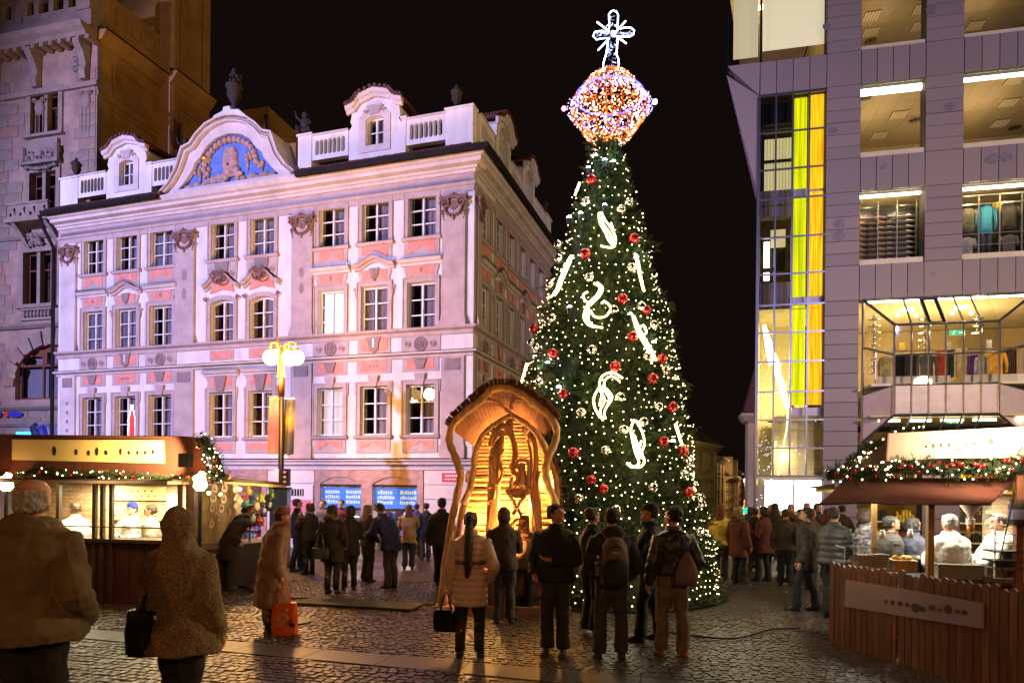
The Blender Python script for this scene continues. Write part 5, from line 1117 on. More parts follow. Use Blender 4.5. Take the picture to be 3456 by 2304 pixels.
# ================================================================ side street beyond
t = thing('narrow_building', Frame(*at(2523, 1600, 30).to_2d(), 0.97, -0.24).M, 'cream rendered corner house with quoins behind the department store', 'building')
CRM = mat('cream_render', (.5, .38, .2), .8, var=.1, scale=1)
obj('wall', MB().box(0, 3, 0, 1.2, -1, 5.0), CRM, None, t); obj('cornice', MB().sweep([(-.02, 1.2), (-.02, 0), (3, 0)], [(0, 4.7), (.12, 4.75), (.3, 5.0), (.3, 5.1), (0, 5.15)]), CRM, None, t)
obj('roof', MB().add([(-.2, -.2, 5.15), (3, -.2, 5.15), (3, 1.2, 9), (.8, 1.2, 9), (-.2, 1.2, 5.15)], [(0,1,2,3),(4,0,3),(4,3,2)]), ROOF, None, t)
for k in range(11): obj('quoin', MB().box(.01, .7, -.04, 0, -.6+.5*k+.01, -.6+.5*k+.48), CRM, None, t)
HM = [mat('old_house_%s' % n_, c_, .85, var=.15, scale=1) for n_, c_ in (('green', (.2, .19, .09)), ('ochre', (.26, .17, .07)), ('cream', (.42, .33, .18)), ('brown', (.2, .12, .06)))]
def far_house(x0, x1, Y0, Y1, ytop, mt, label, n, rows, dorm=False):
    a, b = at(x0, 1640, Y0), at(x1, 1640, Y1); F = Frame(a.x, a.y, b.x-a.x, b.y-a.y); Lh = (b-a).to_2d().length; zt_ = at(x0, ytop, Y0).z
    h = thing('terraced_house', F.M, label, 'building', 'old houses along the side street')
    st = (zt_+1.5)/rows; hs = []
    for i in range(n):
        for j in range(1, rows): cx = Lh*(i+.5)/n; hs.append(rect(cx-Lh/n*.2, cx+Lh/n*.2, -1.5+st*j+st*.22, -1.5+st*j+st*.78))
    obj('wall', MB().prism(rect(0, Lh, -2, zt_), 0, 4, hs, back=False), mt, None, h); obj('cornice', MB().sweep([(0, 0), (Lh, 0)], [(0, zt_-.4), (.5, zt_), (.5, zt_+.15), (0, zt_+.2)]), mt, None, h)
    obj('roof', MB().add([(0, -.5, zt_+.2), (Lh, -.5, zt_+.2), (Lh, 4, zt_+3), (0, 4, zt_+3)], [(0,1,2,3)]), ROOF, None, h)
    for q in hs:
        w_ = obj('window', MB().prism([(p[0], p[1]) for p in q], .25, .3, [rect(q[0][0]+.08, (q[0][0]+q[1][0])/2-.04, q[0][1]+.08, q[2][1]-.08), rect((q[0][0]+q[1][0])/2+.04, q[1][0]-.08, q[0][1]+.08, q[2][1]-.08)]), HM[2], F.M, h); obj('pane', MB().prism(q, .32, .33), DARKIN, F.M, w_)
        obj('lintel', MB().box(q[0][0]-.15, q[1][0]+.15, -.12, 0, q[2][1]+.05, q[2][1]+.25).box(q[0][0]-.12, q[1][0]+.12, -.15, 0, q[0][1]-.2, q[0][1]-.05), mt, F.M, h)
    if dorm:
        for k in (.3, .7): obj('dormer', MB().prism([(Lh*k-.8, zt_+.2), (Lh*k+.8, zt_+.2), (Lh*k+.8, zt_+1.6), (Lh*k, zt_+2.3), (Lh*k-.8, zt_+1.6)], -.3, 2, [rect(Lh*k-.4, Lh*k+.4, zt_+.5, zt_+1.5)]), mt, F.M, h)
    return h
far_house(2250, 2418, 42, 52, 1480, HM[0], 'greenish old town house nearest the tree in the side street', 4, 3)
far_house(2420, 2444, 54, 62, 1545, HM[1], 'narrow ochre house, second in the side street', 2, 4)
far_house(2446, 2490, 64, 84, 1612, HM[2], 'cream house with two gabled dormers in the side street', 4, 4, True)
far_house(2492, 2520, 88, 120, 1600, HM[3], 'brown house at the far end of the side street', 3, 4)
t = thing('street_sign_lit', T(*at(2515, 1722, 22)), 'green lit shop sign above the crowd in the side street', 'sign')
obj('panel', MB().box(-.34, .2, 0, .1, -.09, .09), emis('green_sign_light', (.0, .75, .3), 2.2), None, t); obj('bracket', MB().box(.2, .3, .03, .06, -2.2, .1), BLACKM, None, t)
lb_ = at(2500, 1730, 80); m = MB(); m2 = MB()
p0, p1 = at(2514, 1632, 80), at(2500, 1735, 80)
for k in range(70): q = k/70; m.ball((p0.x*(1-q)+p1.x*q+random.uniform(-.35, .35)*q*1.6+.6*math.sin(q*2), 80, p0.z*(1-q)+p1.z*q), .09, 5, 3)
t = thing('street_light_garland', T(p1.x, 80, gz(80)), 'distant orange light garland with a white star far down the side street', 'light garland')
obj('bulbs', m, emis('distant_orange_bulb', (1, .3, .08), 3, False), I4, t, kind='stuff'); obj('star', MB().ball((p0.x+.1, 80, p0.z+.4), .3, 6, 4), emis('distant_star', (.9, .9, 1), 4, False), I4, t)
lamp('POINT', 'street_light', (17, 41, 4), (1, .62, .25), 750, .3); lamp('POINT', 'street_light', (23, 62, 5), (1, .62, .25), 1600, .3); lamp('POINT', 'street_light', (32, 88, 5), (1, .62, .25), 2200, .3)
for u in (2.3, 3.9, 5.4): lamp('POINT', 'garment_fill', RF.M @ Vector((u, -.55, 7.35)), YEL, 16, .05)  # unseen fill points added in front of the garments on the rail
# ================================================================ Christmas tree
TX, TY = 1.70, 13.2
TPROF = [(-.25, 2.36), (.0, 2.34), (.27, 2.26), (1.14, 2.05), (2.0, 1.86), (2.86, 1.68), (3.7, 1.56), (4.6, 1.34), (5.45, 1.12), (6.3, .9), (7.17, .64), (7.86, .44), (8.46, .32), (8.75, .26)]
def trad(z): return float(np.interp(z, [p[0] for p in TPROF], [p[1] for p in TPROF]))
def taxis(z): return TX + .012*z
PINE = [mat('pine_needles_%s' % n_, c_, .6, var=.35, scale=6, spec=.3) for n_, c_ in (('dark', (.025, .05, .015)), ('mid', (.04, .075, .022)), ('olive', (.06, .08, .02)))]
tree = thing('christmas_tree', T(TX, TY, gz(TY)), 'tall slender Christmas tree covered in white bulbs in the middle of the square', 'tree')
obj('trunk', MB().lathe(TX, TY, [(.18, gz(TY)), (.14, 3), (.08, 8.6)], 10), mat('bark', (.06, .035, .02), .9, var=.2), I4, tree)
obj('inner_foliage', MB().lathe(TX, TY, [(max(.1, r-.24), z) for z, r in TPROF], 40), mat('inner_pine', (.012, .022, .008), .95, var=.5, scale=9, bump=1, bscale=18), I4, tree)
def needles(V, Fc, Mi, p, d, L, n, wd, mi):
    d = d/np.linalg.norm(d); a = np.cross(d, [0.3, .2, 1.]); a /= np.linalg.norm(a)+1e-9; b = np.cross(d, a)
    for k in range(n):
        t = L*(k+1)/n; an = rng.uniform(0, 2*PI); o = p+d*t*.8; side = a*math.cos(an)+b*math.sin(an); tip = o+side*L*.42*(1-.4*k/n)+d*L*.3
        wv = np.cross(side, d)*wd; i = len(V); V.extend([o-wv, o+wv, tip]); Fc.append((i, i+1, i+2)); Mi.append(mi)
    i = len(V); wv = a*wd*1.2; V.extend([p-wv, p+wv, p+d*L*1.15]); Fc.append((i, i+1, i+2)); Mi.append(mi)
def to_mb(V, Fc, Mi): m = MB(); m.v = [tuple(v) for v in V]; m.f = Fc; m.m = Mi; return m
V, Fc, Mi = [], [], []
zs = np.linspace(-.15, 8.75, 400); area = np.array([trad(z) for z in zs]); cdf = np.cumsum(area); cdf /= cdf[-1]
lump = lambda an, z: .10*math.sin(an*5+z*3.1)+.08*math.sin(an*9-z*5.3)+.07*math.sin(z*11+an*2)
tips = [(float(np.interp(rng.random(), cdf, zs)), rng.uniform(-PI*1.12, PI*.12), abs(rng.normal(0, .07))) for _ in range(1300)]
for i in range(15000):
    z, an, ext = tips[i % 1300]; q = rng.random(); z += rng.normal(0, .05)-.05*q; an += rng.normal(0, .045)/max(.3, trad(z)); an = float(an); z = float(z)
    r = trad(z)+lump(an, z)*.8*min(1, trad(z))-.26*(1-q)+ext*q; r = max(.05, r-.15)
    rd_ = np.array([math.cos(an), math.sin(an), 0]); d = rd_+np.array([0, 0, rng.uniform(-.5, .25)])+rng.normal(0, .25, 3)
    needles(V, Fc, Mi, np.array([taxis(z), TY, z])+rd_*r, d, rng.uniform(.13, .24), 7, .011, int(rng.integers(0, 3)))
obj('foliage', to_mb(V, Fc, Mi), PINE, I4, tree, kind='stuff')
def cone_hit(x, y, out=0.0):
    rx, rz = ray(x, y); best = None
    for Y in np.linspace(10.4, 13.4, 400):
        X, z = rx*Y, CZ+rz*Y; r = math.hypot(X-taxis(z), Y-TY)
        if r <= trad(z)+out: return Vector((X, Y, z)), Vector((X-taxis(z), Y-TY, 0)).normalized()
    z = CZ+rz*TY; X = rx*TY; s = 1 if X > taxis(z) else -1
    return Vector((X, TY-.05, z)), Vector((s, -.2, 0)).normalized()
# strings of bulbs: rows spiralling round the cone
BULB = emis('warm_bulb', (1.0, .76, .34), 14, False); BULBC = emis('cool_bulb', (.75, .9, 1), 22, False)
bm_, bc_ = MB(), MB(); z = -.1; row = 0
while z < 8.5:
    r0 = trad(z); step = .165/r0; an = -PI*1.08+random.random()*step
    while an < PI*.08:
        if random.random() < (.84 if z < 3 else .86):
            zz = z+.05*math.sin(an*6+row)+random.uniform(-.035, .035); rr = trad(zz)+.02+lump(an, zz)*.5; p = (taxis(zz)+rr*math.cos(an), TY+rr*math.sin(an), zz); q = random.choice((.006, .008, .010, .012))
            bm_.ball(p, q, 6, 4)
        an += step*random.uniform(.75, 1.25)
    z += .155 if z < 6 else .2; row += 1
obj('string_lights', bm_, BULB, I4, tree, kind='stuff')
for z_, e in ((1.0, 30), (2.6, 30), (4.2, 26), (5.8, 20), (7.4, 12)):
    for an in (-PI*.75, -PI*.5, -PI*.25): rr = trad(z_)+.75; lamp('POINT', 'tree_light_glow', (taxis(z_)+rr*math.cos(an), TY+rr*math.sin(an), z_), (1, .88, .55), e*.7, .5)
# baubles
SILV = mat('silver_bauble', (.85, .8, .75), .04, metal=1, var=0); REDB = mat('red_bauble', (.5, .01, .01), .12, metal=.6, var=0, coat=1); CAPM = mat('gold_cap', (.6, .4, .15), .3, metal=1, var=0)
def bauble_mesh(m_, r): mb = MB(); mb.ball((0, 0, 0), r, 20, 14); me = mesh_of('bauble', mb, m_, True); return me
BM = {}
C2 = [(1700, 650, 2.24), (1450, 1250, 1.96), (1700, 0, 2.24)]
silver = [(628,72,0),(940,78,0),(885,130,0),(422,395,0),(425,500,0),(650,645,0),(360,695,0),(960,570,0),(830,885,0),(1035,860,0),(375,950,0),(1127,1000,0),(220,1130,0),(255,1170,0),(670,1190,0),(1080,1240,0),(1215,1340,0),(280,1430,0),(880,1545,0),(1005,278,1),(1510,240,1),(1280,390,1),(1410,338,1),(1163,527,1),(1705,597,1),(1675,685,1),(1475,772,1),(990,845,1),(1232,918,1),(1780,838,1),(1785,880,1),(1782,1062,1),(690,1165,2)]
red = [(620,465,0),(980,350,0),(895,805,0),(1070,885,0),(240,1030,0),(968,1090,0),(378,1218,0),(840,1315,0),(1190,1258,0),(1120,1405,0),(455,1520,0),(955,542,1),(1070,722,1),(1148,780,1),(1600,240,1),(1540,470,1),(1672,530,1),(1710,803,1),(668,1360,2)]
allb = []
for kind, L_ in (('silver', silver), ('red', red)):
    for a, b, c in L_: x0, y0, s = C2[c]; allb.append((kind, x0+a/s, y0+b/s, .1 if (kind == 'red' and a not in (1148, 1070)) else .088))
def side_of(x, y):
    z = at(x, y, 12.3).z; c = 2013+(1300-y)*.04; h = 'left' if x < c-trad(z)*60 else 'right' if x > c+trad(z)*60 else 'middle'
    v = 'top' if y < 750 else 'upper part' if y < 1100 else 'centre' if y < 1450 else 'lower part'; return v, h
order = sorted(range(len(allb)), key=lambda i: allb[i][2]); cnt = {}
words = ['topmost', 'second', 'third', 'fourth', 'fifth', 'sixth', 'seventh', 'eighth', 'ninth', 'tenth', 'eleventh', 'twelfth', 'thirteenth', 'fourteenth', 'fifteenth', 'sixteenth', 'seventeenth']
for i in order:
    kind, x, y, r = allb[i]; v, h = side_of(x, y); k = (kind, h); cnt[k] = cnt.get(k, 0)+1
    nm = words[cnt[k]-1] if cnt[k] <= 17 else 'low'
    if (kind, r) not in BM: BM[(kind, r)] = bauble_mesh(SILV if kind == 'silver' else REDB, r)
    p, n_ = cone_hit(x, y, .12); hp = {'left': 'on the left side', 'right': 'on the right side', 'middle': 'down the middle'}[h]
    o = obj('bauble', BM[(kind, r)], None, T(*(p+n_*.02))); props(o, '%s %s bauble from the top %s of the Christmas tree' % (nm, 'mirrored silver' if kind == 'silver' else 'shiny red', hp), 'bauble', '%s baubles on the Christmas tree' % kind)
# rope-light ornaments
ROPE = emis('warm_rope_light', (1.0, .78, .3), 9)
def swirl(cx, cy, paths, label, scale=1.0, mirror=1):
    """paths in photo pixels relative to the centre; hung just in front of the branches"""
    c, n_ = cone_hit(cx, cy, .06); t = thing('rope_light_ornament', T(*c), label, 'light ornament', 'curled rope-light ornaments on the tree')
    tang = Vector((-n_.y, n_.x, 0)); tang = -tang if tang.x < 0 else tang; px = c.y/FPX; slope = .235
    lamp('POINT', 'ornament_glow', c+n_*.35, (1, .8, .35), 3.5*min(1, len(paths)/3), .15)
    for pth in paths:
        pts = []
        P2 = [(p[0]*mirror, p[1]) for p in pth]
        for i in range(len(P2)-1):
            for q in range(4):
                t_ = q/4; p0 = P2[max(0, i-1)]; p1 = P2[i]; p2 = P2[i+1]; p3 = P2[min(len(P2)-1, i+2)]
                pts.append(tuple(.5*((2*p1[k])+(-p0[k]+p2[k])*t_+(2*p0[k]-5*p1[k]+4*p2[k]-p3[k])*t_**2+(-p0[k]+3*p1[k]-3*p2[k]+p3[k])*t_**3) for k in (0, 1)))
        pts.append(P2[-1]); w_ = [c+tang*(a*px*scale)+Vector((0, 0, -b*px*scale))+n_*(.05+b*px*scale*slope*.0)+Vector((n_.x, n_.y, 0))*(b*px*slope*.9) for a, b in pts]
        obj('light_tube', MB().tube(w_, .0175, 6), ROPE, I4, t, True)
SA = [[(-30, -70), (-28, -35), (-12, 0), (5, 30), (25, 55), (10, 65), (-25, 58)], [(-22, -72), (-8, -40), (12, -10), (28, 30), (22, 62)], [(-12, -20), (8, 10), (18, 40), (15, 66)], [(-24, -50), (-10, -10), (0, 30), (20, 60)], [(12, -30), (20, 0), (26, 30)]]
SD = [[(10, -82), (30, -60), (18, -30), (-10, 0), (-20, 40), (0, 70), (35, 80)], [(0, -80), (20, -62), (10, -35), (-18, -5), (-30, 40), (-10, 70), (20, 78)], [(-8, -5), (-28, -20), (-35, -40), (-20, -50)], [(-8, 18), (10, 42), (45, 40), (58, 10), (40, -10), (25, -5)], [(-12, 20), (-14, 50), (0, 72)]]
SE = [[(-45, -82), (-38, -40), (-20, 0), (5, 40), (30, 75)], [(-40, -80), (-25, -40), (-5, 0), (18, 40), (32, 78)], [(-30, -30), (-5, -50), (5, -25), (-15, -10)], [(-35, -20), (-10, 20), (12, 50)], [(-15, 10), (0, 40), (15, 65), (10, 90)]]
SG = [[(65, -75), (30, -95), (-5, -80), (-12, -40), (5, 0), (-10, 40), (0, 70)], [(55, -65), (28, -82), (5, -65), (8, -30), (22, 0), (5, 40), (8, 65)], [(-12, -45), (-30, -10), (-28, 25), (-10, 60)], [(0, -50), (-5, -10), (-12, 20)], [(10, -40), (30, -10), (15, 20)]]
SH = [[(0, -82), (-15, -50), (-12, -10), (-5, 30), (5, 65), (-20, 80), (-38, 65)], [(5, -80), (25, -40), (30, 0), (15, 30)], [(-12, -40), (5, 0), (15, 30), (25, 60), (5, 80), (-25, 74)], [(-5, -30), (0, 10), (10, 50)], [(20, -10), (10, 20), (20, 50)]]
SB = [[(25, -72), (8, -45), (-5, -10), (-15, 30), (-35, 62), (-60, 66)], [(35, -70), (20, -40), (5, 0), (-5, 40), (-25, 66)], [(15, -60), (0, -20), (-15, 15), (-20, 50)], [(28, -50), (12, -10), (-5, 30)]]
SC = [[(-8, -70), (-4, -30), (0, 10), (8, 60)], [(-2, -68), (4, -20), (6, 30), (12, 62)]]
swirl(2050, 782, SA, 'curled rope-light ornament nearest the top of the tree', .95); swirl(1905, 935, SB, 'bright rope-light streak on the upper left edge of the tree', .95); swirl(2152, 925, SC, 'thin vertical rope-light streak on the upper right edge of the tree', 1)
swirl(2003, 1033, SD, 'large double-looped rope-light ornament in the middle of the tree', 1.0); swirl(2175, 1145, SE, 'slanting rope-light ornament right of the tree centre', .95); swirl(2035, 1350, SG, 'rope-light ornament hooked to the right below the tree centre', 1.0)
swirl(2143, 1497, SH, 'lowest rope-light ornament, curled like a flame', 1.0); swirl(2283, 1465, [[(-12, -35), (-4, 0), (8, 38)], [(-6, -35), (2, 5), (10, 36)]], 'short rope-light streak on the lower right edge of the tree'); swirl(1776, 1262, [[(8, -35), (0, 0), (-8, 30)], [(12, -30), (4, 5)]], 'short rope-light streak on the left edge of the tree'); swirl(1957, 640, [[(5, -22), (-5, 0), (-12, 18)], [(8, -20), (-2, 5)]], 'tiny rope-light streak high on the left of the tree')
for (x, y, l_) in ((2041, 543, 'cool white spotlight near the top of the tree'), (2071, 548, 'cool white spotlight right of the topmost one'), (1986, 568, 'cool white spotlight on the upper left edge below the silver bauble'), (1920, 736, 'cool white star-like spotlight sticking out at the upper left'), (1960, 722, 'cool white spotlight beside the upper left edge'), (2041, 695, 'dim cool spotlight between the two silver baubles'), (2147, 871, 'bright cool spotlight on the right edge at mid height'), (1922, 1038, 'cool white spotlight left of the double-looped ornament'), (2127, 1063, 'cool white spotlight above the slanting ornament'), (2207, 1157, 'cool white spotlight on the right edge by the slanting ornament'), (1847, 1226, 'cool white spotlight at the left of the tree'), (1886, 1308, 'cool white spotlight above the wooden crib roof'), (1930, 874, 'cool white spotlight beside the upper left streak'), (2272, 1490, 'cool white spotlight low on the right edge')):
    p, n_ = cone_hit(x, y, .08); t = thing('spotlight', T(*p), l_, 'lamp', 'cool white spotlights on the tree'); obj('bulb', MB().ball((0, 0, 0), .045, 8, 6), BULBC if False else emis('cool_spot', (.75, .9, 1.0), 40), None, t); obj('housing', MB().lathe(0, 0, [(.03, -.12), (.055, -.02), (.055, 0)], 8), BLACKM, None, t)
    if y < 900 or x < 1900: lamp('POINT', 'cool_glow', p+n_*.25, (.6, .85, 1), 5, .05)
# ---- illuminated orb and cross
OC_ = at(2057, 366, TY); orb = thing('illuminated_orb', T(*OC_), 'orange and violet light-bulb orb below the cross on the tree top', 'light ornament')
pz = TY/FPX; RX, RZ2 = 122*pz, 128*pz
def orb_r(ph):   # ph latitude
    r = .9*math.cos(ph)**.9 if abs(ph) < PI/2-.01 else .02
    return (r*122+max(0, 1-abs(ph)/.42)*30*math.cos(ph))*pz
wires = MB()
for k in range(14):
    a = 2*PI*k/14; wires.tube([OC_+Vector((orb_r(ph)*math.cos(a), orb_r(ph)*math.sin(a), 122*pz*math.sin(ph))) for ph in np.linspace(-1.45, 1.45, 14)], .012, 4)
for ph in (-1.0, -.6, -.2, .2, .6, 1.0): wires.tube([OC_+Vector((orb_r(ph)*math.cos(a), orb_r(ph)*math.sin(a), 122*pz*math.sin(ph))) for a in np.linspace(0, 2*PI, 20)[:-1]], .012, 4, True)
obj('wire_frame', wires, mat('copper_tinsel', (.5, .12, .02), .4, metal=.6, var=.3), I4, orb)
mbs = {'orange': MB(), 'amber': MB(), 'white': MB(), 'violet': MB(), 'blue': MB()}
for i in range(2300):
    ph = math.asin(random.uniform(-1, 1)); a = random.uniform(0, 2*PI); r = orb_r(ph)*random.uniform(.93, 1.02); p = OC_+Vector((r*math.cos(a), r*math.sin(a), 122*pz*math.sin(ph)))
    beltm = -.12 < ph < .42
    k = random.choices(['violet', 'white', 'blue'], [5, 6, 1.5])[0] if beltm else random.choices(['orange', 'amber', 'white'], [6, 3, 3.4])[0]
    mbs[k].ball(p, random.uniform(.009, .017), 5, 3)
for a in np.linspace(0, 2*PI, 110): mbs['blue'].ball(OC_+Vector((orb_r(.33)*1.03*math.cos(a), orb_r(.33)*1.03*math.sin(a), 122*pz*math.sin(.33))), .02, 5, 3)
for a in np.linspace(0, 2*PI, 60): mbs['violet'].ball(OC_+Vector((orb_r(0)*1.02*math.cos(a), orb_r(0)*1.02*math.sin(a), random.uniform(-.05, .05))), .014, 5, 3)
for k, (c_, s_) in {'orange': ((1, .13, .005), 2.2), 'amber': ((1, .36, .04), 4), 'white': ((1, .85, .75), 6), 'violet': ((.55, .3, 1), 3), 'blue': ((.08, .08, 1), 6)}.items(): obj('%s_bulbs' % k, mbs[k], emis('orb_%s' % k, c_, s_, False), I4, orb, kind='stuff')
obj('side_lamp', MB().ball(OC_+Vector((150*pz, -.1, 14*pz)), .05, 8, 5), emis('blue_lamp', (.15, .3, 1), 30), I4, orb); obj('side_lamp', MB().ball(OC_+Vector((-155*pz, -.1, -12*pz)), .045, 8, 5), emis('red_lamp', (1, .1, .15), 25), I4, orb)
lamp('POINT', 'orb_glow', OC_+Vector((0, -1.5, 0)), (1, .5, .25), 25, .4)
CRL = emis('cool_rope_light', (.72, .84, 1.0), 9); cro = thing('illuminated_cross', T(*at(2066, 232, TY)), 'blue-white light cross with star rays on top of the orb', 'light ornament')
def cpx(pts): return [at(x, y, TY) for x, y in pts]
s_ = 1/2.24
def cc(p): return [(1700+a*s_, b*s_) for a, b in p]
outl = [(752, 530), (752, 485), (765, 440), (775, 410), (785, 345), (788, 290), (760, 290), (700, 300), (676, 275), (690, 242), (740, 235), (795, 240), (798, 180), (795, 110), (812, 88), (832, 82), (855, 92), (865, 115), (862, 180), (860, 225), (905, 212), (960, 210), (987, 232), (980, 262), (950, 277), (900, 280), (862, 275), (858, 345), (852, 410), (868, 450), (870, 490), (860, 530)]
obj('outline_tube', MB().tube(cpx(cc(outl)), .013, 6), CRL, I4, cro, True)
for a, b in (((705, 168), (800, 240)), ((922, 160), (850, 240)), ((712, 382), (800, 290)), ((928, 330), (850, 275))): obj('ray_tube', MB().tube(cpx(cc([a, b])), .013, 6), CRL, I4, cro, True)
obj('hub_lamp', MB().ball(at(1700+830*s_, 255*s_, TY), .05, 8, 6), CRL, I4, cro)
til = MB(); tinb = MB()
for k in range(120):
    seg = random.random(); x, y = (random.uniform(790, 855), random.uniform(100, 520)) if seg < .6 else (random.uniform(690, 975), random.uniform(240, 272)); p = at(1700+x*s_, y*s_, TY+random.uniform(0, .15)); q = p+Vector((random.uniform(-.08, .08), 0, random.uniform(-.05, .05))); (til if k % 3 else tinb).tube([p, q], .008, 4)
obj('tinsel', til, mat('blue_tinsel', (.15, .2, .5), .3, metal=.7, var=.2), I4, cro, kind='stuff'); obj('small_bulbs', tinb, emis('tinsel_bulb', (.5, .6, 1), 3, False), I4, cro, kind='stuff')
lamp('POINT', 'cross_glow', at(2066, 200, TY-1), (.7, .82, 1), 8, .3)
obj('base_ring', MB().tube([(TX+2.45*math.cos(a), TY+2.45*math.sin(a), gz(TY+2.45*math.sin(a))+.03) for a in np.linspace(-PI, 0, 30)], .025, 6), BLACKM, I4, tree)

# ================================================================ street lamp with banners
LPY = 19.5; lp0 = at(948, 1640, LPY); LG = gz(LPY)
lampp = thing('street_lamp', T(lp0.x, LPY, LG), 'four-globe street lamp on a dark pole hung with two banners', 'street lamp')
def lx(x, y, dy=0): return at(x, y, LPY+dy)
gold = mat('gilded_bracket', (.75, .4, .05), .35, metal=.7, var=.1)
obj('pole', MB().lathe(lp0.x, LPY, [(.11, LG), (.1, LG+1), (.085, LG+1.05), (.075, lx(950, 1330).z)], 12), BLACKM, I4, lampp, True)
obj('upper_pole', MB().lathe(lx(951, 1200).x, LPY, [(.09, lx(950, 1335).z), (.1, lx(950, 1280).z), (.06, lx(950, 1270).z), (.06, lx(950, 1172).z)], 12), mat('bronze_pole', (.25, .12, .03), .4, metal=.7, var=.1), I4, lampp, True)
GLOBE = emis('lamp_globe', (1.0, .62, .2), 8)
for (x, y, dy, s) in ((914, 1206, -.15, -1), (931, 1202, .35, -1), (1000, 1206, -.1, 1), (978, 1208, -.45, 1)):
    c = lx(x, y, dy); ax = lx(951, 1180)
    g_ = obj('globe', MB().ball(c, .225, 18, 12), GLOBE, I4, lampp, True); top = c+Vector((0, 0, .23))
    obj('arm', MB().tube([Vector((ax.x, LPY, c.z-.25)), Vector((ax.x+s*.05, LPY, c.z+.2)), Vector(((ax.x+c.x)/2, (LPY+c.y)/2, c.z+.45)), Vector((c.x, c.y, c.z+.42)), top], [.035, .035, .03, .03, .03], 6), gold, I4, lampp, True); obj('cap', MB().lathe(c.x, c.y, [(.14, c.z+.19), (.05, c.z+.27)], 12), gold, I4, lampp)
for s in (-1, 1):
    obj('scroll', MB().tube([Vector((lx(951, 1180).x+s*.08, LPY-.02, lx(0, y_).z)) for y_ in (1180, 1210, 1240, 1260)]+[Vector((lx(951, 1180).x+s*.12, LPY-.02, lx(0, 1262).z))], .03, 6), gold, I4, lampp)
gl = lx(955, 1206); lamp('POINT', 'street_lamp_light', (gl.x-.1, LPY-.75, gl.z-.1), (1, .48, .14), 1500, .25); lamp('POINT', 'street_lamp_light', (gl.x, LPY-1.6, gl.z+.1), (1, .48, .14), 800, .25)
def banner_mat(name, cs):
    m, t, n, l, b = nt(name); tc = n.new('ShaderNodeTexCoord'); sp_ = n.new('ShaderNodeSeparateXYZ'); cr = n.new('ShaderNodeValToRGB'); ns = n.new('ShaderNodeTexNoise'); ns.inputs['Scale'].default_value = 3; ad = n.new('ShaderNodeMath'); ad.operation = 'MULTIPLY_ADD'; ad.inputs[1].default_value = .35
    l.new(tc.outputs['Generated'], sp_.inputs[0]); l.new(tc.outputs['Object'], ns.inputs[0]); l.new(ns.outputs[0], ad.inputs[0]); l.new(sp_.outputs[2], ad.inputs[2]); l.new(ad.outputs[0], cr.inputs[0])
    el = cr.color_ramp.elements; el[0].position = .15; el[0].color = (*cs[0], 1); el[1].position = 1.1 if False else 1.0; el[1].color = (*cs[-1], 1)
    for k, c_ in enumerate(cs[1:-1]): e = el.new(.15+.85*(k+1)/(len(cs)-1)); e.color = (*c_, 1)
    l.new(cr.outputs[0], b.inputs['Base Color']); b.inputs['Roughness'].default_value = .6; return m
for (x0, x1, yt, yb, cs, l_) in ((904, 944, 1338, 1530, [(.35, .15, .04), (.4, .1, .04), (.5, .05, .03), (.3, .08, .04), (.25, .12, .06)], 'faded red and ochre banner on the left of the lamp pole'), (957, 990, 1345, 1535, [(.03, .03, .02), (.04, .04, .02), (.06, .05, .015), (.3, .2, .02), (.04, .04, .03)], 'dark green and gold banner on the right of the lamp pole')):
    a = lx(x0, yt); b = lx(x1, yb); t = thing('banner', T(a.x, LPY, b.z), l_, 'banner'); n = 6; w_ = b.x-a.x; h_ = a.z-b.z
    vs = [(w_*i/n, .03*math.sin(i*1.3)+.02*j, h_*j/6) for j in range(7) for i in range(n+1)]; obj('cloth', MB().add(vs, [(j*(n+1)+i, j*(n+1)+i+1, (j+1)*(n+1)+i+1, (j+1)*(n+1)+i) for j in range(6) for i in range(n)]), banner_mat('banner_cloth_%d' % x0, cs), None, t, True)
    for zz in (0, h_): obj('rod', MB().tube([(-.02, 0, zz), (w_+.02, 0, zz)], .015, 6), ALU, None, t)
a = lx(958, 1593); t = thing('traffic_signal', T(a.x, LPY-.1, a.z-.85), 'dark signal box with three amber lenses on the lamp pole', 'traffic light')
obj('housing', MB().box(.0, .2, -.1, .1, .45, .95), BLACKM, None, t); [obj('lens', MB().ball((.1, -.1, zz), .05, 10, 6, sc=(1, .4, 1)), mat('amber_lens', (.5, .2, .04), .3, var=0), None, t) for zz in (.84, .7, .56)]; obj('white_panel', MB().box(-.22, -.1, -.05, .05, .42, .95), MC['white_enamel'], None, t)
a = at(945, 1700, 17.5); t = thing('litter_bin', T(a.x, 17.5, gz(17.5)), 'dark green glass-sided kiosk post beside the lamp pole', 'post'); obj('body', MB().box(-.22, .22, -.15, .15, 0, 2.0), mat('dark_green_enamel', (.03, .05, .04), .3, var=.1), None, t); obj('cap', MB().box(-.25, .25, -.18, .18, 2.0, 2.06), BLACKM, None, t); obj('glass_side', MB().box(.22, .24, -.14, .14, .1, 1.95), ALU, None, t)

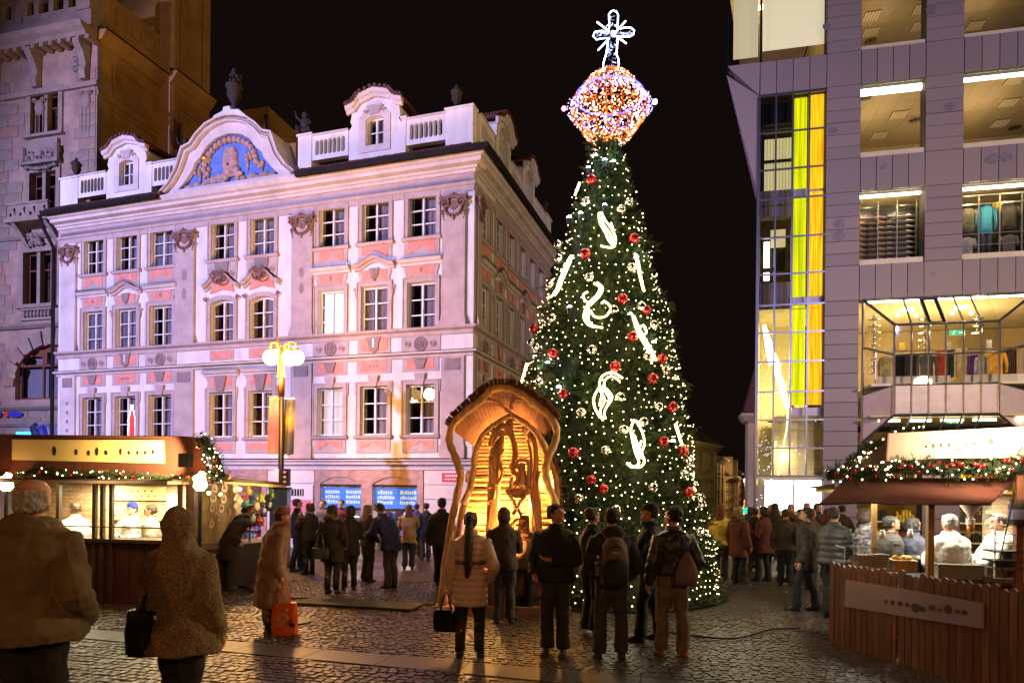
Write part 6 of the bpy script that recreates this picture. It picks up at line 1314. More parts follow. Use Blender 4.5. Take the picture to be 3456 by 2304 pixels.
# ================================================================ carved wooden nativity hut
NY = 10.7; NS = NY/FPX
def nv(x, y, d=0.0):   # crop pixels of the close view -> point at depth NY+d
    p = at(1480+x/2.8, 1270+y/2.8, NY); return Vector((p.x, NY+d, p.z))
NG = gz(NY); LOG = mat('peeled_log', (.58, .31, .13), .55, var=.25, scale=3, stretch=(6, 6, 1.2), bump=.6, bscale=9); LOG2 = mat('carved_oak', (.6, .3, .13), .6, var=.22, scale=4, stretch=(5, 5, 1), bump=.7, bscale=10)
PLK = [mat('pine_board_%s' % n_, c_, .65, var=.22, scale=3, stretch=(1.5, 1, 12), bump=.3, bscale=10) for n_, c_ in (('light', (.5, .26, .1)), ('mid', (.42, .2, .08)), ('dark', (.34, .15, .06)))]
SHG = [mat('shingle_%s' % n_, c_, .8, var=.25, scale=5, bump=.5) for n_, c_ in (('brown', (.16, .07, .035)), ('red', (.2, .075, .035)), ('dark', (.11, .05, .03)))]
nat = thing('nativity_hut', T(nv(640, 0).x, NY, NG), 'carved wooden nativity hut with a curved shingle roof, lit from inside', 'nativity hut')
def smooth(pts, sub=4):
    o = []
    for i in range(len(pts)-1):
        p0, p1, p2, p3 = (Vector(pts[max(0, i-1)]), Vector(pts[i]), Vector(pts[i+1]), Vector(pts[min(len(pts)-1, i+2)]))
        for q in range(sub): t_ = q/sub; o.append(.5*((2*p1)+(-p0+p2)*t_+(2*p0-5*p1+4*p2-p3)*t_**2+(-p0+3*p1-3*p2+p3)*t_**3))
    o.append(Vector(pts[-1])); return o
def log(pts, r0, r1=None, d=0.0, name='log', m_=None, sub=4, flat=1.0, n=9):
    P_ = smooth([nv(x, y, d if len(p) < 3 else p[2]) for p in pts for x, y in [p[:2]]], sub); N = len(P_); r1 = r1 or r0
    rad = [(r0+(r1-r0)*i/(N-1))*(1+.1*math.sin(i*1.7)+.05*math.sin(i*.6)) for i in range(N)]
    return obj(name, MB().tube(P_, rad, n, flat=flat), m_ or LOG, I4, nat, True)
outerL = [(30, 2190), (70, 1800), (110, 1500), (150, 1280), (190, 1080), (215, 950), (200, 860), (155, 740), (115, 640), (112, 555), (150, 450), (260, 345), (400, 240), (470, 165), (540, 125), (650, 125), (780, 175), (900, 265), (1020, 355), (1085, 440), (1112, 530), (1090, 640), (1045, 730), (1015, 830), (1010, 930), (1045, 1060), (1095, 1180), (1120, 1400), (1180, 1900), (1200, 2190)]
log(outerL, .062, .062, -.12, 'front_beam')
log([(110, 2190), (170, 1600), (215, 1300), (290, 1060), (325, 900), (335, 760), (370, 640), (440, 520), (560, 430), (690, 355)], .06, .04, .1, 'inner_beam'); log([(670, 350), (800, 420), (920, 520), (1000, 640), (1040, 760), (1090, 860), (1125, 1000), (1130, 1180), (1130, 1500)], .045, .06, .15, 'inner_beam')
log([(460, 220), (560, 250), (640, 320), (700, 365)], .035, .03, -.05, 'brace'); log([(690, 320), (690, 270), (740, 225), (820, 235)], .03, .02, -.1, 'brace'); log([(230, 1200), (300, 1050)], .05, .05, 0, 'brace'); log([(270, 1000), (265, 930), (290, 890)], .02, .02, 0, 'brace')
log([(665, 380), (680, 520), (715, 640), (725, 740), (700, 850), (720, 930)], .055, .05, .3, 'centre_trunk')
# roof: boards below, shingles above, following an arch that runs back
arch_ = [(95, 470), (140, 395), (230, 300), (340, 200), (450, 115), (560, 70), (660, 68), (770, 100), (880, 170), (990, 250), (1070, 330), (1125, 405)]
back_ = [(330, 640), (350, 600), (400, 520), (460, 450), (530, 400), (610, 355), (690, 330), (760, 345), (830, 380), (900, 440), (960, 510), (1000, 560)]
AF = smooth([nv(x, y, -.18) for x, y in arch_], 3); BK = smooth([nv(x, y, .62) for x, y in back_], 3); n = min(len(AF), len(BK))
for i in range(n-1):
    for r in range(5):
        t0, t1 = r/5-.03, (r+1)/5+.02
        q = lambda j, t_: AF[j]*(1-t_)+BK[j]*t_
        up = Vector((0, 0, .028)); tz = random.uniform(-.015, .015); off = Vector((random.uniform(-.004, .004), 0, tz))
        a, b, c_, d_ = q(i, t0)+off, q(i+1, t0)+off, q(i+1, t1)+off, q(i, t1)+off; g = (b-a)*.04; nrm = (b-a).cross(d_-a).normalized(); nrm = -nrm if nrm.z < 0 else nrm; h = nrm*.022
        lift = nrm*.035; vs = [a+g+lift, b-g+lift, c_-g+nrm*.01, d_+g+nrm*.01]; vs += [v+h for v in vs]
        obj('shingle', MB().add(vs, [(0,3,2,1),(4,5,6,7),(0,1,5,4),(1,2,6,5),(2,3,7,6),(3,0,4,7)]), SHG[random.randrange(3)], I4, nat)
for i in range(0, n-1):
    g = (AF[i+1]-AF[i])*.06; dn = Vector((0, .0, -.02)); q_ = [AF[i]+g+dn, AF[i+1]-g+dn, BK[i+1]-(BK[i+1]-BK[i])*.06+dn, BK[i]+dn]; q_[0].y += .03; q_[1].y += .03
    obj('roof_board', MB().add([v for v in q_]+[v+Vector((0, 0, .015)) for v in q_], [(0,1,2,3)[::-1],(4,5,6,7),(0,1,5,4),(1,2,6,5),(2,3,7,6),(3,0,4,7)]), SHG[1], I4, nat)
# back wall of horizontal half logs
def wx(y): # interior width at crop height y
    ys = [370, 430, 520, 640, 760, 900, 1060, 1300, 1600, 1900]; xl = [640, 560, 440, 370, 345, 330, 290, 235, 190, 150]; xr = [740, 830, 930, 1000, 1030, 1060, 1090, 1110, 1130, 1150]
    return np.interp(y, ys, xl), np.interp(y, ys, xr)
y = 372; k = 0
while y < 1900:
    h = 34 if y < 900 else 60; a, b = wx(y+h/2); p, q_ = nv(a, y+h*.5, .72), nv(b, y+h*.5, .72); r_ = h*.46*NS/2.8
    ang2 = random.uniform(-.01, .01); mb = MB(); mb.tube([p+Vector((0, 0, ang2)), (p+q_)/2+Vector((0, .0, random.uniform(-.006, .006))), q_-Vector((0, 0, ang2))], r_, 6, flat=1); obj('wall_board', mb, PLK[k % 3], I4, nat); y += h+3; k += 1
for s, xs_ in ((-1, (350, 290, 200)), (1, (1045, 1110, 1150))):
    pass
for k in range(26):   # side slats on the right, seen edge on
    y = 560+k*44; a = np.interp(y, [560, 760, 1000, 1700], [900, 985, 1050, 1090]); p = nv(a, y, .7); q_ = nv(a+75, y-6, .2); obj('side_board', MB().add([p+Vector((0,0,-.02)), q_+Vector((0,0,-.02)), q_+Vector((0,0,.045)), p+Vector((0,0,.045)), p+Vector((.03,0,-.02)), q_+Vector((.03,0,-.02)), q_+Vector((.03,0,.045)), p+Vector((.03,0,.045))], [(0,1,2,3),(4,7,6,5),(0,4,5,1),(3,2,6,7)]), PLK[k % 3], I4, nat)
for k in range(17):   # shingled outer flank on the right
    y = 720+k*42; x = np.interp(y, [720, 900, 1100, 1400], [1085, 1140, 1165, 1180]); p = nv(x, y, .1); obj('shingle', MB().add([p+Vector((-.03, 0, .05)), p+Vector((.045, 0, -.04)), p+Vector((.045, .5, -.04)), p+Vector((-.03, .5, .05)), p+Vector((.0, 0, -.06)), p+Vector((0, .5, -.06))], [(0,1,2,3),(0,4,1),(3,2,5),(1,4,5,2)]), SHG[k % 3], I4, nat)
obj('back_boarding', MB().add([nv(x, y, .8) for x, y in ((150, 1900), (290, 1060), (345, 760), (440, 520), (690, 365), (930, 530), (1030, 760), (1090, 1060), (1150, 1900))], [tuple(range(9))]), PLK[2], I4, nat)
# platform and bench
def nbox(x0, x1, y0, y1, z0, z1, m_, name): return obj(name, MB().box(x0, x1, y0, y1, z0, z1), m_, I4, nat)
xl, xr = at(1475, 1700, NY).x, at(1990, 1700, NY).x
xr = min(xr, xl+2.15)
nbox(xl, xr, NY-.25, NY+.9, NG-.02, NG+.13, PLK[2], 'platform'); nbox(xl+.45, xr-.1, NY-.05, NY+.85, NG+.13, NG+.27, SHG[1], 'platform_step'); nbox(xl+.75, xr-.35, NY-.1, NY+.1, NG+.27, NG+.7, SHG[1], 'front_board')
obj('stone_bed', MB().add([(xl+.5+.1*i, NY-.0+.1*j, NG+.29+.07*math.sin(i*2.1+j*1.3)*math.sin(j*.9+i)) for j in range(6) for i in range(14)], [(j*14+i, j*14+i+1, (j+1)*14+i+1, (j+1)*14+i) for j in range(5) for i in range(13)]), mat('black_plastic_sheet', (.02, .02, .022), .25, var=.2), I4, nat, True)
m = MB(); V, Fc, Mi = [], [], []
for k in range(60): needles(V, Fc, Mi, np.array([xl+.9+.9*random.random(), NY-.05, NG+.7]), rng.normal(0, 1, 3)+np.array([0, -.3, .5]), .12, 6, .006, 0)
obj('fir_twigs', to_mb(V, Fc, Mi), PINE, I4, nat, kind='stuff')
# carved figures (robed, abstract)
def robed(name, label, rings, d, head, hr, hoodpts=None, n=16):
    """rings: (y, xl, xr, depth) in crop px"""
    M_ = MB(); rr = []
    for (y, a, b, dp) in rings:
        p, q_ = nv(a, y, d), nv(b, y, d); c_ = (p+q_)/2; w_ = (q_.x-p.x)/2
        rr.append([(c_.x+w_*math.cos(2*PI*k/n)*(1+.05*math.sin(k*3+y*.02)), NY+d+dp*math.sin(2*PI*k/n)*(1+.08*math.sin(k*5+y*.03)), c_.z) for k in range(n)])
    M_.loft(rr); t = thing('carved_figure', T(rr[0][0][0], NY+d, NG+.27), label, 'carving', 'carved figures in the nativity hut'); obj('robe', M_, LOG2, I4, t, True)
    hp = nv(*head, d-.02); hd = MB(); hd.ball(hp, hr, 14, 9, sc=(.85, 1, 1.2)); hd.ball(hp+Vector((.0, -hr*.9, -.01)), hr*.22, 6, 4, sc=(.8, 1, 1.6)); obj('head', hd, LOG2, I4, t, True)
    if hoodpts: [obj('fold', MB().tube(smooth([nv(x, y, d+dd) for x, y, dd in hp_]), r_, 8, flat=.7), LOG2, I4, t, True) for hp_, r_ in hoodpts]
    return t
robed('joseph', 'tall carved wooden figure in a hood on the left of the crib', [(1900, 430, 560, .1), (1500, 435, 575, .12), (1250, 445, 580, .13), (1050, 455, 580, .14), (960, 465, 590, .16), (860, 460, 590, .17), (760, 465, 600, .16), (680, 485, 610, .14), (620, 500, 620, .12), (560, 505, 620, .1)], .3, (580, 545), .085,
      [([(490, 660, -.12), (520, 560, -.16), (570, 470, -.12), (640, 470, -.08), (640, 530, -.05)], .055), ([(500, 650, -.14), (560, 560, -.18), (600, 520, -.16), (600, 640, -.16)], .03), ([(480, 760, -.14), (530, 950, -.18), (560, 1010, -.2), (600, 900, -.2), (570, 780, -.16)], .03), ([(620, 680, -.16), (575, 760, -.18), (575, 860, -.18), (620, 900, -.22)], .03), ([(470, 1050, -.12), (525, 1050, -.15), (520, 1150, -.15), (450, 1190, -.14)], .02), ([(450, 1230, -.12), (490, 1200, -.14), (490, 1270, -.14), (470, 1420, -.14)], .018)])
robed('shepherd', 'tall carved wooden figure leaning in from the right of the crib', [(1900, 850, 1000, .12), (1500, 870, 990, .13), (1250, 860, 985, .14), (1060, 865, 965, .13), (900, 890, 960, .12), (760, 900, 955, .11), (650, 880, 945, .1), (560, 850, 930, .09)], .35, (865, 560), .075,
      [([(800, 520, -.08), (830, 480, -.1), (890, 490, -.08), (930, 560, -.06)], .05), ([(840, 590, -.1), (870, 700, -.14), (880, 850, -.14), (850, 1040, -.16)], .025), ([(900, 600, -.12), (920, 740, -.15), (910, 900, -.15), (870, 1030, -.18), (900, 1250, -.16), (940, 1480, -.14)], .03), ([(960, 900, -.1), (940, 1050, -.12), (960, 1300, -.12)], .02)])
robed('mother', 'small carved wooden figure bending over the manger in the centre', [(1120, 680, 850, .1), (1050, 690, 850, .12), (980, 720, 840, .13), (900, 745, 830, .1), (870, 760, 820, .08)], .2, (785, 860), .075,
      [([(735, 850, -.1), (745, 800, -.12), (790, 785, -.12), (845, 800, -.1), (855, 850, -.08), (850, 950, -.08), (850, 1040, -.1)], .03), ([(700, 1090, -.18), (700, 1040, -.2), (755, 1020, -.22), (810, 1040, -.2), (800, 1100, -.18)], .032), ([(700, 950, -.1), (680, 1000, -.14), (690, 1060, -.18)], .03), ([(735, 1060, -.2), (750, 1030, -.24), (770, 1060, -.2)], .02)])
t = thing('manger', T(*nv(750, 1400, .1)), 'carved manger on crossed legs in the middle of the crib', 'manger')
obj('trough', MB().tube(smooth([nv(x, y, .02) for x, y in ((650, 1060), (680, 1110), (745, 1130), (820, 1110), (860, 1070))]), [.03, .05, .055, .05, .04, .04, .04, .04, .04, .04, .04, .04, .04, .04, .04, .04, .03][:17], 8), LOG2, I4, t, True)
for a_ in ([(660, 1100), (720, 1200), (790, 1330), (830, 1470)], [(820, 1130), (760, 1200), (700, 1310)]): obj('leg', MB().tube(smooth([nv(x, y, -.02) for x, y in a_]), .03, 8), LOG, I4, t, True)
obj('knot', MB().tube([nv(735+22*math.cos(a), 1225+22*math.sin(a), -.07) for a in np.linspace(0, 2*PI, 12)[:-1]], .014, 6, True), LOG, I4, t, True)
t = thing('carved_sheep', T(*nv(760, 1420, 0)), 'low carved arching form in front of the manger', 'carving'); obj('body', MB().tube(smooth([nv(x, y, -.08) for x, y in ((690, 1500), (700, 1400), (760, 1350), (810, 1370), (830, 1480))]), .035, 8), LOG2, I4, t, True)
for (x, y, d, e) in ((750, 1230, .45, 90), (400, 1350, .45, 60), (1000, 1000, .5, 50), (760, 1600, -.0, 30), (600, 620, .5, 16)):
    lamp('POINT', 'crib_lamp', nv(x, y, d), (1, .46, .1), e*2, .06)
lamp('SPOT', 'crib_front_fill', (-3.2, 4.5, 6), (1, .5, .18), 260, .15, aim=nv(620, 700, 0), spot=26, blend=.8); lamp('SPOT', 'crib_footlight', nv(700, 1750, -.3), (1, .5, .14), 150, .05, aim=nv(640, 400, .3), spot=90)  # the spot from above is an unseen fill added for the front beams

# ================================================================ mats, cables, manhole
RUB = mat('dark_green_mat', (.018, .022, .012), .8, var=.3, scale=20)
def flat(name, pix, m_, label, cat, h=.02, lift=.012):
    P_ = [gnd(*p) for p in pix]; vs = [(p.x, p.y, p.z+lift) for p in P_]+[(p.x, p.y, p.z+lift+h) for p in P_]; n = len(P_); o = obj(name, MB().add(vs, [tuple(range(n, 2*n))]+[(i, (i+1) % n, n+(i+1) % n, n+i) for i in range(n)]), m_); return props(o, label, cat)
flat('cable_mat', [(985, 2040), (1385, 2063), (1435, 2043), (1060, 2020)], RUB, 'dark rubber cable mat lying on the cobbles left of the nativity hut', 'mat', .03)
o = obj('manhole_cover', MB().lathe(*gnd(995, 2098).to_2d(), [(.24, gnd(995, 2098).z-.02), (.24, gnd(995, 2098).z+.02), (.2, gnd(995, 2098).z+.022)], 20), BLACKM); props(o, 'small round manhole cover by the orange shopping bag', 'manhole')
def cable(pix, label, r=.014): o = obj('cable', MB().tube(smooth([gnd(*p)+Vector((0, 0, r+.015)) for p in pix]), r, 6), BLACKM, None, None, True); props(o, label, 'cable')
cable([(790, 1975), (850, 1992), (905, 2010), (985, 2022), (1060, 2022)], 'black cable running from the stalls to the rubber mat'); cable([(1435, 2045), (1480, 2043), (1560, 2050)], 'black cable from the mat to the nativity hut'); cable([(2210, 2130), (2330, 2150), (2480, 2160), (2600, 2130), (2700, 2125)], 'black cable on the ground right of the tree')
cable([(795, 1980), (870, 2004), (950, 2020), (1040, 2030)], 'second black cable beside the stall cable', .01)
# ================================================================ market stalls
RUST = mat('rust_brown_canvas', (.11, .026, .016), .8, var=.12, scale=2, bump=.3); DWOOD = mat('dark_stained_wood', (.05, .025, .015), .6, var=.2, scale=4, stretch=(1, 1, 8)); FWOOD = [mat('fence_pine_%s' % n_, c_, .6, var=.2, scale=3, stretch=(4, 4, .6), bump=.3, bscale=12) for n_, c_ in (('a', (.22, .08, .04)), ('b', (.19, .068, .034)), ('c', (.25, .095, .048)))]
SIGNY = mat('yellow_sign_board', (.85, .66, .3), .5, var=.05, scale=1); SIGNW = mat('pale_sign_board', (.72, .55, .45), .5, var=.06, scale=1); SIGNL = mat('lilac_sign_board', (.42, .3, .34), .5, var=.06)
INK = mat('dark_ink', (.03, .012, .012), .7, var=0); INK2 = mat('soft_ink', (.2, .09, .08), .7, var=0)
GB = emis('garland_bulb', (1, .8, .42), 15, False)
def garland(name, pts, r, label, nb=20, reds=8, dens=150, parent=None):
    P_ = smooth([Vector(p) for p in pts], 6); L = sum((P_[i+1]-P_[i]).length for i in range(len(P_)-1)); V, Fc, Mi = [], [], []
    cum = [0]; [cum.append(cum[-1]+(P_[i+1]-P_[i]).length) for i in range(len(P_)-1)]
    def pt(s): j = int(np.searchsorted(cum, s))-1; j = max(0, min(len(P_)-2, j)); t_ = (s-cum[j])/max(1e-6, cum[j+1]-cum[j]); return P_[j].lerp(P_[j+1], t_)
    for k in range(int(L*dens)):
        p = pt(random.uniform(0, L)); d = rng.normal(0, 1, 3); d /= np.linalg.norm(d); needles(V, Fc, Mi, np.array(p)+d*r*.25, d, random.uniform(.6, 1.1)*r, 7, .005, int(rng.integers(0, 3)))
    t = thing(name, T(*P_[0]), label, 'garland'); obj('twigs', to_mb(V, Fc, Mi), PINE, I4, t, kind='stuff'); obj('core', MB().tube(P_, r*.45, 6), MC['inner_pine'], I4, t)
    b = MB(); 
    for k in range(nb): p = pt(random.uniform(0, L)); d = Vector((random.uniform(-1, 1), -abs(random.uniform(.3, 1)), random.uniform(-1, 1))).normalized(); b.ball(p+d*r*.95, .0105, 6, 4)
    obj('bulbs', b, GB, I4, t, kind='stuff')
    for k in range(reds):
        p = pt(L*(k+.5)/reds+random.uniform(-.1, .1)); d = Vector((random.uniform(-.6, .6), -1, random.uniform(-.8, .8))).normalized(); q = random.uniform(.02, .034); obj('bauble', MB().ball(p+d*r*.85, q, 12, 8), REDB if k % 4 else SILV, I4, t, True)
    return t
def marks(name, F, items, m_, y, parent):
    mb = MB()
    for (cx, cz, rx, rz) in items: mb.prism([(cx+rx*math.cos(2*PI*k/14), cz+rz*math.sin(2*PI*k/14)) for k in range(14)], y-.004, y, back=False)
    obj(name, mb, m_, F.M, parent)
# ---------- left food stall
S1Y = 11.4; ax = at(-120, 1640, S1Y+.5); bx = at(752, 1640, S1Y-.35); F1 = Frame(ax.x, ax.y, bx.x-ax.x, bx.y-ax.y); L1 = (bx-ax).to_2d().length
def h1(x, y, d=0): return F1.hit(x, y, d)
st1 = thing('food_stall', F1.M @ T(L1/2, 0, gz(S1Y)), 'long brown market food stall with a yellow sign, on the left', 'market stall')
def K(name, mb, m_, **k): return obj(name, mb, m_, F1.M, st1, **k)
zt0 = h1(300, 1472)[1]; zt1 = h1(300, 1600)[1]; ze = h1(400, 1625)[1]; zc = h1(400, 1814)[1]; zg = gz(S1Y)
xe = h1(690, 1500)[0]; xr1 = h1(640, 1700)[0]
K('fascia', MB().prism([(-.5, zt1-.12), (L1-.05, zt1-.12), (xe, zt0-.03), (-.5, zt0+.05)], -.25, -.15).prism([(-.5, zt0), (xe, zt0-.03), (xe-.3, zt0-.01), (-.5, zt0+.04)], -.15, .35), RUST)
for x in (h1(185, 1500)[0], h1(292, 1500)[0], h1(470, 1500)[0]): K('seam', MB().box(x, x+.01, -.256, -.25, zt1-.1, zt0-.02), DWOOD)
K('awning_edge', MB().box(-.5, xr1+.15, -.75, -.2, ze-.03, ze+.02), mat('grey_awning_edge', (.3, .25, .24), .6, var=.1)); K('canopy', MB().prism([(-.5, ze+.02), (xr1+.2, ze+.02), (xr1+.2, ze+.05), (-.5, ze+.05)], -.7, .95), DWOOD)
a = h1(93, 1490); b = h1(590, 1558)
K('sign_board', MB().prism([(a[0], a[1]+.02), (b[0], a[1]-.0), (b[0]+.01, h1(590, 1565)[1]), (a[0]+.0, h1(93, 1553)[1])], -.3, -.25), SIGNY)
it = []
for (x, y, rx, rz) in ((183, 1521, 8, 16), (257, 1525, 6, 10), (299, 1528, 6, 9), (327, 1523, 6, 14), (358, 1527, 6, 8), (407, 1523, 5, 12), (435, 1527, 5, 7), (464, 1527, 5, 7), (490, 1527, 5, 7), (516, 1524, 5, 9)):
    u, z = h1(x, y, -.3); it.append((u, z, rx*S1Y/FPX, rz*S1Y/FPX))
marks('lettering', F1, it, INK, -.302, st1)
# walls, counter, posts
K('counter', MB().box(-.5, xr1, -.25, .35, zc-.06, zc), DWOOD); K('counter_front', MB().box(-.5, xr1-.05, -.15, -.1, zg-.1, zc-.06), DWOOD)
for k in range(18): K('plank', MB().box(-.45+.28*k, -.45+.28*k+.265, -.17, -.152, zg, zc-.08), mat('dark_red_plank', (.06, .018, .012), .6, var=.2)) if -.45+.28*k < xr1-.3 else None
for x in (h1(230, 1700)[0], h1(350, 1700)[0], h1(362, 1700)[0]+.08, h1(406, 1700)[0], xr1-.04, xr1+.16): K('post', MB().box(x-.03, x+.03, -.22, -.16, zg, ze), DWOOD)
K('rail', MB().tube([(0, -.25, h1(300, 1772)[1]), (xr1, -.25, h1(300, 1772)[1])], .012, 6), DWOOD)
BRK = [mat('stall_brick_%s' % n_, c_, .8, var=.12, scale=6) for n_, c_ in (('a', (.5, .3, .15)), ('b', (.45, .26, .13)), ('c', (.55, .35, .2)))]
xhi = F1.hit(655, 1700, .9)[0]
K('mortar_wall', MB().box(-.5, xhi+.02, .9, 1.0, zc-.5, ze+.3), mat('mortar', (.6, .5, .34), .9, var=.1)); K('side_wall', MB().add([(xr1, -.1, zg), (xhi+.03, .95, zg), (xhi+.03, .95, ze), (xr1, -.1, ze), (xr1+.04, -.1, zg), (xhi+.07, .95, zg), (xhi+.07, .95, ze), (xr1+.04, -.1, ze)], [(0,1,2,3)[::-1],(4,5,6,7),(0,4,7,3),(1,2,6,5)]), DWOOD)
bk = [mesh_of('brick', MB().add([(0,0,0),(.2,0,0),(.2,0,.058),(0,0,.058),(.004,-.012,.004),(.196,-.012,.004),(.196,-.012,.054),(.004,-.012,.054)], [(4,5,6,7),(0,1,5,4),(1,2,6,5),(2,3,7,6),(3,0,4,7)]), m_) for m_ in BRK]
zz = zc-.1; r = 0; nb = 0; x_lo = F1.hit(160, 1700, .9)[0]
while zz < ze-.02:
    x = x_lo-.2-(.105 if r % 2 else 0)
    while x < xhi-.16 and nb < 300: obj('brick', random.choice(bk), None, F1.M @ T(x, .9, zz), st1); x += .212; nb += 1
    zz += .07; r += 1
for (x0, y0, x1, y1, l_) in ((378, 1640, 560, 1688, 'upper yellow menu board on the brick wall'), (378, 1708, 562, 1756, 'lower yellow menu board on the brick wall')):
    a = F1.hit(x0, y0, 0.86); b = F1.hit(x1, y1, 0.86); t = thing('menu_board', F1.M @ T(a[0], .83, b[1]), l_, 'sign'); w_, h_ = b[0]-a[0], a[1]-b[1]; obj('board', MB().box(0, w_, 0, .04, 0, h_), mat('menu_yellow', (.7, .6, .22), .6, var=.06), None, t)
    mk = MB(); [mk.box(.06+.07*k, .1+.07*k, -.005, 0, h_*.25+.09*(k % 2), h_*.25+.03+.09*(k % 2)) for k in range(int(w_/.08))]; obj('lettering', mk, INK2, None, t)
a = F1.hit(566, 1665, 0.86); o = obj('paper_notice', MB().box(a[0], a[0]+.26, .84, .86, a[1]-.36, a[1]), MC['white_enamel'], F1.M); props(o, 'white paper notice pinned at the right end of the brick wall', 'notice')
lamp('AREA', 'stall_lamp', F1.M @ Vector((L1*.45, .3, ze-.05)), (1, .88, .55), 80, .6); lamp('AREA', 'stall_lamp', F1.M @ Vector((L1*.75, .3, ze-.05)), (1, .88, .55), 80, .6)
TORCH = emis('torch_flame', (1, .62, .2), 30)
for (x, y, l_) in ((22, 1628, 'bright patio heater flame at the left edge'), (676, 1625, 'bright patio heater flame at the right end of the food stall')):
    u, z = h1(x, y, -.5); t = thing('patio_heater', F1.M @ T(u, -.5, zg), l_, 'heater'); hh = z-zg
    obj('pole', MB().tube([(0, 0, 0), (0, 0, hh-.1)], .03, 8), BLACKM, None, t); obj('flame', MB().lathe(0, 0, [(.05, hh-.14), (.1, hh-.08), (.09, hh+.02), (.05, hh+.1), (.005, hh+.17)], 10).ball((.05, -.03, hh+.03), .06, 7, 5).ball((-.06, 0, hh+.05), .06, 7, 5).ball((.02, .02, hh+.12), .045, 7, 5), TORCH, None, t, True); obj('cage', MB().tube([(.1*math.cos(a), .1*math.sin(a), hh-.1) for a in np.linspace(0, 2*PI, 12)[:-1]], .008, 5, True), BLACKM, None, t)
    lamp('POINT', 'heater_light', F1.M @ Vector((u, -.72, z)), (1, .55, .2), 48, .08)
u, z = h1(628, 1555, -.45); t = thing('floodlight', F1.M @ T(u, -.45, z-.1), 'small black floodlight aimed at the yellow stall sign', 'lamp'); obj('housing', MB().box(-.1, .08, -.06, .06, 0, .22), BLACKM, None, t); obj('bracket', MB().tube([(0, 0, 0), (.1, .1, -.15), (.3, .2, -.2)], .01, 5), BLACKM, None, t)
lamp('SPOT', 'sign_floodlight', F1.M @ Vector((u-.15, -1.0, z+.05)), (1, .72, .3), 420, .05, aim=F1.M @ Vector((u-.7, -.3, z)), spot=80); lamp('POINT', 'sign_floodlight', F1.M @ Vector((u-1.2, -1.1, z-.1)), (1, .66, .25), 24, .1)
ga = [F1.M @ Vector((h1(x, y, -.4)[0], -.4, h1(x, y, -.4)[1])) for x, y in ((60, 1600), (160, 1588), (240, 1602), (330, 1598), (440, 1606), (560, 1610), (650, 1612), (720, 1600))]
garland('fir_garland', ga, .09, 'dark fir garland with white bulbs along the food stall canopy', 34, 12)
gb = [F1.M @ Vector((h1(x, y, -.3)[0], -.3, h1(x, y, -.3)[1])) for x, y in ((683, 1478), (700, 1510), (722, 1545), (735, 1580), (745, 1610))]
garland('fir_garland', gb, .17, 'bushy fir garland hanging down the right end of the food stall roof', 26, 5, 260)
# ---------- souvenir stall behind
S2Y = 14.2; a2 = at(700, 1640, 12.9); b2 = at(915, 1640, 15.0); F2 = Frame(a2.x, a2.y, b2.x-a2.x, b2.y-a2.y); L2 = (b2-a2).to_2d().length
def h2(x, y, d=0): return F2.hit(x, y, d)
st2 = thing('souvenir_stall', F2.M @ T(L2/2, 0, gz(14)), 'souvenir stall hung with plates and soft toys behind the food stall', 'market stall')
zr2 = h2(880, 1637)[1]
obj('roof', MB().prism([(-.4, h2(735, 1620)[1]), (L2+.1, zr2), (L2+.1, zr2+.06), (-.4, h2(735, 1620)[1]+.1)], -.3, 1.4), DWOOD, F2.M, st2); obj('roof_trim', MB().prism([(-.4, h2(735, 1620)[1]-.05), (L2+.1, zr2-.05), (L2+.1, zr2), (-.4, h2(735, 1620)[1])], -.32, -.28), mat('ochre_lath', (.5, .3, .06), .6, var=.1), F2.M, st2)
obj('back_wall', MB().box(-.3, L2, .9, .95, gz(14), zr2), mat('warm_stall_cloth', (.55, .4, .2), .8, var=.2, scale=3), F2.M, st2); obj('counter', MB().box(-.3, L2, -.3, .5, gz(14), gz(14)+.85), DWOOD, F2.M, st2)
m = MB(); m.tube([(.9, -.05, zr2-.45), (L2, -.05, zr2-.45)], .02, 6); m.tube([(1.3, -.05, gz(14)+.8), (1.3, -.05, zr2)], .02, 6); obj('rack', m, mat('teal_metal', (.03, .2, .2), .4, metal=.4, var=.1), F2.M, st2)
PLATE = mat('painted_plate', (.5, .38, .22), .5, var=.35, scale=7); PLT2 = mat('plate_rim', (.25, .15, .07), .5, var=.1)
pls = [(722, 1650, .105), (756, 1646, .1), (718, 1679, .11), (753, 1683, .105), (714, 1713, .09), (746, 1715, .1), (739, 1746, .085), (712, 1767, .09), (774, 1724, .06)]
pln = ['top left round painted plate on the souvenir stall', 'top right round painted plate on the souvenir stall', 'left round plate in the second row of the souvenir stall', 'right round plate in the second row of the souvenir stall', 'left round plate in the third row of the souvenir stall', 'right round plate in the third row of the souvenir stall', 'round plate just above the bowing dark figure', 'lowest left round plate on the souvenir stall', 'small tilted plate next to the square tiles']
for (x, y, r), l_ in zip(pls, pln):
    u, z = h2(x, y, -.1); t = thing('painted_plate', F2.M @ T(u, -.1, z), l_, 'plate'); obj('face', MB().prism(sc_poly(0, 0, r, 20), -.015, 0), PLATE, None, t); obj('rim', MB().tube([(r*math.cos(a), -.015, r*math.sin(a)) for a in np.linspace(0, 2*PI, 20)[:-1]], .008, 5, True), PLT2, None, t); mk = MB(); [mk.box(-.04+.03*k, -.025+.03*k, -.02, -.016, -.03, random.uniform(0, .05)) for k in range(3)]; obj('painted_towers', mk, INK2, None, t)
